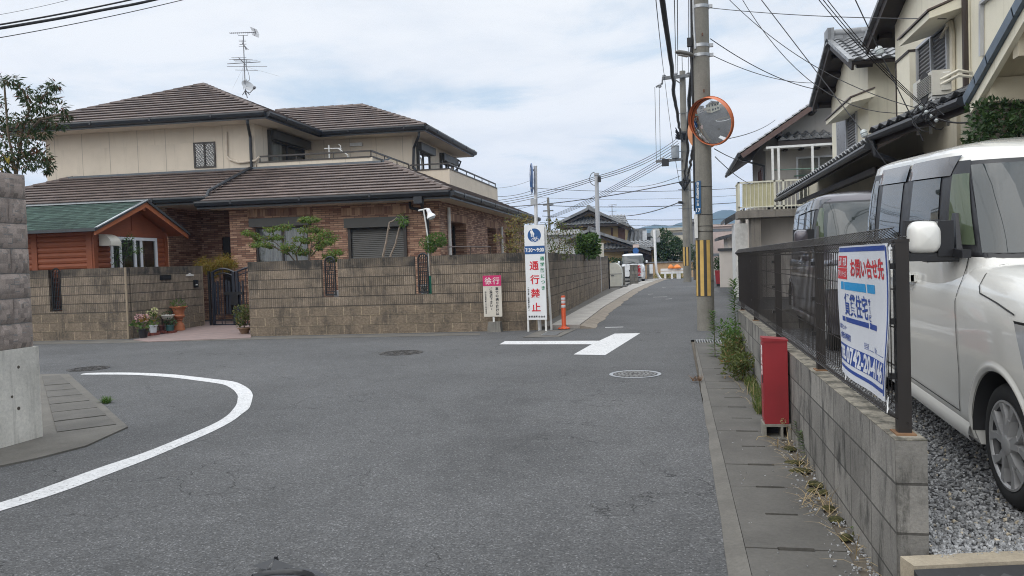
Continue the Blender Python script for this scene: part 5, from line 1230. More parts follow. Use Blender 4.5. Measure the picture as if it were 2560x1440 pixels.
# street lamp
q = onpole(5.26); t = thing('street_lamp', 'slim grey street lamp reaching left from the concrete utility pole', 'street lamp', q)
l0, l1 = PY(1731, 139, 15.1), PY(1689, 130, 14.9); ax = (l1-l0).normalized()
b = MB(); sd_ = ax.cross(up_).normalized(); uu = sd_.cross(ax); prof = [(0, .03, .05), (.12, .05, .065), (.5, .058, .07), (.85, .05, .06), (1.0, .022, .03)]
rings = []
for f_, hz, hw in prof:
    c = l0.lerp(l1, f_); rings.append(b.add([c+sd_*hw*math.cos(a)+uu*hz*math.sin(a)*(1 if math.sin(a) > 0 else .55) for a in [2*math.pi*k/14 for k in range(14)]]))
for A_, B_ in zip(rings, rings[1:]):
    for k in range(14): j = (k+1) % 14; b.f.append((A_+k, A_+j, B_+j, B_+k)); b.mi.append(0)
b.f.append(tuple(rings[0]+k for k in range(14))); b.f.append(tuple(rings[-1]+k for k in range(14))); b.mi += [0, 0]
b.build('lamp_head', plain('lamp_grey', (.13, .125, .115), .5), t, 45); b = MB(); b.tube([l0, q+Vector((-.05, 0, 0))], .022, 8); b.build('arm', STEEL, t); b = MB(); b.obox(l0.lerp(l1, .25)-sd_*.045-uu*.043, ax*.2, sd_*.09, uu*.008); b.build('lens', plain('lamp_lens', (.5, .5, .48), .3), t)
# traffic mirrors
MIRR = NT('mirror_steel').done((.80, .82, .84), .035, None, 1.0)
MORG = plain('mirror_orange', (.58, .16, .06), .5, .08); MORG2 = plain('mirror_back', (.60, .26, .12), .5, .08)
def mirror(c, nrm, label, r=.43):
    t = thing('traffic_mirror', label, 'traffic mirror', c, None); n_ = Vector(nrm).normalized()
    prof = []; Rc = 1.5
    for k in range(13): a = r*k/12; prof.append((a, math.sqrt(Rc*Rc-a*a)-Rc))
    b = MB(); b.lathe(prof, c+n_*.05, 56, axis=n_, cap=False); b.build('mirror_face', MIRR, t, 60)
    b = MB(); b.lathe([(r-.002, -.035), (r+.018, -.05), (r+.02, -.02), (r+.012, .008), (r-.004, .004)], c, 56, axis=n_, cap=False); b.build('rim', MORG, t, 50)
    b = MB(); b.lathe([(.001, -.13), (.2, -.12), (r*.8, -.09), (r+.03, -.045)], c, 40, axis=n_, cap=False); b.build('back_shell', MORG2, t, 50)
    u = up_-n_*up_.dot(n_); u.normalize(); w = n_.cross(u); b = MB()
    def hood(uu_, v):
        a = math.pi*(.5+(uu_-.5)*1.25); dd = .10*math.sin(max(0, min(1, (uu_*1.0)))*math.pi)**.6
        return c+(w*-math.cos(a)+u*math.sin(a))*(r+.021)+n_*(-.02+(dd+.02)*v)
    b.grid(hood, 32, 2); b.build('hood', MORG, t, 50)
    b = MB(); b.tube([c-n_*.11, onpole(c.z)], .03, 8); b.tube([c-n_*.11-up_*.25, onpole(c.z-.25)], .022, 8); b.build('mount', STEEL, t)
    return t
mirror(PY(1777, 304, 14.78), (-.58, -.77, -.30), 'large orange framed convex traffic mirror facing the junction on the concrete pole')
mirror(PY(1767, 321, 15.62), (.62, .78, -.1), 'second traffic mirror mostly hidden behind the first, facing away down the street', .40)
# ------------------------------------------------------------------ far utility poles
def fpole(px, base, toppx, toppy, r, label, stripe=False, name='utility_pole'):
    b0 = Vector(base); t1 = PY(toppx, toppy, b0.y); t = thing(name, label, 'utility pole', b0); b = MB(); ax_ = (t1-b0).normalized(); b.lathe([(r, -.1), (r*.72, (t1-b0).length)], b0, 16, axis=ax_); b.build('shaft', POLEC, t, 40); return t, b0, t1
b2 = G(1719, 705); p2, b2, t2 = fpole(0, b2, 1706, 178, .235, 'grey concrete utility pole with crossarms and a transformer further down the street')
Y2 = b2.y
def P2(x, y, dy=0): return PY(1640+x/4.24, 180+y/4.24, Y2+dy)
b = MB(); a = Vector((0, 0, 0))
def p2patch(a0, a1, z0, z1, off, mb):
    ax_ = (t2-b2).normalized()
    mb.grid(lambda u, v: b2+ax_*((z0+(z1-z0)*v))+Vector((math.sin(RAD(a0+(a1-a0)*u)), -math.cos(RAD(a0+(a1-a0)*u)), 0))*(.235-.065*(z0+(z1-z0)*v)/12+off), 6, 1)
p2patch(-120, 30, .95, 2.05, .01, b); b.build('stripe_wrap', bpy.data.materials['wrap_black'], p2)
b = MB()
for k in range(-2, 1): p2patch(-10+48*k, 16+48*k, .96, 2.04, .018, b)
b.build('yellow_stripe', bpy.data.materials['stripe_yellow'], p2)
DKS = plain('grey_hardware', (.13, .135, .14), .5, .1)
b = MB(); b.bar(P2(65, 68, -.3), P2(362, 36, -.3), .17, .17); b.bar(P2(195, 75, -.3), P2(272, 130, -.3), .06); b.bar(P2(70, 70, -.3), P2(66, 125, -.3), .09); b.bar(P2(68, 122, -.3), P2(0, 160, -.3), .09); b.build('crossarm', DKS, p2); b = MB(); b.bar(P2(0, 950, -.3), P2(280, 925, -.3), .14, .14); b.build('crossarm', DKS, p2)
b = MB()
for x, y in ((86, 48), (210, 30), (342, 22), (75, 925), (137, 935), (40, 148)): q = P2(x, y, -.3); b.lathe([(.05, -.1), (.12, -.05), (.07, 0), (.12, .05), (.06, .12)], q, 10)
b.build('insulator', plain('porcelain_grey', (.34, .35, .37), .3), p2)
q0, q1 = P2(205, 915, -.3), P2(205, 780, -.3); rr = (P2(248, 850)-P2(163, 850)).length/2; b = MB(); b.lathe([(rr*.9, 0), (rr, .05), (rr, (q1-q0).length*.92), (rr*1.08, (q1-q0).length*.94), (rr*.9, (q1-q0).length)], q0, 20); b.build('transformer', plain('transformer_grey', (.30, .33, .36), .5), p2, 40)
b = MB()
for k in range(9):
    z_ = 320+k*12; 
    b.tube([P2(210+8*rg.uniform(-1, 1), 590+k*14, -.4), P2(235, 640+k*9, -.4), P2(330, 650+k*8, -.4)], .03, 4)
b.build('cable_coil', BLACK, p2); b = MB(); b.box(*(lambda q: (q.x-.35, q.x+.35, q.y-.35, q.y-.2, q.z-.22, q.z+.22))(P2(300, 680))); b.build('junction_box', BLACK, p2); b = MB(); b.tube([P2(265, 1160, -.35), P2(300, 1240, -.4), P2(345, 1150, -.35), P2(290, 1120, -.4)], .16, 6); b.build('cable_joint', BLACK, p2); b = MB(); b.box(*(lambda q: (q.x-.2, q.x+.2, q.y-.5, q.y-.3, q.z-.2, q.z+.2))(P2(100, 970)))
b.build('cutout_switch', BLACK, p2); b = MB(); b.tube([P2(235, 1380, -.3), P2(290, 1385, -.3)], .09, 6); b.build('lamp_stub', BLACK, p2)
b = MB(); b.lathe([(.02, 0), (.02, 1.1)], t2, 6); b.build('lightning_spike', DKS, p2)
b = MB()
for k in range(6): q = b2+(t2-b2)*(.35+k*.09); b.bar(q+Vector((-.42, -.2, 0)), q+Vector((.42, -.2, 0)), .03)
b.build('step_bolt', DKS, p2)
p3, b3, t3 = fpole(0, (1.3, 66, 0), 1722, 428, .2, 'slim grey utility pole directly behind the transformer pole')
b = MB(); q = PY(1733, 455, 66); b.bar(q-Vector((.3, 0, 0)), q+Vector((1.0, 0, 0)), .12); b.build('crossarm', DKS, p3); b = MB(); b.bar(q-Vector((.3, 0, 1.3)), q+Vector((.9, 0, -1.3)), .1); b.build('crossarm', DKS, p3)
p4, b4, t4 = fpole(0, (-12, 75, 0), 1370, 494, .17, 'distant utility pole with short crossarms beyond the rose bush')
for py in (512, 527): b = MB(); q = PY(1371, py, 75); b.bar(q-Vector((.55, 0, 0)), q+Vector((.5, 0, 0)), .12); b.build('crossarm', DKS, p4)
# pale steel service pole with meter box
sp0 = PY(1498, 700, 33); sp0.z = 0; sp1 = PY(1491, 433, 33); t = thing('service_pole', 'pale slim steel service pole with a meter box behind the garden wall', 'service pole', sp0)
b = MB(); b.lathe([(.105, 0), (.085, (sp1-sp0).length-.1), (.115, (sp1-sp0).length-.09), (.115, (sp1-sp0).length)], sp0, 16, axis=(sp1-sp0)); b.build('pole', plain('pale_steel', (.45, .46, .48), .4, .08), t, 40)
q = PY(1502, 622, 32.8); b = MB(); b.box(q.x-.15, q.x+.12, q.y-.1, q.y+.1, q.z-.35, q.z+.25); b.build('meter_box', plain('meter_box_ivory', (.55, .53, .46), .5), t); b = MB(); b.box(q.x-.13, q.x-.02, q.y-.115, q.y-.1, q.z-.1, q.z+.13); b.build('meter_window', ROOM, t)
b = MB(); q = PY(1487, 447, 32.8); b.tube([q+Vector((math.cos(a)*.22, 0, math.sin(a)*.28)) for a in [math.pi/2+k*math.pi/8 for k in range(9)]], .015, 5); b.box(*(lambda q: (q.x-.05, q.x+.07, q.y-.1, q.y+.1, q.z-.12, q.z+.12))(PY(1498, 448, 32.9))); b.build('cable_loop', BLACK, t)
# ------------------------------------------------------------------ wires
CABLE = plain('cable_black', (.014, .014, .016), .6, .1); WIRE = plain('wire_grey', (.06, .062, .068), .6, .1)
def wire(name, label, cat, pts, r, sag=0.0, mat=CABLE, group=None, n_=16, wob=0.0):
    P = [PY(*p) for p in pts]; path = []
    for a, c in zip(P, P[1:]):
        s_ = catenary(a, c, sag, n_); path += s_ if not path else s_[1:]
    if pts[0][0] < 0 or pts[0][1] < 0: path = [path[0]+(path[0]-path[1]).normalized()*14]+path      # carries on out of view
    if pts[-1][1] < 0: path = path+[path[-1]+(path[-1]-path[-2]).normalized()*14]
    if wob: path = [p+Vector((mnoise.noise(p*1.3), mnoise.noise(p*1.3+Vector((9, 0, 0))), mnoise.noise(p*1.3+Vector((0, 7, 0)))))*wob for p in path]
    b = MB(); b.tube(path, r, 6); o = b.build(name, mat, None, 60); tag(o, label, cat, group); return o
wire('cable_bundle', 'thick black bundled cable sweeping down to the transformer pole left of the near pole', 'cable', [(1652, -40, 14), (1706, 352, Y2-.4)], .055, .5, n_=30, wob=.07)
wire('cable_bundle', 'thick black cable running down the left edge of the near pole towards the transformer pole', 'cable', [(1735, 90, 15.3), (1709, 470, Y2-.4)], .05, .3, n_=30, wob=.07)
wire('cable_bundle', 'black cable dropping from the near pole past the mirror to the far pole', 'cable', [(1737, 330, 15.3), (1714, 455, Y2-.3)], .04, .2, n_=24, wob=.06)
for k, (a, c) in enumerate((((1636, -40, 20), (1661, 190, Y2-.3)), ((1685, -40, 20), (1690, 186, Y2-.3)), ((1693, -40, 20), (1694, 186, Y2-.3)), ((1722, -40, 20), (1721, 184, Y2-.3)))):
    wire('power_line', 'thin high voltage wire rising steeply from the crossarm of the transformer pole', 'wire', [a, c], .013, .25, WIRE, 'high wires above the transformer pole', 16)
wire('power_line', 'pair of thin wires hanging from the crossarm to the lower arm beside the transformer', 'wire', [(1637, 218, Y2-.3), (1641, 403, Y2-.3)], .014, 0, WIRE, 'drop wires beside the transformer')
wire('power_line', 'pair of thin wires hanging from the crossarm to the lower arm beside the transformer', 'wire', [(1648, 216, Y2-.3), (1651, 402, Y2-.3)], .014, 0, WIRE, 'drop wires beside the transformer')
wire('power_line', 'thin wire from the left end of the crossarm down to the cable knot', 'wire', [(1661, 192, Y2-.4), (1681, 350, Y2-.5), (1699, 458, Y2-.4)], .014, .1, WIRE)
for k in range(3): wire('power_line', 'slack service wire from the transformer pole to the top of the pale service pole', 'wire', [(1693+2*k, 346+6*k, Y2-.4), (1493, 440+4.5*k, 33)], .016, .25, WIRE, 'service wires to the pale pole')
for k in range(3): wire('power_line', 'service wire running left from the pale service pole behind the round sign', 'wire', [(1492, 440+4.5*k, 33), (1215, 505+6*k, 40)], .014, .15, WIRE, 'service wires leaving the pale pole')
for k in range(4): wire('power_line', 'long slanting wire from the transformer down towards the distant pole', 'wire', [(1690, 372+7*k, Y2-.4), (1372, 541+2*k, 74)], .018, .3, WIRE, 'slanting wires below the transformer')
HZ = [((1345, 471, 60), (1850, 470, 60), .02), ((1250, 518, 50), (1700, 455, Y2), .03), ((1372, 514, 75), (1850, 506, 70), .035), ((1355, 540, 75), (1850, 546, 70), .03), ((1350, 556, 80), (1850, 560, 75), .022), ((1230, 490, 60), (1345, 470, 60), .02), ((1235, 553, 70), (1850, 572, 75), .022), ((1540, 540, 65), (1700, 505, Y2), .03), ((1240, 527, 70), (1372, 500, 75), .018), ((1560, 466, 60), (1700, 440, Y2), .016), ((1220, 470, 60), (1340, 445, 60), .012), ((1345, 494, 70), (1850, 488, 70), .014)]
for a, c, r in HZ: wire('power_line', 'distant horizontal wire crossing the sky above the tile roofed house', 'wire', [a, c], r, .25, WIRE, 'distant wires across the street')
BC = (2308, 274, 9.3)
wire('service_wire', 'straight thin wire from the near pole to the awning of the nearest cream house', 'wire', [(1778, 20, 15.2), (2366, 47, 11.8)], .007, .05, WIRE)
wire('service_wire', 'dark wire from the near pole to the verge of the second cream house', 'wire', [(1776, 97, 15.2), (2044, 224, 20.5)], .0085, .15, CABLE)
wire('service_wire', 'dark twisted wire from below the street lamp to the second cream house', 'wire', [(1780, 138, 15.2), (2044, 207, 20.5)], .007, .15, CABLE)
wire('service_wire', 'upper of two wires crossing the sky to the cable knot on the lean-to roof', 'wire', [(1810, -14, 12), BC], .005, .25, CABLE)
wire('service_wire', 'lower slack wire crossing the sky to the cable knot on the lean-to roof', 'wire', [(1848, -14, 12), (2306, 277, 9.3)], .005, .55, CABLE)
wire('stay_wire', 'steel stay wire with a ball insulator passing before the second cream house', 'wire', [(1893, -14, 10), (2160, 334, 9.8), (2226, 425, 9.9)], .006, 0, WIRE)
wire('stay_wire', 'steel stay wire with a ball insulator passing before the nearest cream house', 'wire', [(2132, -14, 8), (2198, 127, 8.4), (2308, 352, 8.9)], .006, 0, WIRE)
for k in range(3): wire('service_wire', 'one of three close parallel service wires falling to the cable knot on the lean-to roof', 'wire', [(2036+11*k, -14, 7.5), (2310+2*k, 270-2*k, 9.3)], .0042, .06, CABLE, 'parallel service wires')
wire('service_wire', 'dark wire running right from the cable knot to the leafy tree behind the white car', 'wire', [(2330, 290, 9.3), (2420, 306, 9.0), (2500, 330, 8.8)], .010, .03, CABLE)
for (a, c, lab) in (((1786, 372, 15.4), (1884, 406, 26.5), 'thin wire from behind the mirror to the grey gabled house'), ((1788, 392, 15.4), (1880, 461, 26.5), 'thin slanting wire from the near pole to the balcony of the grey house'), ((1824, 346, 15.3), (1938, 300, 28), 'thin wire from the mirror up to the verge of the grey house')): wire('service_wire', lab, 'wire', [a, c], .009, .08, WIRE)
for p, lab in (((2198, 127, 8.4), 'pale ball insulator on the stay wire before the nearest cream house'), ((2160, 334, 9.8), 'pale ball insulator on the stay wire before the second cream house')):
    q = PY(*p); b = MB(); b.lathe([(.012, -.05), (.035, -.035), (.042, -.01), (.030, 0), (.042, .01), (.035, .035), (.012, .05)], q, 14, axis=(.3, -.1, -.9)); o = b.build('ball_insulator', plain('glazed_white', (.5, .54, .54), .2), None, 40); tag(o, lab, 'insulator')
wire('cable_bundle', 'lower thick black cable of the pair crossing the top left corner of the sky', 'cable', [(-40, 77, 9), (420, -8, 11)], .021, .02, CABLE, None, 20, .01)
wire('cable_bundle', 'upper black messenger cable of the pair crossing the top left corner of the sky', 'cable', [(-40, 68, 9), (360, -8, 10.8)], .013, .02, CABLE)
wire('power_line', 'single wire below the cable pair in the top left corner of the sky', 'wire', [(-40, 101, 9), (480, -6, 11)], .006, .03, CABLE)
wire('power_line', 'very thin wire above the cable pair in the top left corner of the sky', 'wire', [(-40, 43, 9), (200, -8, 10)], .003, .02, WIRE)
# cable knot on the lean-to eave
t = thing('cable_knot', 'tangle of service cable clamps and loops on the edge of the lean-to roof', 'cable knot', PY(2318, 285, 9.25)); b = MB(); q = PY(2318, 282, 9.25)
for k in range(9):
    c = q+Vector((rg.uniform(-.1, .12), rg.uniform(-.05, .05), rg.uniform(-.12, .06))); r_ = rg.uniform(.04, .1); b.tube([c+Vector((math.cos(a)*r_, math.sin(a)*.04, math.sin(a+k)*r_)) for a in [j*math.pi/5 for j in range(9)]], .006, 4)
b.build('cable_loop', CABLE, t); b = MB()
for k in range(4): c = q+Vector((-.06+.05*k, 0, .06-.05*k)); b.lathe([(.01, -.02), (.025, 0), (.01, .02)], c, 8)
b.build('insulator', bpy.data.materials['glazed_white'], t)

# ------------------------------------------------------------------ right-hand block wall, fence, banner, red box
BLK = mk_block('grey_block', (.20, .19, .172), .40, .195, (.075, .07, .062), (0, .09), .92, .28, 0.0)
BX0, BX1, BY0, BY1, BZ = .815, .930, 3.20, 10.95, .67
lwll = thing('block_wall', 'low grey concrete block wall carrying the dark mesh fence along the gutter', 'wall', (.87, 7, 0))
b = MB(); b.box(BX0, BX1, BY0, BY1, -.05, BZ-.004); b.box(BX1, 7.5, BY1-.12, BY1, -.05, BZ-.004); b.build('block_courses', BLK, lwll)
CAPM = NT('mossy_coping'); v = CAPM.coord(); n_ = CAPM.noise(v, 9, 6, .7); n3 = CAPM.noise(v, 40, 4, .7)
kc = CAPM.mix(CAPM.rng(n_, .42, .62), (.25, .225, .18), (.075, .07, .055)); kk = CAPM.rng(n3, .25, .75, .7, 1.35, False)
CAPM = CAPM.done(CAPM.mix(1, kc, CAPM.comb(kk, kk, kk), 'MULTIPLY'), .95, CAPM.bump(n3, .5, .006))
b = MB(); b.box(BX0-.001, BX1+.001, BY0-.001, BY1, BZ-.004, BZ); b.build('coping', CAPM, lwll)
fen = thing('mesh_fence', 'black-brown welded mesh fence with folded top edge standing on the low block wall', 'fence', (.87, 7, BZ))
FBL = plain('bronze_black_fence', (.022, .018, .016), .45, .12)
pys = [3.315, 5.1, 7.1, 9.05, 10.82]
for yy in pys:
    b = MB(); b.box(.852, .902, yy-.022, yy+.022, BZ-.02, 1.435); b.box(.85, .904, yy-.024, yy+.024, 1.435, 1.447); o = b.build('fence_post', FBL, fen)
    b = MB(); b.box(.838, .912, yy-.05, yy+.05, BZ-.002, BZ+.006); b.build('rust_stain', plain('rust_stain', (.22, .12, .06), .9) if 'rust_stain' not in bpy.data.materials else bpy.data.materials['rust_stain'], o)
    b = MB()
    for z_ in (.90, 1.12, 1.34): b.box(.826, .853, yy-.012, yy+.012, z_-.012, z_+.012)
    b.build('clamp', BLACK, o)
def wirebar(mb, pts, w=.0042):
    mb.tube(pts, w*.53, 4, cap=False)
b = MB(); XM = .832
vert = [(XM+.05, .715), (XM-.028, .755), (XM, .80), (XM, 1.405), (XM-.042, 1.445), (XM+.004, 1.492), (XM+.05, 1.455), (XM+.012, 1.42)]
yy = 3.30
while yy < 10.86:
    wirebar(b, [(x, yy, z) for x, z in vert]); yy += .048
b.build('vertical_wires', FBL, fen)
b = MB()
for z_, x_ in ((.80, XM), (.95, XM), (1.10, XM), (1.25, XM), (1.405, XM), (1.445, XM-.042), (1.492, XM+.004), (1.455, XM+.05), (.755, XM-.028), (.715, XM+.05)): b.tube([(x_+.0045, 3.27, z_), (x_+.0045, 10.88, z_)], .0028, 4)
b.build('horizontal_wires', FBL, fen)
# the return of the fence at the far end
b = MB(); xx = .95
while xx < 6.5:
    wirebar(b, [(xx, 10.87, .75), (xx, 10.87, 1.44)]); xx += .05
for z_ in (.8, 1.0, 1.2, 1.4): b.tube([(.9, 10.866, z_), (6.6, 10.866, z_)], .0034, 4)
b.build('return_wires', FBL, fen)
for xx in (2.6, 4.6): b = MB(); b.box(xx-.022, xx+.022, 10.80, 10.85, BZ-.02, 1.44); b.build('fence_post', FBL, fen)
# banner
BNX = .812
bt = thing('banner', 'white rental agency banner with red and blue lettering tied to the mesh fence', 'banner', (BNX, 3.67, .8))
YA, YB_ = 4.125, 3.225; ZT, ZB = 1.432, .812
def BN(u, v, d=0.0):    # u from the left (far) edge, v from the top
    bow = .012*math.sin(u*math.pi*2.2+.5)*v+.008*math.sin(v*5+u*3)
    return Vector((BNX-.006-bow-d, YA+(YB_-YA)*u, ZT+(ZB-ZT)*v-.018*math.sin(u*math.pi)*v*v))
BW, BH = YA-YB_, ZT-ZB
b = MB(); b.grid(lambda u, v: BN(u, v), 24, 16); b.grid(lambda u, v: BN(u, v, -.003), 24, 16); b.build('cloth', plain('banner_white', (.60, .62, .66), .5, .04), bt, 60)
BNB = plain('banner_blue', (.012, .05, .26), .5, .04); BNR = plain('banner_red', (.50, .02, .03), .5, .04); BNC = plain('banner_cyan', (.01, .26, .55), .5, .04)
def bpatch(mb, u0, u1, v0, v1, d=.0012): mb.grid(lambda u, v: BN(u0+(u1-u0)*u, v0+(v1-v0)*v, d), max(2, int((u1-u0)*20)), max(2, int((v1-v0)*16)))
b = MB(); bpatch(b, .02, .96, .012, .045); bpatch(b, .965, .985, .012, .97); bpatch(b, .02, .96, .93, .955); bpatch(b, .01, .945, .765, .90); 
for u0, u1 in ((.10, .165), (.18, .58), (.605, .745)): bpatch(b, u0, u1, .545, .582)
b.build('blue_print', BNB, bt)
b = MB()
for u0, u1 in ((.10, .165), (.18, .58), (.605, .745)): bpatch(b, u0, u1, .275, .335)
b.build('cyan_print', BNC, bt)
b = MB(); bpatch(b, .015, .245, .075, .165); bpatch(b, .015, .245, .17, .255); b.build('red_print', BNR, bt)
def btext(mb, s_, u, v, h, w=None, bold=.0, d=.0018, vert=False, fitw=None):
    tmp = MB(); letters(tmp, s_, (0, 0, 0), (1, 0, 0), (0, 1, 0), w=w, h=h, bold=bold, vertical=vert, fitw=fitw, ext=.0)
    i = len(mb.v)
    for p in tmp.v: mb.v.append(BN(u+p.x/BW, v-p.y/BH, d))
    for f in tmp.f: mb.f.append(tuple(q+i for q in f)); mb.mi.append(0)
b = MB(); btext(b, 'お問い合せ先', .625, .165, .088, fitw=.54, bold=.0022); b.build('red_lettering', BNR, bt)
b = MB(); btext(b, '賃貸住宅', .375, .445, .105, fitw=.37, bold=.0017); btext(b, 'サービス', .62, .40, .033, w=.04, vert=True, bold=.0012); b.build('agency_lettering', BNB, bt); b = MB(); btext(b, 'お客様センター', .10, .632, .026, fitw=.15, bold=.0005); btext(b, '大和西大寺駅前店', .14, .70, .034, fitw=.2, bold=.001); b.build('shop_lettering', BNB, bt); b = MB(); btext(b, '担当者', .53, .71, .03, fitw=.075); btext(b, 'No.', .735, .712, .026, fitw=.055)
bpatch(b, .585, .675, .728, .732); bpatch(b, .78, .93, .728, .732); b.build('form_lettering', BNB, bt)
BNW = plain('banner_letter_white', (.62, .64, .68), .5)
b = MB(); btext(b, '賃貸・売買', .13, .12, .042, fitw=.19, bold=.0006, d=.002); btext(b, '管理・リノベーション', .13, .212, .034, fitw=.195, bold=.0006, d=.002); b.build('white_lettering', BNW, bt); b = MB(); btext(b, 'TEL', .085, .832, .062, fitw=.12, bold=.0035, d=.002); btext(b, '0742-20-4146', .545, .832, .082, fitw=.69, bold=.003, d=.002); b.build('telephone_lettering', BNW, bt)
for u, v in ((.985, .01), (.985, .97), (.02, .02), (.05, .97)):
    b = MB(); q = BN(u, v, .003); b.tube([q, q+Vector((.012, 0, -.02)), q+Vector((.02, .01, -.05)), q+Vector((.01, -.012, -.06)), q+Vector((.018, 0, .0))], .0022, 4); b.build('tie_string', WHITE, bt)
# red extinguisher box on its block
bx0, bx1, by0, by1 = .625, .80, 6.0, 6.165
rb = thing('extinguisher_box', 'tall red fire extinguisher box on a hollow concrete block against the low wall', 'extinguisher box', (.71, 6.1, .03))
REDP = plain('box_red', (.27, .02, .026), .45, .14, 4, bump=.03, dirt=.16)
b = MB(); b.box(bx0+.002, bx1-.002, by0, by1, .135, .755); b.prism([(bx0-.004, by0-.006, .755), (bx1+.004, by0-.006, .755), (bx1+.004, by0-.006, .768), (bx0-.004, by0-.006, .784)], (0, by1-by0+.012, 0)); b.build('cabinet', REDP, rb)
b = MB(); b.box(bx0-.003, bx0+.002, by0+.012, by1-.012, .16, .74)
for z_ in (.26, .29, .32): b.box(bx0-.0045, bx0-.003, by0+.02, by1-.02, z_, z_+.006)
dr = b.build('door', REDP, rb); b = MB(); b.box(bx0-.007, bx0-.003, by0+.02, by0+.045, .44, .50); b.build('handle', BLACK, dr)
b = MB()
for k, ch in enumerate('消火器'): letters(b, ch, (bx0-.0035, by0+.085, .685-k*.078), (0, -1, 0), (0, 0, 1), h=.075, bold=.002, ext=.0008)
b.build('lettering', WHITE, dr)
b = MB(); bz = plain('old_block', (.22, .21, .18), .95, .2, 12, bump=.5); X0, X1 = bx0-.012, bx1+.012; Yb0, Yb1 = by0-.01, by1+.01
b.box(X0, X1, Yb0, Yb1, .115, .134); b.box(X0, X1, Yb0, Yb1, .02, .034); b.box(X0, X0+.022, Yb0, Yb1, .034, .115); b.box(X1-.022, X1, Yb0, Yb1, .034, .115); b.box(X0+.125, X0+.142, Yb0, Yb1, .034, .115); b.build('hollow_block', bz, rb)
b = MB(); b.box(X0+.02, X1-.02, Yb1-.03, Yb1-.02, .034, .115); b.build('block_back', ROOM, rb)

# ------------------------------------------------------------------ gravel lot
LZ = .243
GRAV = NT('gravel_bed'); v = GRAV.coord(); cel = GRAV.n('ShaderNodeTexVoronoi'); GRAV.l(v, cel.inputs['Vector']); cel.inputs['Scale'].default_value = 42
gc = GRAV.sep(cel.outputs['Color'])[0]; gd = GRAV.rng(cel.outputs['Distance'], .25, .7, 1, .15); val = GRAV.math('MULTIPLY', GRAV.rng(gc, 0, 1, .10, .32, False), gd)
GRAV = GRAV.done(GRAV.comb(val, val, GRAV.math('MULTIPLY', val, 1.03)), .9, GRAV.bump(cel.outputs['Distance'], .9, .012))
lotz = lambda y: LZ+.055*(min(max(y, 3.3), 7.0)-3.77 if y > 3.77 else 0)
b = MB(); b.face([(BX1, 3.10, LZ-.012), (3.6, 3.76, LZ-.012), (BX1, 3.77, LZ-.012)]); b.face([(BX1, 3.77, LZ-.012), (3.6, 3.77, LZ-.012), (7.5, 4.7, lotz(4.7)-.012), (7.5, 7.0, lotz(7)-.012), (BX1, 7.0, lotz(7)-.012)]); b.face([(BX1, 7, lotz(7)-.012), (7.5, 7, lotz(7)-.012), (7.5, BY1-.12, lotz(7)-.012), (BX1, BY1-.12, lotz(7)-.012)]); struct(b.build('gravel_lot', GRAV))
STN = NT('gravel_stone'); gi = STN.n('ShaderNodeNewGeometry').outputs['Random Per Island']; nz = STN.noise(STN.coord(), 90, 3); k2 = STN.rng(nz, .3, .7, .75, 1.25, False)
vv = STN.math('MULTIPLY', STN.rng(gi, 0, 1, .17, .42, False), k2); STN = STN.done(STN.mix(STN.rng(gi, .96, .975), STN.comb(vv, STN.math('MULTIPLY', vv, 1.01), STN.math('MULTIPLY', vv, 1.02)), (.46, .40, .30)), .85)
b = MB(); rs_ = random.Random(5)
def stone(mb, c, s_, rr):
    pts = []; ax = [rdir(rr) for _ in range(1)][0]; a = ax; bb = a.orthogonal().normalized(); cc = a.cross(bb); k = (s_*rr.uniform(.8, 1.3), s_*rr.uniform(.55, .9), s_*rr.uniform(.45, .75))
    dirs = [(1, 0, 0), (-1, 0, 0), (0, 1, 0), (0, -1, 0), (0, 0, 1), (0, 0, -1)]
    i = mb.add([Vector(c)+a*(d[0]*k[0]*rr.uniform(.75, 1.1)+d[1]*rr.uniform(-.3, .3)*s_)+bb*(d[1]*k[1]+d[2]*rr.uniform(-.3, .3)*s_)+cc*(d[2]*k[2]+d[0]*rr.uniform(-.3, .3)*s_) for d in dirs])
    for f in ((0, 2, 4), (2, 1, 4), (1, 3, 4), (3, 0, 4), (2, 0, 5), (1, 2, 5), (3, 1, 5), (0, 3, 5)): mb.f.append(tuple(i+q for q in f)); mb.mi.append(0)
for _ in range(12500):
    y = 3.10+(rs_.random()**1.7)*4.0; x = BX1+.01+rs_.random()*min(1.0, .55+.12*y); 
    if y < 3.115+(x-BX1)*.25: continue
    stone(b, (x, y, lotz(y)-.008+rs_.uniform(-.004, .006)), rs_.uniform(.0075, .0145), rs_)
stuff(b.build('gravel', STN, fixn=False)); 
b = MB()
e0, e1 = Vector((.822, 3.018, .10)), Vector((6.0, 4.31, .10)); d = (e1-e0).normalized(); s_ = Vector((-d.y, d.x, 0))
for k in range(9): p = e0+d*(.62*k); b.obox(p+d*.004, d*.612, s_*.095, (0, 0, LZ-.10+.002))
struct(b.build('lot_edging', mk_concrete('sandy_kerb', (.34, .29, .215), 2, .2, False, .5)))
b = MB(); b.prism([(.845, -6, -.02), (6, -6, -.02), e1+Vector((0, -.01, -.12)), e0+Vector((.06, -.01, -.12))], (0, 0, .06)); struct(b.build('lot_apron', CONC_D))
t = thing('kerb_ramp', 'black rubber kerb ramp with diamond tread at the entrance of the gravel lot', 'kerb ramp', e0+d*.5-s_*.1)
RUB = plain('black_rubber', (.022, .022, .023), .7, .15, 12, bump=.2); ra = Vector((e0.x, e0.y, 0))-s_*.006
b = MB(); w_, h0_, h1_ = 1.9, .045, .234
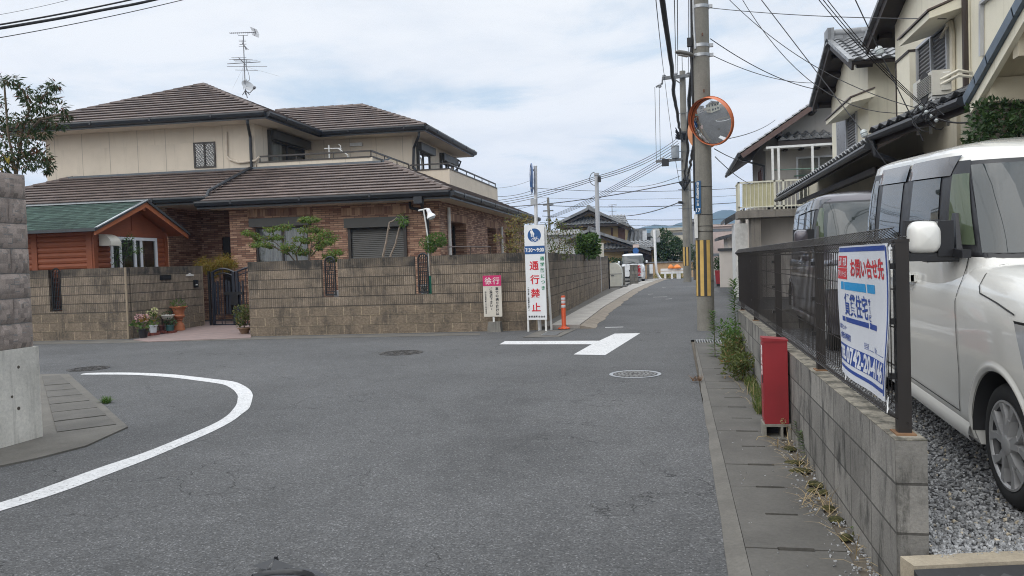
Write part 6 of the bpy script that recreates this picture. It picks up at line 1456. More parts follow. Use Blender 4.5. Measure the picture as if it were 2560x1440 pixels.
b.hexa([ra+Vector((0, 0, .02)), ra+d*w_+Vector((0, 0, .02)), ra+d*w_-s_*.34+Vector((0, 0, .02)), ra-s_*.34+Vector((0, 0, .02)), ra+Vector((0, 0, h1_)), ra+d*w_+Vector((0, 0, h1_)), ra+d*w_-s_*.34+Vector((0, 0, h0_)), ra-s_*.34+Vector((0, 0, h0_))]); b.build('ramp_body', RUB, t)
b = MB(); sv = (Vector((0, 0, h0_-h1_))-s_*.34).normalized(); nv = d.cross(-sv).normalized(); nv = nv if nv.z > 0 else -nv
for i in range(22):
    for j in range(4):
        c = ra+d*(.06+.084*i+(.042 if j % 2 else 0))+Vector((0, 0, h1_))+sv*(.055+.088*j); b.prism([c-d*.03, c+sv*.018, c+d*.03, c-sv*.018], nv*.006)
b.build('tread', plain('worn_rubber', (.05, .05, .052), .6), t)
# ------------------------------------------------------------------ parked cars
CGL = NT('car_glass').done((.03, .036, .036), .03, None, 0.0, IOR=1.62)
CGL2 = NT('car_glass_tinted_green').done((.075, .095, .06), .03, None, 0.0, IOR=1.55)
TRIM = plain('car_black_trim', (.014, .014, .016), .35, .05); TYRE = plain('tyre_rubber', (.016, .016, .016), .8, .1); ALLOY = plain('wheel_cover_silver', (.36, .36, .36), .35, .06, metal=.35); GAP = plain('panel_gap', (.03, .03, .03), .8); CHR = NT('chrome').done((.7, .7, .72), .12, None, 1.0); LAMP = NT('headlamp_glass').done((.66, .68, .7), .12, None, .55, Coat_Weight=1.0); SEAT = plain('seat_cover', (.30, .32, .22), .8)
def interp(tab, z):
    for (z0, v0), (z1, v1) in zip(tab, tab[1:]):
        if z <= z1:
            t = 0 if z1 == z0 else max(0, (z-z0)/(z1-z0)); return tuple(a+(b-a)*t for a, b in zip(v0, v1))
    return tab[-1][1]
def make_car(name, label, front_axle, fdir, paint, L=3.40, HW=.7375, wb=2.52, qa=.72, RW=.278, belt=1.13, roofz=1.72, top=1.79, qw=1.0, qr=1.45, visor=True, mirrors=True, pitch=0.0):
    fwdc = Vector((*fdir, 0)).normalized(); left = Vector((-fwdc.y, fwdc.x, 0)); org = Vector(front_axle)     # ground point below the centre of the front axle
    W_ = lambda p: org+fwdc*(qa-p[0])+left*p[1]+Vector((0, 0, p[2]+(p[0]-qa)*pitch))         # p = (q from the nose, y to the left, z)
    car = thing(name, label, 'car', org)
    # (front q, rear q, half width)
    low = [(.19, (.16, L-.10, HW-.05)), (.26, (.06, L-.05, HW-.025)), (.34, (.02, L-.02, HW-.014)), (.50, (.0, L-.0, HW-.012)), (.66, (.0, L, HW-.004)), (.80, (.02, L, HW)), (.885, (.045, L, HW-.001)), (.915, (.06, L, HW-.014)), (belt-.155, (.10, L, HW-.018)), (belt-.125, (.18, L-.02, HW-.03)), (belt-.095, (.28, L-.06, HW-.045)), (belt-.065, (.42, L-.2, HW-.065)), (belt-.04, (.60, L-.5, HW-.10)), (belt-.025, (.80, L-.6, HW-.17))]
    hi = [(.86, (qw-.06, L-.03, HW-.018)), (.93, (qw-.05, L-.005, HW-.015)), (1.02, (qw-.03, L, HW-.02)), (belt, (qw, L-.01, HW-.026)), (belt+.22, (qw+(qr-qw)*.36, L-.03, HW-.045)), (belt+.40, (qw+(qr-qw)*.70, L-.07, HW-.066)), (roofz-.075, (qr-.03, L-.11, HW-.082)), (roofz-.02, (qr+.03, L-.14, HW-.095)), (roofz, (qr+.08, L-.17, HW-.118)), (roofz+.022, (qr+.17, L-.23, HW-.17)), (roofz+.045, (qr+.35, L-.36, HW-.28)), (top-.008, (qr+.60, L-.6, HW-.45)), (top, (qr+.8, L-.9, HW-.6))]
    def ring(par, n_=8.0, N=120):
        qf, qr_, w = par; c, a = (qf+qr_)/2, (qr_-qf)/2; out_ = []
        for k in range(N):
            t = 2*math.pi*k/N; ct, st_ = math.cos(t), math.sin(t)
            # even spacing on a squarish outline
            m = max(abs(ct), abs(st_)); x, y = ct/m, st_/m; s_ = (abs(x)**n_+abs(y)**n_)**(-1/n_)
            out_.append((c-a*x*s_, w*y*s_))
        return out_
    def hull(tab, n_, cap=True, zs=None):
        b = MB(W_); N = 120; rings = []
        for z in (zs or [z for z, _ in tab]): rings.append(b.add([(q, y, z) for q, y in ring(interp(tab, z), n_, N)]))
        for A_, B_ in zip(rings, rings[1:]):
            for k in range(N): j = (k+1) % N; b.f.append((A_+k, A_+j, B_+j, B_+k)); b.mi.append(0)
        b.f.append(tuple(rings[0]+k for k in range(N))); b.f.append(tuple(rings[-1]+k for k in range(N))); b.mi += [0, 0]
        return b
    tub = hull(low, 11.0).build('tub', paint); 
    for qc in (qa, qa+wb):
        for sy in (1, -1):
            c = MB(W_); c.lathe([(RW+.055, 0), (RW+.055, .6)], (0, 0, 0), 40, axis=(0, 1, 0)); 
            # lathe works in local car space through W_
            c.v = [W_((p[0], p[1], p[2])) if False else p for p in c.v]
            bpy_c = MB(); n_ = 44
            i0 = bpy_c.add([W_((qc+(RW+.05)*math.cos(t), sy*(HW-.20), RW+(RW+.05)*math.sin(t))) for t in [2*math.pi*k/n_ for k in range(n_)]]); i1 = bpy_c.add([W_((qc+(RW+.05)*math.cos(t), sy*(HW+.2), RW+(RW+.05)*math.sin(t))) for t in [2*math.pi*k/n_ for k in range(n_)]])
            for k in range(n_): j = (k+1) % n_; bpy_c.f.append((i0+k, i0+j, i1+j, i1+k)); bpy_c.mi.append(0)
            bpy_c.f += [tuple(i0+k for k in range(n_)), tuple(i1+k for k in range(n_))]; bpy_c.mi += [0, 0]
            co = bpy_c.build('arch_cutter', TRIM)
            md = tub.modifiers.new('arch', 'BOOLEAN'); md.operation = 'DIFFERENCE'; md.object = co; md.solver = 'EXACT'
    dg = bpy.context.evaluated_depsgraph_get(); me = bpy.data.meshes.new_from_object(tub.evaluated_get(dg)); off = tub.location.copy()
    for md in tub.modifiers: bpy.data.objects.remove(md.object)
    bpy.data.objects.remove(tub)
    b = MB(); b.v = [v.co+off for v in me.vertices]; b.f = [tuple(p.vertices) for p in me.polygons]; b.mi = [0]*len(b.f)
    h_ = hull(hi, 7.0); i = len(b.v); zl_ = [z for z, _ in hi for _k in range(120)]; b.v += h_.v; b.f += [tuple(q+i for q in f) for f in h_.f]; b.mi += [1 if all(belt-.002 < zl_[q] < roofz-.07 for q in f) else 0 for f in h_.f]
    body = b.build('body', [paint, TRIM], car, 32)
    def Y(q, z, tab, n_): 
        qf, qr_, w = interp(tab, z); c, a = (qf+qr_)/2, (qr_-qf)/2; u = min(.999, abs(q-c)/a); return w*(1-u**n_)**(1/n_)
    def Qf(y, z, tab, n_):
        qf, qr_, w = interp(tab, z); c, a = (qf+qr_)/2, (qr_-qf)/2; u = min(.995, abs(y)/w); return c-a*(1-u**n_)**(1/n_)
    yl = lambda q, z: Y(q, z, low, 11.0); yh = lambda q, z: Y(q, z, hi, 7.0)
    # dark greenhouse band with panes
    for sy in (-1, 1):
        def side(nm, fn, mat, off, nu=10, nv=6, par=car):
            m_ = MB(W_); m_.grid(lambda u, v: (lambda q, z: (q, sy*(yh(q, z)+off), z))(*fn(u, v)), nu, nv); return m_.build(nm, mat, par, 50)
        def quad(q0, q1, z0, z1, s0=0.0, s1=0.0): return lambda u, v: ((q0+s0*v)*(1-u)+(q1+s1*v)*u, z0+(z1-z0)*v)
        rk = (qr-qw)*.92; zt = roofz-.09
        side('pillar_trim', quad(qw+.085, L-.27, belt+.005, zt+.02, rk, -.12), TRIM, .003, 30, 8)
        side('quarter_window', quad(qw+.16, qw+.39, belt+.06, zt-.05, rk*.62, .08), CGL2, .007, 6, 6)
        side('door_window', quad(qw+.54, qw+1.07, belt+.05, zt-.02, .06, 0), CGL, .007)
        side('door_window', quad(qw+1.28, qw+1.78, belt+.05, zt-.02, 0, -.02), CGL, .007)
        side('rear_quarter_window', quad(qw+1.90, L-.28, belt+.05, zt-.02, 0, -.1), CGL, .007, 6, 6)
        if visor:
            for (q0, q1) in ((qw+.46, qw+1.13), (qw+1.19, qw+1.84)):
                m_ = MB(W_); m_.grid(lambda u, v: (q0+(q1-q0)*u+.03*(1-v), sy*(yh(q0+(q1-q0)*u, zt-.055+.105*v)+.009+.014*(1-v)*min(1, 6*min(u, 1-u)+.2)), zt-.055+.105*v), 12, 4); m_.build('window_visor', NT('smoked_visor').done((.06, .06, .065), .12, None, 0, Coat_Weight=.5) if 'smoked_visor' not in bpy.data.materials else bpy.data.materials['smoked_visor'], car, 60)
        # panel gaps, crease, handles
        def gap(pts, w=.0035):
            g_ = MB(W_)
            for (q0, z0), (q1, z1) in zip(pts, pts[1:]):
                dq, dz = q1-q0, z1-z0; l_ = math.hypot(dq, dz); nq, nz = -dz/l_*w, dq/l_*w; k_ = max(1, int(l_/.05))
                for e in range(k_):
                    a0, a1 = e/k_, (e+1)/k_; P = []
                    for f_, s_ in ((a0, 1), (a1, 1), (a1, -1), (a0, -1)):
                        q, z = q0+dq*f_+nq*s_, z0+dz*f_+nz*s_; y = max(yl(q, z), yh(q, z) if z > .9 else 0); P.append((q, sy*(y+.004), z))
                    g_.face(P)
            g_.build('panel_gap', GAP, car)
        gap([(qw+.18, belt), (qw+.19, .92), (qw+.18, .5), (qw+.19, .31)]); gap([(qw+1.17, belt), (qw+1.18, .3)]); gap([(qw+1.86, belt), (qw+1.86, .62)]); gap([(qw+.19, .31), (qw+1.84, .31)])
        gap([(qw-.05, .965), (qw-.09, .935), (qw-.30, .912), (.52, .885)]); gap([(qw+.0, belt-.03), (qw-.04, 1.02), (qw-.05, .965)]); gap([(.40, .66), (.36, .62), (qa-.27, .46)])
        for q in (qw+.97, qw+1.34):
            m_ = MB(W_); z = .93; y = yl(q, .9); m_.box(q-.115, q+.115, *sorted((sy*(y+.012), sy*(y+.042))), z-.022, z+.022); m_.box(q-.115, q-.09, *sorted((sy*(y-.01), sy*(y+.03))), z-.02, z+.02); m_.box(q+.085, q+.115, *sorted((sy*(y-.01), sy*(y+.03))), z-.02, z+.02); m_.build('door_handle', paint, car, 0)
            m_ = MB(W_); m_.grid(lambda u, v: (q-.07+.14*u, sy*(yl(q, .9+.09*v-.02)+.003), .86+.13*v), 6, 4); m_.build('handle_recess_shade', plain('handle_shade', (.48, .47, .44), .4) if 'handle_shade' not in bpy.data.materials else bpy.data.materials['handle_shade'], car, 60)  # flat darker patch: shade of the handle recess painted on the door
        # arch lips, liners, sill
        for qc in (qa, qa+wb):
            m_ = MB(W_); n_ = 40; rr = RW+.05
            def lip(u, v):
                t = math.pi*(-.06+1.12*u); r_ = rr+(-.002+.05*v); q, z = qc+r_*math.cos(t), RW+r_*math.sin(t); return (q, sy*(yl(min(max(q, .02), L-.02), max(z, .2))+.004+.010*math.sin(math.pi*min(1, v*1.25))), z)
            m_.grid(lip, n_, 5); m_.build('arch_lip', paint, car, 60)
            m_ = MB(W_); m_.grid(lambda u, v: (qc+(rr-.004)*math.cos(math.pi*(-.02+1.04*u)), sy*(HW-.24+.225*v), RW+(rr-.004)*math.sin(math.pi*(-.02+1.04*u))), 30, 2); m_.grid(lambda u, v: (qc+(rr)*v*math.cos(2*math.pi*u), sy*(HW-.19), RW+rr*v*math.sin(2*math.pi*u)), 24, 1); m_.build('wheel_liner', ROOM, car, 60)
            # wheel
            yo = HW-.035; cx = lambda r_, t, y: (qc+r_*math.cos(t), sy*y, RW+r_*math.sin(t))
            wh = MB(W_); prof = [(.185, yo-.02), (.205, yo-.006), (.235, yo-.004), (.258, yo-.012), (RW-.006, yo-.03), (RW, yo-.05), (RW, yo-.13), (RW-.01, yo-.155), (.2, yo-.165)]; n_ = 48
            rings = [wh.add([cx(r_, 2*math.pi*k/n_, y) for k in range(n_)]) for r_, y in prof]
            for A_, B_ in zip(rings, rings[1:]):
                for k in range(n_): j = (k+1) % n_; wh.f.append((A_+k, A_+j, B_+j, B_+k)); wh.mi.append(0)
            w_ = wh.build('wheel', TYRE, car, 40)
            rm_ = MB(W_); prof = [(.192, yo-.018), (.198, yo-.006), (.188, yo-.004), (.178, yo-.014), (.172, yo-.05), (.02, yo-.055)]
            rings = [rm_.add([cx(r_, 2*math.pi*k/n_, y) for k in range(n_)]) for r_, y in prof]
            for q_, (A_, B_) in enumerate(zip(rings, rings[1:])):
                for k in range(n_): j = (k+1) % n_; rm_.f.append((A_+k, A_+j, B_+j, B_+k)); rm_.mi.append(1 if q_ >= 3 else 0)
            rm_.build('rim', [ALLOY, TRIM], w_, 40)
            sp = MB(W_)
            for k in range(5):
                for s_ in (-1, 1):
                    t0 = 2*math.pi*k/5+.3; t1 = t0+s_*.33
                    for (ra, rb_, ta, tb, wa, wb_) in ((.045, .118, t0+s_*.10, t0+s_*.20, .020, .017), (.118, .186, t0+s_*.20, t1, .017, .027)):
                        def pt(r_, t, o_, y): return (qc+r_*math.cos(t)-o_*math.sin(t), sy*y, RW+r_*math.sin(t)+o_*math.cos(t))
                        ya, yb = yo-.008+.006*(ra < .06), yo-.006
                        sp.hexa([pt(ra, ta, -wa, yo-.04), pt(rb_, tb, -wb_, yo-.04), pt(rb_, tb, wb_, yo-.04), pt(ra, ta, wa, yo-.04), pt(ra, ta, -wa*.75, ya), pt(rb_, tb, -wb_*.75, yb), pt(rb_, tb, wb_*.75, yb), pt(ra, ta, wa*.75, ya)])
            sp.build('spoke', ALLOY, w_, 30)
            hb = MB(W_); i0 = [hb.add([cx(r_, 2*math.pi*k/20, y) for k in range(20)]) for r_, y in ((.05, yo-.03), (.046, yo-.001), (.036, yo+.004), (.001, yo+.005))]
            for A_, B_ in zip(i0, i0[1:]):
                for k in range(20): j = (k+1) % 20; hb.f.append((A_+k, A_+j, B_+j, B_+k)); hb.mi.append(0)
            hb.build('hub_cap', ALLOY, w_, 40)
        m_ = MB(W_); m_.grid(lambda u, v: (qa+.34+(wb-.68)*u, sy*(HW-.012+.012*math.sin(math.pi*v)), .20+.085*v), 12, 4); m_.build('sill', paint, car, 60)
        # mirrors
        if mirrors:
            q, z, y = qw+.29, belt+.10, yh(qw+.29, belt)
            m_ = MB(W_); N = 14
            def shell(u, v):
                t = 2*math.pi*u; a = (v-.5)*math.pi; ce = abs(math.cos(a))**.45; 
                return (q-.0+.085*math.sin(a), sy*(y+.155+.078*ce*(abs(math.cos(t))**.55)*(1 if math.cos(t) > 0 else -1)), z+.088*ce*(abs(math.sin(t))**.55)*(1 if math.sin(t) > 0 else -1))
            m_.grid(shell, 28, 10); mo = m_.build('mirror_housing', paint, car, 70)
            m_ = MB(W_); m_.box(q+.035, q+.088, *sorted((sy*(y+.06), sy*(y+.236))), z-.09, z+.09); m_.box(q-.07, q+.086, *sorted((sy*(y+.035), sy*(y+.108))), z-.095, z+.085); m_.box(q-.06, q+.06, *sorted((sy*(y+.03), sy*(y+.238))), z-.118, z-.08); m_.box(q-.03, q+.05, *sorted((sy*(y-.03), sy*(y+.15))), z-.128, z-.09); m_.build('mirror_base', TRIM, mo)
            m_ = MB(W_); m_.box(q-.2, q+.1, *sorted((sy*(y+.0), sy*(y+.04))), z-.10, z-.06); m_.hexa([(q-.06, sy*(y-.01), z-.08), (q+.10, sy*(y-.01), z-.08), (q+.10, sy*(y+.02), z-.08), (q-.06, sy*(y+.02), z-.08), (q+.04, sy*(y-.03), z+.12), (q+.09, sy*(y-.03), z+.12), (q+.09, sy*(y-.01), z+.12), (q+.04, sy*(y-.01), z+.12)]); m_.build('mirror_foot', TRIM, mo)
        # headlamp wraps the corner
        m_ = MB(W_)
        def hl(u, v):
            z = .66+.22*v-.03*u; 
            if u < .5: y = (.42+.26*u*2*(HW-.06)/.7); y = min(y, HW-.03); q = Qf(y, z, low, 11.0)-.006; return (q, sy*y, z)
            qs = .045+.47*(u-.5)*2*(.8+.2*v); return (qs, sy*(yl(qs, z)+.006), z)
        m_.grid(hl, 16, 8); hl_o = m_.build('headlamp', LAMP, car, 60)
        m_ = MB(W_)
        for (dz, v_) in ((-.012, 0), (.012, 1)): 
            for e in range(16):
                p, r_ = hl(e/16, v_), hl((e+1)/16, v_); m_.face([(p[0]-.002, p[1], p[2]), (r_[0]-.002, r_[1], r_[2]), (r_[0]-.002, r_[1]+sy*.004, r_[2]+dz), (p[0]-.002, p[1]+sy*.004, p[2]+dz)])
        m_.build('lamp_bezel', TRIM, hl_o)
    # windscreen, grille, bumper openings, plate
    m_ = MB(W_); 
    def ws(u, v, wk=.90, off=.005, z0=belt-.002, z1=roofz-.078):
        z = z0+(z1-z0)*v; w = interp(hi, z)[2]*wk; y = -w+2*w*u; return (Qf(y, z, hi, 7.0)-off, y, z+off*.4)
    m_.grid(lambda u, v: ws(u, v, .965, .003), 24, 8); m_.build('screen_surround', TRIM, car, 60)
    m_ = MB(W_); m_.grid(lambda u, v: ws(u, v, .90, .007, belt+.02, roofz-.10), 24, 8); m_.build('windscreen', CGL, car, 60)
    m_ = MB(W_)
    for s_ in (-.35, .2): m_.tube([ws(.5+s_, -.02, .9, .03), ws(.5+s_+.3, .12, .9, .02)], .009, 5)
    m_.build('wiper', TRIM, car)
    def fpan(nm, mat, y0, y1, z0, z1, off): 
        m_ = MB(W_); m_.grid(lambda u, v: (lambda y, z: (Qf(y, z, low, 11.0)-off, y, z))(y0+(y1-y0)*u, z0+(z1-z0)*v), 14, 4); return m_.build(nm, mat, car, 60)
    fpan('grille', TRIM, -.40, .40, .64, .84, .004); fpan('lower_opening', TRIM, -.5, .5, .25, .42, .004); fpan('chrome_bar', CHR, -.40, .40, .79, .83, .012); fpan('chrome_bar', CHR, -.40, .40, .66, .685, .012); fpan('number_plate', plain('blank_yellow_plate', (.55, .42, .06), .5) if 'blank_yellow_plate' not in bpy.data.materials else bpy.data.materials['blank_yellow_plate'], -.165, .165, .45, .615, .014)
    # rear lamps
    for sy in (-1, 1):
        m_ = MB(W_); m_.grid(lambda u, v: (L-.10+.06*u, sy*(yh(L-.10+.06*u, 1.12+.34*v)+.006), 1.12+.34*v), 4, 4); m_.build('tail_lamp', plain('tail_red', (.4, .01, .015), .2) if 'tail_red' not in bpy.data.materials else bpy.data.materials['tail_red'], car, 60)
    return car, W_
PEARL = NT('pearl_white_paint').done((.66, .65, .61), .25, None, 0.0, Coat_Weight=.8, Coat_Roughness=.03)
LILAC = NT('lilac_grey_paint').done((.075, .066, .08), .3, None, .3, Coat_Weight=.8, Coat_Roughness=.04)
fd = Vector((-.0905, -.996, 0)).normalized(); lf = Vector((-fd.y, fd.x, 0))
ax0 = Vector((1.378+.7375, 3.77, LZ))
white_car, WC = make_car('parked_car', 'white boxy mini van with smoked window visors parked on gravel behind the banner', ax0, (0, -1), PEARL, L=3.5, belt=1.09, roofz=1.655, top=1.735, qw=1.02, qr=1.36, pitch=.055)
ax1 = Vector((1.52, 8.35, lotz(7)))+Vector((.72, 0, 0))
make_car('parked_car', 'lilac grey boxy van parked behind the white car and the mesh fence', ax1, (-.03, -1), LILAC, L=3.9, HW=.80, wb=2.7, qa=.80, RW=.29, belt=1.06, roofz=1.62, top=1.70, qw=1.0, qr=1.42, visor=True)
# ------------------------------------------------------------------ cream houses on the right
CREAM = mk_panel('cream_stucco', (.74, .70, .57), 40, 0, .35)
CREAM_D = mk_panel('dim_cream_stucco', (.50, .46, .36), 40, 0, .3)  # darker copy of the cream; dimness under the roofs is in the colour
PINKST = mk_panel('pinkish_stucco', (.60, .55, .50), 1.9, .3, .2)
KAWARA = mk_tile('grey_pantile', (.17, .175, .18), .27, .35, .25, .3, .6, .35)
KDARK = mk_tile('dark_pantile', (.05, .052, .055), .27, .45, .25, .3, .5, .3)
DBRN = plain('dark_brown_timber', (.028, .02, .017), .6, .15)
ALW = plain('silver_aluminium', (.46, .47, .49), .35, .06, metal=.3)
LOUV = plain('grey_louvre', (.15, .15, .155), .45, .06)
XW = 4.0; fX = fmap('w', XW)
def gable(par, e_far, ridge_y, ridge_z, e_near, x, over, zb, name='wall'):
    pass
# nearest of the two: gable faces the street
B0, B1 = PX(2237, 64, XW), PX(2265, 0, XW); sl = (B1.z-B0.z)/(B0.y-B1.y); BR = 10.2; BRZ = B0.z+sl*(B0.y-BR)
hb = thing('cream_house', 'nearest cream stucco house with an aircon unit, awning and slatted shutter under a dark gable', 'house', (XW, 10.5, 0))
wq = [PX(2297, 128, XW), PX(2370, 60, XW), PX(2297, 285, XW)]; WB = (wq[1].y, wq[0].y, wq[2].z, PX(2330, 95, XW).z)
b = MB(); wallface(b, fX, 8.5, B0.y, 2.6, B0.z, [WB], .07)
b.face([fX(8.5, 0, B0.z), fX(B0.y, 0, B0.z), fX(BR, 0, BRZ), fX(8.5, 0, B0.z+sl*(B0.y-BR)*.97)])
wallface(b, fmap('b', B0.y), XW, 11, 2.6, B0.z); b.build('wall', CREAM, hb)
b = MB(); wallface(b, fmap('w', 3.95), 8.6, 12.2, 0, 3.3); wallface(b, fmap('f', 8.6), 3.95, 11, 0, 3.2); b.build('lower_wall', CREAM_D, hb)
def verge_roof(par, y_eave, z_eave, y_ridge, z_ridge, x0, x1, nm, mat, lift=.02):
    """slab with dark underside, purlin ends, verge board and pantiles on top; slopes along y"""
    s_ = Vector((0, y_ridge-y_eave, z_ridge-z_eave)); n_ = Vector((1, 0, 0)).cross(s_).normalized(); n_ = n_ if n_.z > 0 else -n_
    b = MB(); o = Vector((x0, y_eave, z_eave)); b.obox(o, (x1-x0, 0, 0), s_, n_*.07); sl_ = b.build('eave_board', DBRN, par)
    b = MB(); b.obox(o-Vector((.03, 0, 0))-n_*.10, (.045, 0, 0), s_, n_*.19); b.build('verge_board', DBRN, par)
    for f_ in (.06, .30, .55, .8): b = MB(); c = o+s_*f_-n_*.10; b.obox(c+Vector((.1, 0, 0)), (XW-x0-.1, 0, 0), s_.normalized()*.13, n_*.10); b.build('purlin', DBRN, par)
    t_ = MB(); L0, L1 = o+n_*.075-Vector((.06, 0, 0)), o+n_*.075+Vector((x1-x0, 0, 0))
    if y_ridge < y_eave: roof(t_, L1, L0, L0+s_, L1+s_, .26, .03, .27, .028)
    else: roof(t_, L0, L1, L1+s_, L0+s_, .26, .03, .27, .028)
    r_ = t_.build(nm, mat, par, 50)
    b = MB(); nn = int(s_.length/.26)
    for k in range(nn): p = o+s_*(k/nn)+n_*.06-Vector((.10, 0, 0)); b.obox(p, (.10, 0, 0), s_*(1.06/nn), n_*.07+s_.normalized()*.0)
    b.build('verge_tile', mat, r_); return r_
verge_roof(hb, B0.y+.68, B0.z-.68*sl, BR, BRZ, XW-.32, 11, 'pantile_roof', KAWARA)
verge_roof(hb, BR-4.5, BRZ-4.5*sl, BR, BRZ, XW-.32, 11, 'pantile_roof', KAWARA)
# shuttered window, shutter box, awning
def shutter_window(par, W_, xw, box_to, aw):
    fx = fmap('w', xw); f = MB(); a0, a1, z0, z1 = W_
    for (p, q, r_, s_) in ((a0-.03, a1+.03, z1, z1+.04), (a0-.03, a1+.03, z0-.04, z0), (a0-.04, a0, z0, z1), (a1, a1+.04, z0, z1), ((a0+a1)/2-.02, (a0+a1)/2+.02, z0, z1)): fbox(f, fx, p, q, -.06, .04, r_, s_)
    w_ = f.build('window', ALW, par)
    rollshutter(w_, None, lambda a, d, z: fx(a, d*2.2-.02, z), a0, a1, z0, z1, LOUV, .062)
    if box_to: b = MB(); fbox(b, fx, a1+.05, box_to, 0, .13, z0-.15, z1-.02); bx = b.build('shutter_box', CREAM, par); b = MB(); fbox(b, fx, a1+.04, box_to+.02, 0, .15, z1-.02, z1+.02); fbox(b, fx, box_to, box_to+.02, 0, .15, z0-.1, z1); b.build('box_edge', DBRN, bx)
    y0, y1, zt, zf, d_ = aw; b = MB(); b.prism([fx(y0, 0, zt), fx(y0, 0, zt-.16), fx(y0, d_, zf-.09), fx(y0, d_, zf)], (0, y1-y0, 0)); o = b.build('awning', CREAM, par); b = MB(); b.prism([fx(y0-.02, 0, zt+.03), fx(y0-.02, 0, zt+.004), fx(y0-.02, d_+.03, zf+.004), fx(y0-.02, d_+.03, zf+.03)], (0, y1-y0+.04, 0)); b.build('awning_sheet', plain('awning_brown', (.10, .075, .065), .5), o)
aw0, aw1 = PX(2323, 29, XW-.5), PX(2248, 104, XW-.5)
shutter_window(hb, WB, XW, PX(2263, 240, XW).y, (aw0.y, aw1.y, aw0.z+.20, aw0.z, .5))
# lower lean-to
e1, e0 = Vector((3.03, 9.0, 3.02)), Vector((2.66, 11.35, 3.02)); w1, w0 = Vector((4.0, 9.0, 3.42)), Vector((4.0, 11.6, 3.55))
b = MB(); roof(b, e0, e1, w1, w0, .26, .03, .27, .026); lt = b.build('lean_to_roof', KDARK, hb, 50)
b = MB(); 
for z_, h_, o_ in ((-.05, .06, .0), (-.16, .11, .04)): b.obox(e1+Vector((o_, 0, z_)), e0-e1, (.05, 0, 0), (0, 0, h_))
b.obox(e1+Vector((.06, 0, -.05)), e0-e1, w0-e0, (0, 0, .02)); b.obox(e0+Vector((0, -.06, -.17)), w0-e0, (0, .06, 0), (0, 0, .18)); b.build('fascia', DBRN, lt)
b = MB(); b.tube([e1+Vector((-.03, 0, -.06)), e0+Vector((-.03, 0, -.07))], .055, 8); b.tube([e0+Vector((-.02, -.1, -.1)), e0+Vector((.02, -.1, -.3)), e0+Vector((.35, -.1, -.45)), e0+Vector((1.15, -.1, -.5))], .04, 8); b.build('gutter', GUT, lt)
b = MB(); n_ = 10
for k in range(n_): p = e1.lerp(e0, (k+.5)/n_); b.obox(p+Vector((-.015, -.1, .01)), (.28, .0, .1), (0, .205, 0), (0, 0, .035))
b.build('eave_tile', KDARK, lt)
# pipes, duct, wall panel frame
b = MB(); q = PX(2414, 150, XW-.06); b.tube([(q.x, q.y, 6.5), (q.x, q.y, 3.62), (q.x-.02, q.y+.1, 3.50), (q.x-.1, q.y+.45, 3.44), (q.x-.1, q.y+.55, 3.35)], .042, 8); b.build('downpipe', plain('brown_pipe', (.06, .045, .04), .4), hb, 40)
b = MB(); q = PX(2423, 150, XW-.02); b.tube([(q.x, q.y, 6.5), (q.x, q.y, 3.5)], .02, 6); b.build('conduit', plain('cream_pipe', (.6, .56, .45), .5), hb)
b = MB(); p, q = PX(2453, 140, XW-.03), PX(2453, 8, XW-.03); b.bar(p, q, .045, .05); b.bar(q, (q.x, q.y-1.6, q.z), .05, .04); b.build('panel_frame', ALW, hb)
q = PX(2376, 60, XW-.04); b = MB(); b.tube([(q.x, q.y+.1, q.z+.02), (q.x, q.y-.02, q.z+.02), (q.x, q.y-.08, q.z-.15), (q.x, q.y-.06, 3.55)], .035, 6); b.tube([(q.x, q.y+.4, q.z-.08), (q.x, q.y, q.z+.06)], .025, 6); b.build('hose_duct', plain('cream_duct', (.58, .53, .42), .5), hb, 40)
# aircon unit
ay = 10.45; ac0 = PY(2331, 238, ay); ac1 = PY(2378, 172, ay)
t = thing('aircon_unit', 'white aircon outdoor unit on a bracket before the slatted shutter of the nearest cream house', 'aircon unit', ac0)
acw = plain('aircon_ivory', (.55, .53, .47), .45, .04); b = MB(); b.box(ac0.x, ac1.x, ay, ay+.78, ac0.z, ac1.z); b.build('casing', acw, t)
b = MB(); 
for k in range(11): z_ = ac0.z+.05+(ac1.z-ac0.z-.1)*k/10; b.box(ac0.x-.02, ac0.x-.005, ay+.04, ay+.56, z_-.004, z_+.004)
for k in range(4): y_ = ay+.06+.16*k; b.box(ac0.x-.018, ac0.x-.007, y_-.005, y_+.005, ac0.z+.04, ac1.z-.04)
b.build('fan_grille', plain('grille_grey', (.32, .31, .28), .5), t); b = MB(); c = Vector((ac0.x-.002, ay+.30, (ac0.z+ac1.z)/2)); b.lathe([(.2, 0), (.2, .004), (.001, .004)], c, 24, axis=(-1, 0, 0)); b.build('fan_opening', ROOM, t)
b = MB(); b.box(ac0.x+.10, ac0.x+.2, ay-.03, ay, ac0.z+.05, ac0.z+.26); b.build('valve_cover', acw, t); b = MB(); b.box(ac1.x-.09, ac1.x-.02, ay-.003, ay, ac1.z-.2, ac1.z-.03); b.build('rating_label', WHITE, t)
b = MB()
for k in range(2): b.tube([(ac1.x-.12, ay-.01, ac0.z+.12+.06*k), (ac1.x+.05, ay-.09, ac0.z+.2+.06*k), (ac1.x+.2, ay-.06, ac0.z+.18+.05*k), (ac1.x+.24, ay, ac0.z+.05), (ac1.x+.22, ay+.05, ac0.z-.12)], .022, 6)
b.build('hose', plain('hose_cream', (.6, .57, .48), .6), t, 40); b = MB()
for x_ in (ac0.x+.03, ac1.x-.03): b.bar((x_, ay+.03, ac0.z-.02), (x_, ay+.75, ac0.z-.02), .03); b.bar((x_, ay+.05, ac0.z-.02), (x_, ay+.05, ac0.z-.38), .03); b.bar((x_, ay+.7, ac0.z-.02), (x_, ay+.7, ac0.z-.38), .03)
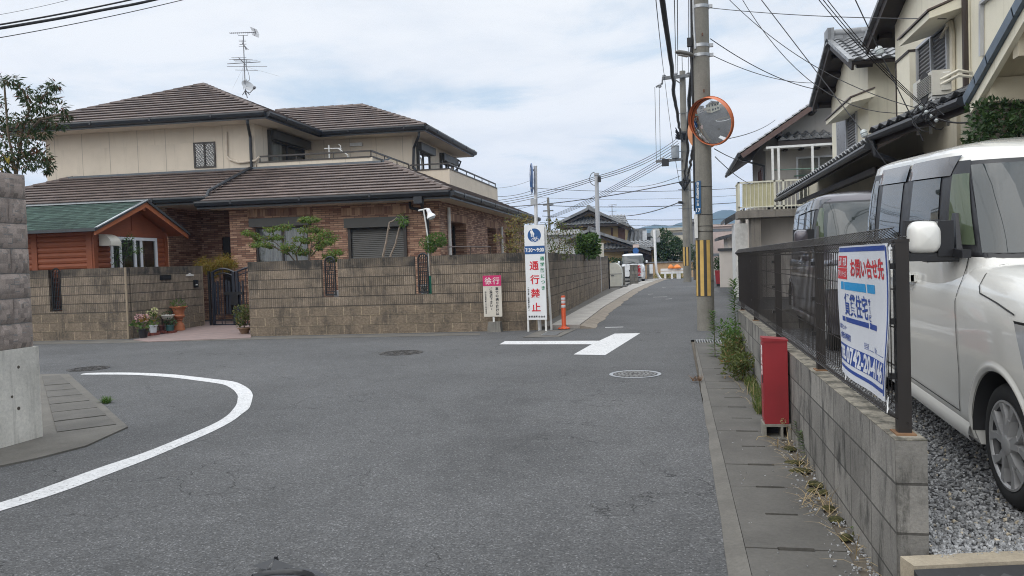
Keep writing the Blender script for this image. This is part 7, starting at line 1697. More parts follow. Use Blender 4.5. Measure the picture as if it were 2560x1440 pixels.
b.bar((ac0.x, ay+.05, ac0.z-.02), (ac1.x, ay+.05, ac0.z-.02), .03); b.build('bracket', WHITE_D, t)
# second cream house
cz = PX(2169, 151, XW); cf = PX(2078, 226, XW); cp = PX(2107, 140, XW); CR = 18.9; cz.z = 5.37; CRZ = 6.12
hc = thing('cream_house', 'second cream stucco house with a grey pantile gable beyond the nearest one', 'house', (XW, CR, 0))
wq = [PX(2095, 294, XW), PX(2142, 258, XW)]; WC_ = (wq[1].y, wq[0].y, PX(2095, 390, XW).z, PX(2120, 280, XW).z)
b = MB(); wallface(b, fX, cz.y, cf.y, 2.6, cz.z, [WC_], .07); b.face([fX(cz.y, 0, cz.z), fX(cf.y, 0, cz.z), fX(CR, 0, CRZ)]); wallface(b, fmap('f', cz.y), XW, 10, 2.6, cz.z); wallface(b, fmap('b', cf.y), XW, 10, 2.6, cz.z); b.build('wall', CREAM, hc)
slc = (CRZ-cz.z)/(CR-cz.y)
verge_roof(hc, cz.y-.57, cz.z-.57*slc+.06, CR, CRZ+.06, XW-.4, 10, 'pantile_roof', KAWARA); verge_roof(hc, cf.y+.3, cz.z-.57*slc+.06, CR, CRZ+.06, XW-.4, 10, 'pantile_roof', KAWARA)
b = MB(); b.tube([(XW-.42, CR, CRZ+.25), (10, CR, CRZ+.25)], .13, 10); b.box(XW-.5, XW-.36, CR-.2, CR+.2, CRZ+.05, CRZ+.38); b.box(XW-.4, 10, CR-.17, CR+.17, CRZ+.06, CRZ+.2); b.build('ridge_tile', KAWARA, hc, 40)
aw0, aw1 = PX(2128, 245, XW-.45), PX(2064, 283, XW-.45)
shutter_window(hc, WC_, XW, None, (aw0.y, aw1.y, aw0.z+.16, aw0.z, .45))
b = MB(); fx = fX; fbox(b, fx, (WC_[0]+WC_[1])/2+.02, WC_[1], -.03, .03, WC_[2], WC_[3]); b.build('screen', plain('grey_screen', (.19, .19, .2), .3), hc)
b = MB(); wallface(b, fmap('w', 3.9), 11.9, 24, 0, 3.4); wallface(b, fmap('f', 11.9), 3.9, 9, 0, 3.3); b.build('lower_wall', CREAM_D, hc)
e1, e0 = Vector((2.86, 12.2, 3.02)), Vector((2.84, 22.6, 3.02)); w1, w0 = Vector((4.0, 12.2, 3.55)), Vector((4.0, 22.6, 3.55))
b = MB(); roof(b, e0, e1, w1, w0, .26, .03, .27, .03); lt = b.build('lean_to_roof', KAWARA, hc, 50)
b = MB(); b.obox(e1+Vector((.03, 0, -.13)), e0-e1, (.05, 0, 0), (0, 0, .13)); b.obox(e1+Vector((.08, 0, -.05)), e0-e1, w0-e0, (0, 0, .02)); b.obox(e1+Vector((0, 0, -.15)), w1-e1, (0, .06, 0), (0, 0, .16)); b.build('fascia', DBRN, lt)
b = MB(); k = 0
while k*.27 < 10.4: c = e1+Vector((-.02, k*.27+.135, .035)); b.lathe([(.055, -.02), (.055, .10)], c, 8, axis=(1, 0, .45)); k += 1
b.build('eave_tile', KAWARA, lt, 40)
b = MB(); b.tube([e1+Vector((-.05, 0, -.07)), e0+Vector((-.05, 0, -.09))], .055, 8); b.build('gutter', GUT, lt)
p, q = G(1995, 506, 2.72), G(2190, 424, 2.72); b = MB(); d = q-p; b.obox(p, d, (1.1, 0, .28), (0, 0, .05)); b.obox(p-Vector((.02, 0, .05)), d, (.04, 0, 0), (0, 0, .1)); b.build('side_canopy', DBRN, hc)
for y_ in (13.6, 16.8): b = MB(); fbox(b, fmap('w', 3.9), y_, y_+1.5, -.0, .03, 1.0, 2.3); b.build('window', LOUV, hc)
# carport roof of the nearest plot (blue edged verge)
v0, v1 = PX(2420, 250, 3.0), PX(2560, 0, 3.0); sa = (v1-v0).normalized(); na = Vector((1, 0, 0)).cross(sa); na = na if na.z > 0 else -na
ha = thing('carport', 'nearest roof corner with blue-grey edge tiles and a cream soffit at the top right', 'carport', (3.6, 6.5, 0))
Ls = 5.2; b = MB(); b.obox(v0-na*.06, (3.2, 0, 0), sa*Ls, na*.06); b.build('soffit', mk_panel('cream_soffit', (.50, .45, .34), 40, 0, .3), ha)
b = MB(); b.obox(v0+Vector((-.0, 0, 0))-na*.16, (.05, 0, 0), sa*Ls, na*.16); b.build('barge_board', CREAM, ha)
b = MB(); n_ = 16
for k in range(n_):
    p = v0+sa*(Ls*k/n_)-Vector((.045, 0, 0)); b.obox(p+na*(-.055), (.09, 0, 0), sa*(Ls/n_+.02), na*.085+sa*0); b.obox(p+na*.03, (.3, 0, 0), sa*(Ls/n_+.015), na*.02)
rt = b.build('edge_tile', plain('blue_grey_tile', (.085, .12, .16), .4, .2, 5), ha)
b = MB(); roof(b, v0+Vector((3.2, 0, 0))+na*.03, v0+Vector((.2, 0, 0))+na*.03, v0+Vector((.2, 0, 0))+na*.03+sa*Ls, v0+Vector((3.2, 0, 0))+na*.03+sa*Ls, .26, .03, .27, .028); b.build('tile_field', KDARK, rt, 50)
b = MB()
for f_ in (.33, 1.02, 1.75, 2.6): c = v0+sa*f_-na*.06; b.obox(c+Vector((.05, 0, -.19)), (3.1, 0, 0), (0, -.12, 0), (0, 0, .19+.04))
b.build('beam', bpy.data.materials['cream_soffit'], ha)
b = MB(); b.box(3.55, 3.67, v0.y-.3, v0.y-.18, 0, v0.z+.02); b.box(3.55, 3.67, v0.y-3.2, v0.y-3.08, 0, 4.1); b.build('post', CREAM, ha)
b = MB(); q = PX(2424, 262, 3.02); b.lathe([(.045, 0), (.05, .03), (.045, .05)], q, 12, axis=(0, -1, 0)); b.tube([(3.02, v0.y+.05, v0.z-.05), (6.2, v0.y+.05, v0.z-.08)], .05, 8); b.build('gutter', GUT, ha)
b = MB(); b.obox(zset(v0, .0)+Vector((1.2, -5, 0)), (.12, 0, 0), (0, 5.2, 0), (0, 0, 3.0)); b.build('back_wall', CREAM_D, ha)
# leafy tree between the carport and the white car
t = thing('garden_tree', 'small leafy evergreen tree under the cream soffit behind the white car', 'tree', (3.35, 8.2, .24)); b = MB()
for (x, y, r_) in ((2450, 275, .12), (2480, 268, .13), (2515, 275, .13), (2545, 290, .12), (2460, 300, .1), (2490, 310, .13), (2445, 325, .12), (2470, 335, .15), (2530, 320, .13), (2555, 310, .12), (2500, 340, .16), (2545, 345, .15), (2565, 280, .12), (2440, 345, .12)): clump(b, PY(x, y, 8.2+rg.uniform(-.2, .2)), (r_, r_, r_*.7), 70, .06, .03, rg)
b.build('crown', LF_DRK, t); b = MB(); b.tube([(3.45, 8.2, .24), PY(2513, 340, 8.2), PY(2508, 300, 8.2), PY(2498, 262, 8.2)], [.03, .018, .014, .008], 6); b.tube([PY(2511, 325, 8.2), PY(2545, 292, 8.2)], .009, 5); b.tube([PY(2511, 330, 8.2), PY(2465, 322, 8.2)], .009, 5); b.build('trunk', BARK, t)

# ------------------------------------------------------------------ grey gabled house with the balcony
YD = 27.0
def PD(px, py, y=YD): return PY(px, py, y)
hd_ = thing('grey_gabled_house', 'older greyish house with a gable and ivory balcony beyond the cream houses', 'house', (4, YD, 0))
xl = PD(1915, 420).x; el, er = PD(1850, 386, 26.3), PD(2035, 258, 26.3); sd_ = (er.z-el.z)/(er.x-el.x); RX = el.x+4.3; RZd = el.z+sd_*4.3
GST = mk_panel('grey_stucco', (.37, .35, .325), 40, 0, .3)
zl = el.z+sd_*(xl-el.x)-.1
b = MB(); b.face([(xl, YD, 2.9), (8.5, YD, 2.9), (8.5, YD, zl+.5), (RX, YD, RZd-.12), (xl, YD, zl)]); wallface(b, fmap('w', xl), YD, 31.5, 2.9, zl); b.build('upper_wall', GST, hd_)
xl2 = PD(1872, 580).x; b = MB(); wallface(b, fmap('f', YD), xl2, 8.5, 0, 3.0); wallface(b, fmap('w', xl2), YD, 33, 0, 3.0); b.build('lower_wall', PINKST, hd_)
s_ = Vector((RX-el.x, 0, RZd-el.z)); nD = s_.cross(Vector((0, 1, 0))).normalized(); nD = nD if nD.z > 0 else -nD
o = Vector((el.x, 26.2, el.z)); b = MB(); b.obox(o-nD*.07, s_, (0, 6.5, 0), nD*.07); b.obox(Vector((RX, 26.2, RZd))-Vector((0, 0, .07)), (4.3, 0, -sd_*4.3), (0, 6.5, 0), (0, 0, .07)); b.build('eave_board', DBRN, hd_)
b = MB(); b.obox(o-nD*.16+Vector((0, -.03, 0)), s_, (0, .05, 0), nD*.16); b.build('barge_board', plain('barge_brown', (.11, .07, .06), .7, .15), hd_)
b = MB(); roof(b, o+Vector((0, 6.5, 0))+nD*.01, o+nD*.01, o+s_+nD*.01, o+s_+Vector((0, 6.5, 0))+nD*.01, .26, .035, .27, .028); b.build('pantile_roof', KAWARA, hd_, 50)
for f_ in (.25, .5, .75): b = MB(); c = o+s_*f_-nD*.2; b.obox(c+Vector((0, .05, 0)), (.14, 0, 0), (0, .8, 0), (0, 0, .14)); b.build('purlin', DBRN, hd_)
b = MB(); b.tube([o+Vector((-.05, 0, -.02)), o+Vector((-.05, 6.4, -.06))], .06, 8); b.tube([o+Vector((-.03, .2, -.08)), o+Vector((.1, .3, -.18)), (xl-.08, 26.9, el.z-.35), (xl-.08, 26.9, 3.0)], .04, 8); b.build('gutter', GUT, hd_)
# small pantile pent and its timber brackets
p0, p1 = PD(1945, 352, 26.5), PD(2080, 345, 26.5); b = MB(); p1.z = p0.z; roof(b, p0, p1, p1+Vector((0, .5, .25)), p0+Vector((0, .5, .25)), .26, .04, .27, .05); pt_ = b.build('pent_roof', KAWARA, hd_, 50); b = MB(); b.obox(p0+Vector((0, .03, -.16)), (p1.x-p0.x, 0, 0), (0, .06, 0), (0, 0, .14)); b.obox(p0+Vector((0, .05, -.03)), (p1.x-p0.x, 0, 0), (0, .45, .2), (0, 0, .02))
for k in range(5): b.box(p0.x+.2+k*.5, p0.x+.32+k*.5, 26.6, 27, p0.z-.3, p0.z-.16)
b.build('pent_timber', DBRN, pt_)
# balcony
YB2 = 25.9; s0, s1 = PD(1846, 527, YB2), PD(2010, 527, YB2); st_ = PD(1846, 455, YB2).z
b = MB(); b.box(s0.x-.02, s1.x+1.5, YB2, YD, s0.z-.24, s0.z); b.box(xl2, xl2+.3, YD-.9, YD, 0, s0.z-.24); b.build('balcony_slab', mk_concrete('stained_concrete', (.20, .18, .155), 1, .5), hd_)
IV = plain('ivory_rail', (.60, .58, .47), .45, .05); b = MB(); b.box(s0.x, s1.x+1.5, YB2+.02, YB2+.07, st_-.05, st_); b.box(s0.x, s1.x+1.5, YB2+.02, YB2+.06, s0.z+.08, s0.z+.12); b.box(s0.x, s0.x+.05, YB2+.02, YD, st_-.05, st_)
k = 0
while s0.x+k*.125 < s1.x+1.5: b.box(s0.x+k*.125, s0.x+k*.125+.022, YB2+.03, YB2+.052, s0.z, st_); k += 1
for x_ in (s0.x, PD(1935, 500, YB2).x, PD(1957, 500, YB2).x): b.box(x_, x_+.06, YB2+.02, YB2+.08, s0.z, st_)
for k in range(8): b.box(s0.x+.01, s0.x+.03, YB2+.1+k*.125, YB2+.12+k*.125, s0.z, st_)
rl = b.build('balcony_rail', IV, hd_); b = MB(); q0, q1 = PD(1858, 500, YB2).x, PD(1935, 500, YB2).x; b.box(q0, q1, YB2+.07, YB2+.08, s0.z+.12, st_-.06); b.box(s0.x+.04, s0.x+.05, YB2+.1, YD-.2, s0.z+.1, st_-.05); b.build('privacy_panel', plain('yellowed_panel', (.50, .47, .30), .4, .08), rl)
# balcony roof frame
c0, c1 = PD(1916, 372, 26.1), PD(2085, 360, 26.1); c1.z = c0.z+.05; b = MB(); b.obox(c0, (c1.x-c0.x, 0, 0), (0, .9, .05), (0, 0, .07))
for px in (1929, 1944, 2029): x_ = PD(px, 420, 26.05).x; b.box(x_, x_+.07, 26.03, 26.1, s0.z, c0.z+.03)
b.build('balcony_roof_frame', WHITE_D, hd_)
a0, a1 = PD(1990, 400), PD(2032, 440); w_ = window(hd_, None, fmap('f', YD), a0.x, a1.x+.9, s0.z+.1, PD(1990, 393).z, .04, .06, 1, ALW, [(.05, .9)])
a0 = PX(1898, 430, xl); window(hd_, None, fmap('w', xl), YD+.8, YD+2.2, s0.z+.25, s0.z+1.6, .04, .06, 1, plain('red_brown_frame', (.10, .04, .03), .5), None)
b = MB(); b.tube([PD(1888, 552, 26.85), PD(1889, 570, 26.85), zset(PD(1892, 640, 26.85), .2)], .05, 8); b.build('downpipe', plain('pipe_brown', (.07, .05, .04), .5), hd_)
b = MB(); b.tube([PD(1985, 440, 26.95), PD(2030, 437, 26.95)], .02, 5); b.tube([PD(1930, 425, 26.2), PD(2080, 420, 26.2)], .02, 5); b.build('laundry_pole', plain('green_pole', (.10, .18, .14), .5), hd_)
# low side roof to the left and shutter beneath it
p0, p1 = PD(1812, 556, 28), PD(1862, 528, 28); b = MB(); b.obox(p0, p1-p0, (0, 2.5, 0), (0, 0, .12)); b.obox(p0-Vector((0, 0, .1)), p1-p0, (0, .08, 0), (0, 0, .1)); b.build('side_roof', KDARK, hd_)
b = MB(); q0 = PD(1852, 592, 27.6); b.box(q0.x-.2, q0.x+.25, 27.4, 29, 0, q0.z+.45); b.build('shutter_bay', WHITE_D, hd_); b = MB(); b.tube([PD(1842, 560, 27.9), PD(1850, 588, 27.9), PD(1866, 590, 27.9)], .06, 8); b.build('rain_pipe', plain('pale_pipe', (.5, .48, .42), .5), hd_)
# neighbouring low porch, grey gate pillars, red box, further plants
q = G(1815, 718); t = thing('garden_wall', 'short grey garden wall with tile coping left of the far fence corner', 'wall', q); b = MB(); z_ = PY(1810, 627, q.y).z; b.box(q.x-.25, q.x+3, q.y, q.y+.2, 0, z_); b.build('wall', PINKST, t); b = MB(); b.box(q.x-.32, q.x+3, q.y-.08, q.y+.28, z_, z_+.12); b.build('coping', KDARK, t)
q = G(1803, 716); t = thing('hose_box', 'small leaning red hose box on a stand far down the right side of the street', 'hose box', q); b = MB(); z1 = PY(1803, 676, q.y).z; b.hexa([(q.x-.22, q.y, .12), (q.x+.22, q.y, .12), (q.x+.22, q.y+.25, .12), (q.x-.22, q.y+.25, .12), (q.x-.27, q.y, z1), (q.x+.17, q.y, z1), (q.x+.17, q.y+.25, z1), (q.x-.27, q.y+.25, z1)]); b.build('cabinet', REDP, t); b = MB(); b.box(q.x-.2, q.x+.22, q.y+.02, q.y+.22, 0, .12); b.build('stand', ROOM, t)
q = Vector((3.2, 42, 0)); t = thing('porch_house', 'low dark roofed porch behind the grey garden wall on the right', 'house', q); b = MB(); p0, p1 = PY(1796, 600, 41), PY(1845, 585, 41); b.obox(p0, p1-p0+Vector((3, 0, .6)), (0, 4, 0), (0, 0, .15)); b.build('roof', KDARK, t); b = MB(); b.box(p0.x+.5, 9, 41.5, 45, 0, p0.z+.2); b.build('wall', PINKST, t); b = MB(); b.box(p0.x+1.0, p0.x+1.15, 41.3, 41.45, 0, p0.z+.1); b.build('post', plain('red_post', (.14, .03, .025), .6), t)
shrub('potted_bush', 'round dark bush beside the leaning red hose box', 'bush', [(PY(1800+dx, 655+dy, 38.5), .28) for dx, dy in ((0, 0), (6, -8), (-4, 8), (5, 10))], .12, .07, LF_DRK, [[zset(PY(1802, 700, 38.5), 0), PY(1802, 660, 38.5)]], n=90, base=zset(PY(1802, 700, 38.5), 0))

# ------------------------------------------------------------------ the far end of the street
YH = 62.0
def PH(px, py, y=YH): return PY(px, py, y)
OCH = mk_panel('ochre_plaster', (.44, .32, .155), 1.8, .35, .15)
ht_ = thing('tile_roofed_house', 'traditional ochre walled house with layered grey tile roofs at the end of the street', 'house', zset(PH(1500, 700), 0))
def kgable(par, apex, l, r_, y0, y1, nm, bar=.22):
    """gable with its end facing the camera; ridge runs away along y"""
    ap, L_, R_ = PH(*apex), PH(*l), PH(*r_); b = MB()
    for e, sgn in ((L_, -1), (R_, 1)):
        a = Vector((ap.x, y0, ap.z)); ee = Vector((e.x, y0, e.z)); dy = Vector((0, y1-y0, 0))
        if sgn < 0: roof(b, ee+dy, ee, a, a+dy, .3, .04, .3, .03)
        else: roof(b, ee, ee+dy, a+dy, a, .3, .04, .3, .03)
    ro = b.build(nm, KAWARA, par, 50); b = MB()
    for e in (L_, R_): b.bar((ap.x, y0-.02, ap.z+.03), (e.x, y0-.02, e.z+.03), .28, .20)
    b.tube([(ap.x, y0-.1, ap.z+.15), (ap.x, y1, ap.z+.15)], .18, 8); b.build('verge_tile', KAWARA, ro)
    b = MB()
    for e in (L_, R_): b.bar((ap.x, y0+.1, ap.z-.28), (e.x, y0+.1, e.z-.28), .1, .16)
    b.build('barge_board', DBRN, ro)
    b = MB(); b.face([(ap.x, y0+.9, ap.z-.25), (L_.x+.6, y0+.9, L_.z-.1), (R_.x-.6, y0+.9, R_.z-.1)]); b.build('gable_wall', OCH, par); return ap, L_, R_
kgable(ht_, (1475, 524), (1394, 563), (1574, 566), 61, 72, 'upper_roof')
def pent(par, x0, x1, ztop_px, zbot_px, y, d, nm):
    a, c = PH(x0, zbot_px, y-d), PH(x1, zbot_px, y-d); top = PH((x0+x1)/2, ztop_px, y).z; zb = PH((x0+x1)/2, zbot_px, y-d).z; a.z = c.z = zb
    b = MB(); roof(b, a, c, Vector((c.x-.3, y, top)), Vector((a.x+.3, y, top)), .3, .04, .3, .04); o = b.build(nm, KAWARA, par, 50); b = MB(); b.box(a.x, c.x, y-d+.03, y, zb-.2, zb-.03); b.build('eave', DBRN, o)
pent(ht_, 1405, 1570, 541, 560, 62, 1.1, 'pent_roof')
b = MB(); p, q = PH(1407, 610), PH(1562, 564); wallface(b, fmap('f', 62.0), p.x, q.x, p.z-3, q.z+.2); wallface(b, fmap('s', q.x), 62, 71, p.z-3, q.z+.2); wallface(b, fmap('w', p.x), 62, 71, p.z-3, q.z+.2); b.build('upper_wall', OCH, ht_)
b = MB(); 
for px in (1430, 1476, 1530): q = PH(px, 585); b.box(q.x-.08, q.x+.08, 61.93, 62, q.z-1, q.z+1)
q = PH(1555, 583); b.box(q.x-.3, q.x+.25, 61.9, 62, q.z-.7, q.z+.6); q = PH(1440, 573); b.box(q.x-1.3, q.x+.2, 61.92, 62, q.z-.5, q.z+.35); b.build('timber', plain('red_timber', (.09, .035, .02), .6), ht_)
kgable(ht_, (1490, 581), (1432, 604), (1632, 627), 57.5, 62, 'lower_roof')
pent(ht_, 1502, 1640, 604, 621, 58.6, 1.0, 'lower_pent_roof')
b = MB(); p, q = PH(1505, 668, 58.6), PH(1633, 621, 58.6); wallface(b, fmap('f', 58.6), p.x, q.x, 0, q.z+.1); wallface(b, fmap('s', q.x), 58.6, 64, 0, q.z+.1); b.build('lower_wall', OCH, ht_)
b = MB()
for px in (1568, 1582, 1600): q = PH(px, 640, 58.5); b.box(q.x-.07, q.x+.07, 58.5, 58.6, 0, q.z+.6)
q = PH(1563, 634, 58.5); b.box(q.x-.08, q.x+.08, 58.4, 58.6, q.z-.2, q.z+.4); q = PH(1612, 640, 58.5); b.box(q.x-.4, q.x+.5, 58.52, 58.6, 0, q.z+.5); b.build('timber', DBRN, ht_)
b = MB(); a, c = PH(1560, 606, 64), PH(1612, 608, 64); c.z = a.z; d_, e_ = PH(1566, 581, 67), PH(1612, 579, 67); roof(b, a, c, Vector((c.x-.1, 67, e_.z)), Vector((a.x+.3, 67, e_.z)), .3, .04, .34, .06); b.build('wing_roof', KAWARA, ht_, 50); b = MB(); b.bar((c.x, 64, c.z), (c.x-.1, 67, e_.z), .35, .3); b.bar((a.x, 67, e_.z+.1), (c.x, 67, e_.z+.1), .3, .3); b.box(a.x, c.x-.1, 64.5, 70, 0, a.z); b.build('wing_ridge', KAWARA, ht_)
b = MB(); q = PH(1535, 520, 66); b.tube([PH(1531, 560, 66), PH(1530, 512, 66)], .03, 5)
for py in (513, 517, 530): a = PH(1520, py, 66); b.tube([a, a+Vector((.75, 0, .05))], .015, 4)
o = b.build('tv_antenna', AM); tag(o, 'thin television antenna on the ochre tile roofed house', 'antenna')
# perimeter wall, hedge, trees, background blocks
p, q = PH(1600, 692, 57), PH(1712, 692, 57); t = thing('perimeter_wall', 'long ochre perimeter wall at the end of the street behind the white barrier', 'wall', zset(p, 0)); z_ = PH(1650, 657, 57).z; b = MB(); b.box(p.x-.5, q.x+.6, 57, 57.2, 0, z_); b.build('wall', mk_panel('ochre_wall', (.46, .31, .18), 30, 0, .1), t); b = MB(); b.box(p.x-.5, q.x+.7, 56.9, 57.3, z_, z_+.08); b.build('coping', KAWARA, t)
b = MB(); 
for k in range(16): clump(b, PH(1522+k*5.5, 655+rg.uniform(-2, 3), 56), .30, 60, .14, .09, rg)
t = thing('hedge', 'low clipped dark green hedge before the ochre house', 'hedge', zset(PH(1560, 690, 56), 0)); b.build('foliage', LF_DRK, t)
b = MB(); 
for k in range(16): q = PH(1522+k*5.5, 690, 56); b.box(q.x-.02, q.x+.02, 55.98, 56.02, 0, 1.2)
b.build('stem', BARK, t)
def tree(name, label, cat, base, crown, n, L, W, leaf, tr=.12):
    base = zset(base, 0); t = thing(name, label, cat, base); b = MB(); top = max(crown, key=lambda c: c[0].z)[0]
    for q, r_ in crown: clump(b, q, (r_, r_, r_*.8), n, L, W, rg)
    b.build('crown', leaf, t); b = MB(); mid = base.lerp(top, .5); b.tube([base, mid, top], [tr, tr*.7, tr*.3], 6)
    for q, r_ in crown[::2]: b.tube([base.lerp(top, rg.uniform(.3, .6)), q], [tr*.4, tr*.12], 4)
    b.build('trunk', BARK, t)
tree('garden_pine', 'tall dark green pine-like tree rising above the ochre perimeter wall', 'tree', PH(1660, 700, 60), [(PH(x, y, 60+rg.uniform(-1, 1)), r_) for x, y, r_ in ((1660, 585, .5), (1650, 597, .6), (1668, 598, .6), (1680, 607, .6), (1645, 610, .5), (1662, 612, .7), (1683, 620, .5), (1640, 606, .35), (1654, 622, .5), (1690, 603, .3))], 170, .24, .09, LF_DRK, .2)
tree('garden_tree', 'broad dark tree filling the corner left of the transformer pole', 'tree', PH(1690, 700, 59), [(PH(x, y, 59+rg.uniform(-1, 1)), r_) for x, y, r_ in ((1680, 632, .8), (1700, 630, .8), (1690, 645, .8), (1705, 645, .7), (1670, 648, .7), (1712, 618, .5), (1695, 620, .6), (1660, 640, .5), (1720, 640, .6))], 190, .22, .10, LF_DRK, .2)
tree('garden_shrub', 'mid green rounded shrub below the tall pine behind the perimeter wall', 'shrub', PH(1630, 700, 59.5), [(PH(x, y, 59.5+rg.uniform(-.7, .7)), r_) for x, y, r_ in ((1615, 650, .5), (1625, 642, .5), (1635, 635, .55), (1645, 645, .6), (1655, 655, .5), (1630, 655, .6), (1640, 625, .4))], 150, .18, .09, mk_leaf('mid_leaf', (.03, .065, .02), (.07, .12, .035), .3), .1)
tree('cloud_pine', 'layered cloud-pruned pine right of the transformer pole', 'tree', PY(1737, 700, 50), [(PY(x, y, 50), r_) for x, y, r_ in ((1735, 622, .3), (1728, 633, .25), (1742, 640, .3), (1733, 652, .3), (1745, 660, .25), (1730, 668, .2))], 150, .12, .03, LF_DRK, .08)
def block(name, label, px0, px1, pt_, y, d, mat, bands=0, cat='building', roofm=None):
    p, q = PY(px0, 690, y), PY(px1, 690, y); z_ = PY((px0+px1)/2, pt_, y).z; t = thing(name, label, cat, ((p.x+q.x)/2, y, 0)); b = MB(); b.box(p.x, q.x, y, y+d, 0, z_); b.build('wall', mat, t)
    b = MB(); b.box(p.x-.4, q.x+.4, y-.4, y+d, z_, z_+.35); b.build('roof', roofm or mat, t)
    if bands:
        b = MB()
        for k in range(bands): zz_ = z_*(.25+.62*k/max(1, bands-1)); b.box(p.x+.5, q.x-.5, y-.05, y, zz_, zz_+z_*.07)
        b.build('window', plain('window_band', (.16, .17, .18), .3), t)
BLD = mk_panel('pale_block', (.50, .46, .37), 6, .4, .1)
block('apartment_block', 'long pale flat block behind the trees at the end of the street', 1648, 1760, 575, 110, 14, BLD, 3)
block('apartment_block', 'pinkish pale block behind the near pole on the right', 1755, 1850, 566, 125, 14, mk_panel('pinkish_block', (.50, .40, .36), 6, .4, .1), 2)
block('grey_shed', 'small dark grey building between the tile roof and the tall pine', 1608, 1634, 592, 75, 6, plain('grey_siding', (.13, .14, .15), .6), 0)
block('white_building', 'low white building behind the rose bush', 1330, 1440, 588, 58, 6, plain('white_render', (.42, .42, .42), .7), 0)
block('grey_cabinet_house', 'grey panelled building between the two poles', 1724, 1748, 556, 80, 5, plain('grey_panel', (.20, .20, .21), .6), 0)
# houses along the cross street, seen in the traffic mirror
for lab, x0, x1, y0, d, h, mt in (('cream two storey house further along the near side of the cross street', -34, -22, -4, 8, 5.4, CREAM), ('reddish house on the far side of the cross street beyond the garden cabin', -36, -25, 15, 9, 5.2, bpy.data.materials['orange_board']), ('pale house at the far end of the cross street', -64, -52, 2, 12, 6.0, PINKST)):
    t = thing('side_street_house', lab, 'house', ((x0+x1)/2, y0, 0)); b = MB(); b.box(x0, x1, y0, y0+d, 0, h); b.build('wall', mt, t); r_ = MB(); c_ = ((x0+x1)/2, y0+d/2, h+2.2); P4 = [(x0-.6, y0-.6, h-.1), (x1+.6, y0-.6, h-.1), (x1+.6, y0+d+.6, h-.1), (x0-.6, y0+d+.6, h-.1)]
    for k in range(4): roof(r_, P4[k], P4[(k+1) % 4], c_, c_, .4, .05)
    r_.build('roof', KDARK, t)
    for k in range(3):
        for z_ in (1.0, 3.6):
            b = MB(); yy_ = y0 if y0 > 10 else y0+d; b.box(x0+1.5+k*3.6, x0+3.4+k*3.6, yy_-.04, yy_+.04, z_, z_+1.2); b.box(x1-.04, x1+.04, y0+1+k*2.4, y0+2.4+k*2.4, z_, z_+1.2); b.build('window', LOUV, t)
# cream storage bin, gate posts with posters, white van
q0, q1 = G(1526, 722), G(1553, 722); t = thing('storage_bin', 'rounded cream storage bin on a concrete step at the end of the garden wall', 'storage bin', (q0+q1)/2); zt = PY(1535, 657, q0.y).z
b = MB(); w_ = q1.x-q0.x; pr = [(q0.x, .12), (q1.x, .12), (q1.x+.02, zt*.55)]+[(q0.x+w_*(1.02-.55*math.sin(a)**1.2) if False else q0.x+w_*(.35+.67*math.cos(a)), zt*.58+zt*.42*math.sin(a)) for a in [k*math.pi/2/7 for k in range(8)]]+[(q0.x, zt)]
b.prism([(x, q0.y, z) for x, z in pr], (0, 1.1, 0)); b.build('shell', plain('bin_cream', (.50, .49, .43), .5, .08), t, 30); b = MB(); b.box(q0.x, q1.x+.04, q0.y-.01, q0.y, zt*.56, zt*.58); b.box(q0.x+.05, q0.x+.2, q0.y-.04, q0.y, zt*.5, zt*.53); b.build('latch', DKS, t); b = MB(); b.box(q0.x-.1, q1.x+.25, q0.y-.3, q0.y+1.3, .05, .12); b.build('step', CONC_D, t)
b = MB(); q = G(1524, 726); z_ = PY(1523, 650, q.y).z; b.box(q.x-.03, q.x+.03, q.y-.03, q.y+.03, 0, z_); o = b.build('black_post', BLACK); tag(o, 'thin black post at the far end of the brown garden wall', 'post')
GP_ = mk_block('dark_block', (.17, .16, .14), .4, .2, (.08, .075, .07), (0, 0), .6)
def gpost(x0, x1, yb, yt, label, d=.25):
    p, q = G(x0, yb), G(x1, yb); z_ = PY((x0+x1)/2, yt, p.y).z; b = MB(); b.box(p.x, q.x, p.y, p.y+d, 0, z_); o = b.build('gate_post', GP_); tag(o, label, 'gate post', None); return p, q, z_
gpost(1550, 1562, 719, 666, 'narrow grey block gate post right behind the cream storage bin'); P2_ = gpost(1575, 1594, 713, 662, 'wide grey block gate post with a red lettered poster', .9); gpost(1618, 1632, 701, 662, 'furthest grey block gate post with a plain white poster', .6)
def poster(label, x0, x1, y0, y1, Y_, red=False):
    p, q = PY(x0, y1, Y_), PY(x1, y0, Y_); t = thing('poster', label, 'poster', p); b = MB(); b.box(p.x, q.x, Y_, Y_+.02, p.z, q.z); b.build('sheet', plain('poster_white', (.66, .68, .70), .5), t)
    if red:
        b = MB()
        for k, ch in enumerate('駐車禁止'): letters(b, ch, (p.x+(q.x-p.x)*.4, Y_-.004, q.z-(q.z-p.z)*(.16+.22*k)), (1, 0, 0), (0, 0, 1), h=(q.z-p.z)*.25, bold=.01)
        b.build('lettering', RED, t)
poster('white poster with red lettering on the wide gate post', 1593, 1606, 662, 692, 43.3, True); poster('pale blank poster hanging beside the van', 1560, 1572, 663, 692, 41.5); poster('white poster on the furthest gate post', 1624, 1632, 660, 684, 44.0)
vq = zset(PY(1583, 690, 48), .02); make_car('parked_van', 'small white van parked behind the grey block gate posts', vq+Vector((0, 0, 0)), (.06, -1), NT('van_white').done((.62, .64, .66), .3, None, 0, Coat_Weight=.5), visor=False, mirrors=True)
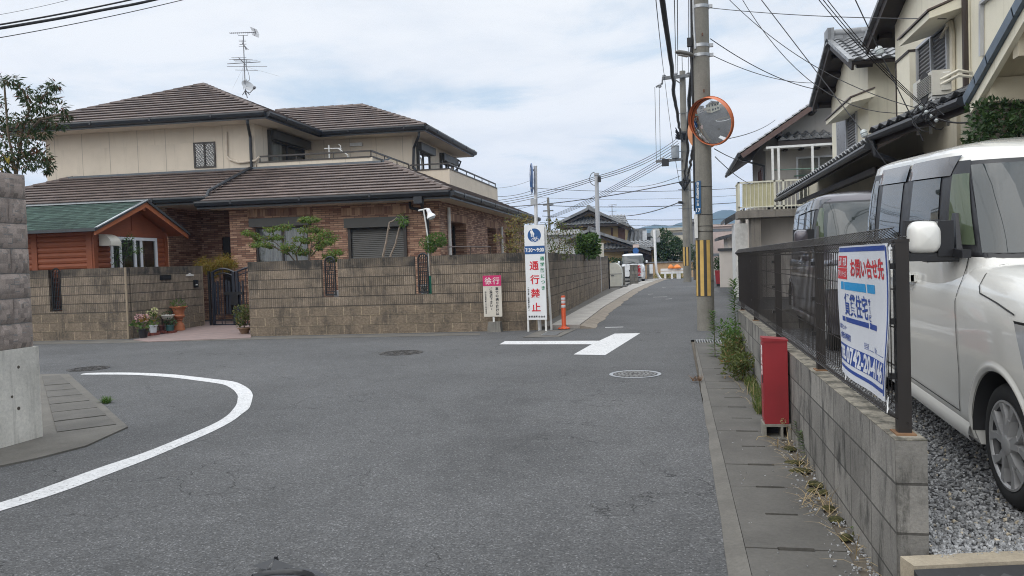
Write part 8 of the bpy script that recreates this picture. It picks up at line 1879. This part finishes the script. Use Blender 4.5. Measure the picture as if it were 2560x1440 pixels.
# white barrier, lamps, bent pole, small sign
p, q = PY(1652, 697, 54), PY(1712, 693, 54); t = thing('road_barrier', 'white plank barrier on short posts across the end of the street', 'barrier', zset(p, 0)); z1, z0_ = PY(1680, 671, 54).z, PY(1680, 684, 54).z; b = MB(); b.box(p.x, q.x, 54, 54.06, z0_, z0_+(z1-z0_)*.45); b.box(p.x, q.x, 54, 54.06, z0_+(z1-z0_)*.55, z1); b.build('plank', WHITE, t)
for px in (1663, 1680, 1694, 1699): x_ = PY(px, 690, 54).x; b = MB(); b.box(x_-.07, x_+.07, 54.02, 54.14, 0, z0_+.1); b.build('post', WHITE, t)
ORL = plain('amber_plastic', (.70, .20, .02), .35)
for px, w_, lab in ((1677, .2, 'left amber warning lamp on the white barrier'), (1693, .27, 'right wider amber warning lamp on the white barrier')): c = PY(px, 671, 54.03); b = MB(); b.lathe([(w_, 0), (w_, .08), (w_*.6, .2), (w_*.25, .27), (.001, .28)], c, 14); o = b.build('warning_lamp', ORL, None, 40); tag(o, lab, 'warning lamp')
t = thing('mirror_pole', 'white pole with a bent foot carrying a grey mirror back at the walkway end', 'mirror pole', G(1652, 699)); b = MB(); Yp = 52.5; b.tube([PY(1653, 700, Yp), PY(1646, 690, Yp), PY(1641, 680, Yp), PY(1639, 650, Yp), PY(1636, 575, Yp)], .085, 8); b.build('pole', WHITE, t, 50); b = MB(); c = PY(1638, 583, Yp+.1); b.prism([c+Vector((math.cos(a)*.33, 0, math.sin(a)*.33)) for a in [math.pi/8+k*math.pi/4 for k in range(8)]], (0, .1, 0)); b.build('mirror_back', plain('mirror_back_grey', (.40, .41, .40), .6), t); b = MB(); c = PY(1638, 600, Yp+.1); b.box(c.x-.3, c.x+.33, c.y, c.y+.05, c.z-.16, c.z+.16); b.build('plate_back', STEEL, t)
t = thing('small_road_sign', 'small blue round road sign on a thin pole above the white van', 'road sign', zset(PY(1592, 700, 50), 0)); b = MB(); b.tube([zset(PY(1592, 700, 50), 0), PY(1591, 612, 50)], .035, 6); b.build('pole', WHITE_D, t); b = MB(); b.lathe([(.001, 0), (.2, 0), (.2, .02), (.001, .02)], PY(1589.5, 627, 49.9), 20, axis=(-.3, -1, 0)); b.build('disc', BLUE, t); b = MB(); c = PY(1591, 640, 49.9); b.box(c.x-.14, c.x+.14, 49.88, 49.9, c.z-.12, c.z+.08); b.build('sub_plate', WHITE_D, t); b = MB(); c = PY(1590, 615, 49.9); b.box(c.x-.2, c.x+.2, 49.88, 49.9, c.z-.1, c.z+.1); b.build('back_plate', plain('faded_pink', (.5, .40, .36), .6), t)
t = thing('roadside_weeds', 'yellow-green weeds growing under the white barrier', 'weeds', zset(PY(1680, 697, 55), 0)); b = MB()
for k in range(26): clump(b, PY(1640+k*2.7, 691+rg.uniform(-3, 2), 55.3), .18, 30, .16, .04, rg)
b.build('foliage', mk_leaf('weed_leaf', (.14, .17, .03), (.26, .26, .05), .3), t)
# hills
HILL = plain('wooded_hill', (.035, .06, .04), .95, .25, .02)
hl_ = [(1380, 604), (1440, 600), (1500, 596), (1560, 588), (1600, 571), (1620, 566), (1650, 561), (1675, 565), (1700, 558), (1740, 548), (1780, 534), (1800, 529), (1830, 527), (1860, 533), (1910, 552), (1980, 575), (2060, 592)]
b = MB(); YL = 1300; pts = []
for k in range(len(hl_)-1):
    for e in range(6): f_ = e/6; x = hl_[k][0]+(hl_[k+1][0]-hl_[k][0])*f_; y = hl_[k][1]+(hl_[k+1][1]-hl_[k][1])*f_; p = PY(x, y, YL); p.z += 2.2*mnoise.noise(Vector((p.x*.03, 0, 0)))+1.5*mnoise.noise(Vector((p.x*.11, 3, 0))); pts.append(p)
n_ = len(pts)
def hs(u, v):
    k = min(n_-1, int(round(u*(n_-1)))); p = pts[k]; w = 1-(1-v)**1.6
    return (p.x*(1-.1*(1-v)), p.y-420*(1-v), p.z*w+6*mnoise.noise(Vector((p.x*.02, v*5, 1)))*(v*(1-v)*4))
b.grid(hs, n_-1, 10); b.face([(pts[0].x, YL, -5)]+[tuple(p) for p in pts]+[(pts[-1].x, YL, -5)]); struct(b.build('hills', HILL, None, 80))

# ------------------------------------------------------------------ left boundary wall and tree
LXW = -5.50
lb = thing('boundary_wall', 'tall rock-faced block wall on a pale concrete base at the left edge', 'wall', (LXW, 3, 0))
b = MB(); b.box(LXW-.30, LXW, -7, 5.72, -.05, .815); b.build('concrete_base', mk_concrete('board_marked_concrete', (.60, .575, .52), .9, .35, True, .2), lb)
b = MB()
for (y, z, r_) in ((5.50, .66, .014), (5.48, .31, .016), (5.42, .42, .012)): b.lathe([(r_, 0), (r_*.7, -.02), (.001, -.02)], (LXW+.001, y, z), 10, axis=(1, 0, 0))
b.build('tie_hole', plain('hole_dark', (.09, .075, .06), .9), lb)
ROCK = mk_block('rock_block', (.29, .24, .212), .41, .2143, (.22, .21, .20), (.13, -.815+.8572), .35, .22, .5, .7)
ROCKM = NT('rock_face'); uvr = ROCKM.uv()
b = MB(); NZ, NY = 7, 32; y = -7.0
def rockface(u, v): return (LXW-.015+.0, -7+12.70*u, .815+1.5*v)
for k in range(7):
    z0, z1 = .815+.2143*k, .815+.2143*(k+1); off = .2 if k % 2 else 0; yy = 5.70
    edges = [5.70]; q = 5.70-.41+(.22 if k % 2 else .0)
    while q > -7: edges.append(q); q -= .41
    edges.append(-7)
    for a, c in zip(edges, edges[1:]):
        if a > 3.8:
            nn, mm = 9, 5; 
            def fn(u, v): 
                e = min(u, 1-u, (v), (1-v)); bulge = .022*min(1, e*7)**.6
                p = Vector((0, c+(a-c)*u, z0+(z1-z0)*v)); return (LXW-.028+bulge+.012*mnoise.noise(p*14)*min(1, e*6), c+.004+(a-c-.008)*u, z0+.004+(z1-z0-.008)*v)
            b.grid(fn, nn, mm)
        else: b.face([(LXW-.015, c+.004, z0+.004), (LXW-.015, a-.004, z0+.004), (LXW-.015, a-.004, z1-.004), (LXW-.015, c+.004, z1-.004)])
b.box(LXW-.19, LXW-.03, -7, 5.69, .8151, 2.314); b.build('rock_blocks', ROCK, lb, 60)
nt_ = thing('nandina_tree', 'dark leafy nandina tree with reddish tips leaning over the left boundary wall', 'tree', (-6.3, 6.2, 0)); b = MB(); YN = 6.1
L_ = [(5, 200, .05), (30, 200, .06), (55, 222, .06), (70, 240, .07), (85, 262, .07), (100, 238, .05), (118, 222, .05), (138, 212, .04), (125, 245, .06), (150, 268, .06), (163, 290, .04), (110, 272, .07), (88, 292, .09), (55, 300, .09), (15, 295, .11), (120, 305, .06), (150, 312, .04), (45, 335, .11), (75, 345, .10), (105, 330, .07), (20, 345, .12), (60, 375, .12), (90, 380, .09), (112, 392, .06), (25, 385, .12), (50, 405, .11), (80, 412, .06), (8, 412, .1), (125, 412, .03), (118, 425, .03), (-30, 300, .16), (-40, 380, .18), (-20, 250, .1)]
for x, y, r_ in L_: clump(b, PY(x, y, YN+rg.uniform(-.25, .25)), (r_*1.15, r_*1.15, r_*.75), int(900*r_)+26, .058, .0145, rg, .7, .15)
b.build('crown', LF_NAN, nt_); b = MB(); base = Vector((-6.3, 6.2, 0)); fk = PY(40, 440, YN)
b.tube([base, (-6.3, 6.15, 1.2), fk], [.035, .03, .022], 6)
for pth in ([(40, 440), (55, 330), (75, 270), (120, 230)], [(40, 440), (20, 330), (10, 200)], [(55, 350), (100, 300), (160, 285)], [(45, 400), (90, 370), (120, 410)], [(75, 280), (60, 230), (30, 205)], [(40, 420), (0, 380), (-40, 340)]): b.tube([PY(x, y, YN) for x, y in pth], [.014*(1-.6*k/len(pth)) for k in range(len(pth))], 5)
b.build('trunk', BARK, nt_)
b = MB(); clump(b, PY(14, 414, YN-.25), (.06, .05, .02), 9, .09, .02, rg); b.build('young_shoot', LF_YEL, nt_)

# ------------------------------------------------------------------ weeds, moss and grit along the walls
def weed(name, label, base, h, leaf, n_, L, W, lean=(0, 0), cat='weed', spread=0.0):
    base = Vector(base); t = thing(name, label, cat, base); top = base+Vector((lean[0], lean[1], h)); b = MB(); b.tube([base, base.lerp(top, .5)+Vector((.01, 0, 0)), top], [.007, .005, .003], 5); b.build('stem', mk_leaf('weed_stem', (.12, .13, .05), (.16, .15, .06), .1) if 'weed_stem' not in bpy.data.materials else bpy.data.materials['weed_stem'], t); b = MB()
    for k in range(n_):
        f_ = (k+.5)/n_; p = base.lerp(top, f_**.8); a = k*2.4+rg.uniform(-.3, .3); d = Vector((math.cos(a), math.sin(a), .45-.9*(1-f_)*.6+rg.uniform(-.1, .15))).normalized(); leafquad(b, p, d, Vector((0, 0, 1)), L*(1.1-.5*f_)*rg.uniform(.8, 1.15), W, .1)
    b.build('leaves', leaf, t); return t
GOLDR = mk_leaf('goldenrod_leaf', (.055, .12, .025), (.11, .19, .04), .35)
c1 = Vector((.775, 10.95, .02)); weed('goldenrod_weed', 'tall goldenrod weed with a leafy plume against the far end of the low wall', c1, 1.05, GOLDR, 170, .17, .034, (.0, .05))
c2 = Vector((.50, 10.9, .03)); weed('goldenrod_weed', 'shorter goldenrod weed growing from the gutter left of the tall one', c2, .62, GOLDR, 120, .14, .03, (-.02, .1))
for q, h, lab in ((Vector((.74, 10.4, .02)), .5, 'bushy mugwort weed at the foot of the tall goldenrod'), (Vector((.73, 9.9, .02)), .36, 'low yellowing mugwort weed in the corner of gutter and wall'), (Vector((.70, 9.0, .02)), .24, 'trailing mugwort weed along the wall foot, nearest of the mugwort')):
    t = thing('mugwort_weed', lab, 'weed', q); b = MB(); 
    for k in range(26): clump(b, q+Vector((rg.uniform(-.16, .05), rg.uniform(-.35, .35), h*rg.uniform(.15, 1))), .07, 26, .06, .022, rg)
    b.build('leaves', LF_OLV if h < .4 else GOLDR, t); b = MB()
    for k in range(9): b.tube([q+Vector((rg.uniform(-.05, .04), rg.uniform(-.2, .2), 0)), q+Vector((rg.uniform(-.15, .05), rg.uniform(-.35, .35), h*.9))], .003, 4)
    b.build('stem', bpy.data.materials['weed_stem'], t)
STRAW = mk_leaf('dry_straw', (.30, .22, .11), (.42, .32, .17), .1)
def blades(name, label, spots, n_, L, leaf, cat, kind=None, flat_=.3, w=.004):
    b = MB(); 
    for c, rx, ry in spots:
        for _ in range(n_):
            p = Vector(c)+Vector((rg.uniform(-rx, rx), rg.uniform(-ry, ry), 0)); d = Vector((rg.uniform(-1, 1), rg.uniform(-1, 1), rg.uniform(flat_*.3, flat_*1.6))).normalized(); l = L*rg.uniform(.5, 1.2); s_ = d.cross(Vector((0, 0, 1))).normalized()*w/2; m_ = p+d*l*.5+Vector((0, 0, l*.06)); e = p+d*l; e.z = max(e.z-l*.08, p.z)
            b.face([p-s_, p+s_, m_+s_, m_-s_]); b.face([m_-s_, m_+s_, e+s_*.3, e-s_*.3])
    o = b.build(name, leaf, None, 0, None, False); tag(o, label, cat, None, kind); return o
blades('dry_straw', 'dry straw lying along the foot of the low block wall', [(G(2040, 1255, .03), .08, .14), (G(2000, 1170, .03), .05, .16), (Vector((.66, 8.6, .03)), .12, .7), (Vector((.70, 7.6, .03)), .1, .6), (Vector((.74, 4.9, .03)), .04, .7), (Vector((.76, 4.0, .03)), .03, .5), (G(1960, 1115, .03), .06, .1)], 26, .18, STRAW, 'straw', 'stuff', .25)
GRS = mk_leaf('verge_grass', (.06, .10, .02), (.16, .19, .05), .3, (.30, .24, .11))
blades('verge_grass', 'grass and low weeds growing between the gutter covers and the wall', [(Vector((.74, 8.2, .03)), .06, .5), (Vector((.74, 7.2, .03)), .07, .5), (G(1892, 985, .03), .07, .22), (G(1905, 1010, .03), .05, .15), (G(1880, 960, .03), .06, .2), (G(1897, 1030, .03), .03, .12), (G(1855, 905, .03), .08, .5)], 130, .11, GRS, 'grass', 'stuff', 1.6, .005)
blades('grass_tuft', 'single green grass tuft beside the concrete island at the left', [(G(266, 1008, 0), .04, .03)], 130, .10, LF_GRN, 'grass tuft', None, .9, .006)
blades('dry_tuft', 'small reddish brown dry tuft on the gutter kerb', [(G(1742, 952, .02), .05, .035)], 70, .09, mk_leaf('rust_straw', (.16, .075, .03), (.24, .13, .05), .1), 'grass tuft', None, .8, .004)
def moss_patch(mb, c, rx, ry, h):
    n_, m_ = 14, 4; c = Vector(c)
    rings = []
    for j in range(m_+1):
        f_ = j/m_; rings.append(mb.add([c+Vector((math.cos(a)*rx*(1-f_)*(1+.35*mnoise.noise(Vector((math.cos(a)*1.7, math.sin(a)*1.7, c.y*7)))), math.sin(a)*ry*(1-f_)*(1+.35*mnoise.noise(Vector((math.cos(a)*1.7, math.sin(a)*1.7, c.y*7)))), h*math.sqrt(max(0, 1-(1-f_)**2))*(1 if f_ > 0 else 0)-.002)) for a in [2*math.pi*k/n_ for k in range(n_)]]))
    for A_, B_ in zip(rings, rings[1:]):
        for k in range(n_): j = (k+1) % n_; mb.f.append((A_+k, A_+j, B_+j, B_+k)); mb.mi.append(0)
MOSS = NT('moss'); v = MOSS.coord(); n_ = MOSS.noise(v, 60, 5, .7); MOSS = MOSS.done(MOSS.mix(MOSS.rng(n_, .35, .65), (.022, .024, .008), (.085, .08, .022)), .98, MOSS.bump(n_, .9, .01))
b = MB()
for (x, y, rx, ry) in ((1975, 1123, .05, .05), (1985, 1158, .07, .035), (2000, 1178, .075, .035), (2035, 1210, .04, .03), (2060, 1232, .035, .03), (2070, 1272, .04, .025), (2090, 1300, .04, .04), (2115, 1345, .035, .035), (2145, 1335, .03, .025), (2050, 1215, .03, .04), (2030, 1228, .03, .03), (1900, 1000, .05, .06)): moss_patch(b, G(x, y, .029), rx, ry, .022)
o = b.build('moss', MOSS, None, 60); tag(o, 'dark moss cushions along the foot of the low block wall', 'moss', None, 'stuff')
b = MB()
for _ in range(330):
    y = 3.15+rs_.random()**1.3*3.0; f_ = rs_.random()**2.0; x = .805-.17*f_; stone(b, (x, y, .030), rs_.uniform(.005, .013), rs_)
for _ in range(60): stone(b, (rs_.uniform(.3, .73), rs_.uniform(3.2, 7), .032), rs_.uniform(.003, .006), rs_)
for _ in range(90): stone(b, (rs_.uniform(-4, .15), 3.2+rs_.random()**2*9, .002), rs_.uniform(.002, .005), rs_)
o = b.build('pebbles', STN, None, 0, None, False); tag(o, 'loose grey pebbles scattered along the wall and gutter', 'pebbles', None, 'stuff')
weed('roadside_weed', 'grey-green leafy weed at the wall just before the extinguisher box', G(2033, 1150, .03), .16, mk_leaf('grey_leaf', (.07, .11, .05), (.13, .17, .08), .3), 60, .075, .02, (-.06, .12))
weed('roadside_weed', 'second leafy weed leaning along the wall near the extinguisher box', G(2020, 1128, .03), .17, bpy.data.materials['grey_leaf'], 60, .07, .018, (-.05, .16))
weed('roadside_weed', 'tiny broad leafed seedling near the front end of the low wall', G(2146, 1335, .03), .05, LF_GRN, 9, .05, .026)
t = thing('dry_weed', 'bleached dry weed stalk bending before the extinguisher box', 'weed', G(1992, 1095, .03)); b = MB(); q = G(1992, 1095, .03); b.tube([q, q+Vector((-.03, -.02, .06)), q+Vector((-.085, -.04, .105)), q+Vector((-.10, -.04, .125))], .0022, 4); r_ = G(1930, 1100, .03); b.tube([r_+Vector((.03, 0, .0)), r_+Vector((-.04, -.02, .035)), r_+Vector((-.10, -.03, .03)), r_+Vector((-.115, -.035, .005))], .0022, 4); b.build('stalk', STRAW, t); b = MB(); clump(b, q+Vector((-.10, -.04, .135)), .018, 26, .014, .010, rg); b.build('seed_head', STRAW, t)
# torn black plastic at the bottom of the picture
c = G(690, 1475); t = thing('plastic_scrap', 'torn black plastic cone base lying on the asphalt at the bottom edge', 'scrap', c); RB_ = plain('scrap_black', (.02, .021, .024), .35, .2, 30)
b = MB(); b.lathe([(.001, .012), (.16, .012), (.20, .008), (.235, .002)], c, 30); b.build('base_disc', plain('scrap_dusty', (.045, .047, .055), .6, .2, 20), t)
b = MB(); 
def rimf(u, v):
    a = RAD(20+125*u); r_ = .185+.03*v; return (c.x+math.cos(a)*r_, c.y+math.sin(a)*r_*.75, .014+.024*math.sin(v*math.pi)*(.5+.5*math.sin(u*math.pi))+.006*mnoise.noise(Vector((u*9, v*3, 0))))
b.grid(rimf, 24, 5); b.build('torn_rim', RB_, t, 50); q = G(691, 1418); b = MB(); b.hexa([(q.x-.012, q.y-.01, .01), (q.x+.012, q.y-.01, .01), (q.x+.012, q.y+.01, .01), (q.x-.012, q.y+.01, .01), (q.x-.008, q.y-.004, .052), (q.x+.008, q.y-.004, .052), (q.x+.008, q.y+.004, .052), (q.x-.008, q.y+.004, .052)]); b.face([(q.x, q.y-.012, .05), (q.x-.10, q.y-.05, .02), (q.x-.01, q.y-.07, .016)]); b.face([(q.x, q.y-.012, .045), (q.x+.11, q.y-.03, .02), (q.x+.01, q.y-.07, .016)]); b.build('tab', RB_, t)

# ------------------------------------------------------------------ haze in the air
b = MB(); b.box(-930, 930, -230, 1560, -1.2, 112)
HZM = NT('haze_air'); HZM.t.nodes.remove(HZM.b); pv = HZM.n('ShaderNodeVolumePrincipled'); pv.inputs['Color'].default_value = (.40, .62, 1.0, 1); pv.inputs['Density'].default_value = .00042; pv.inputs['Anisotropy'].default_value = .2; HZM.l(pv.outputs[0], HZM.o.inputs['Volume'])
stuff(b.build('haze', HZM.m))
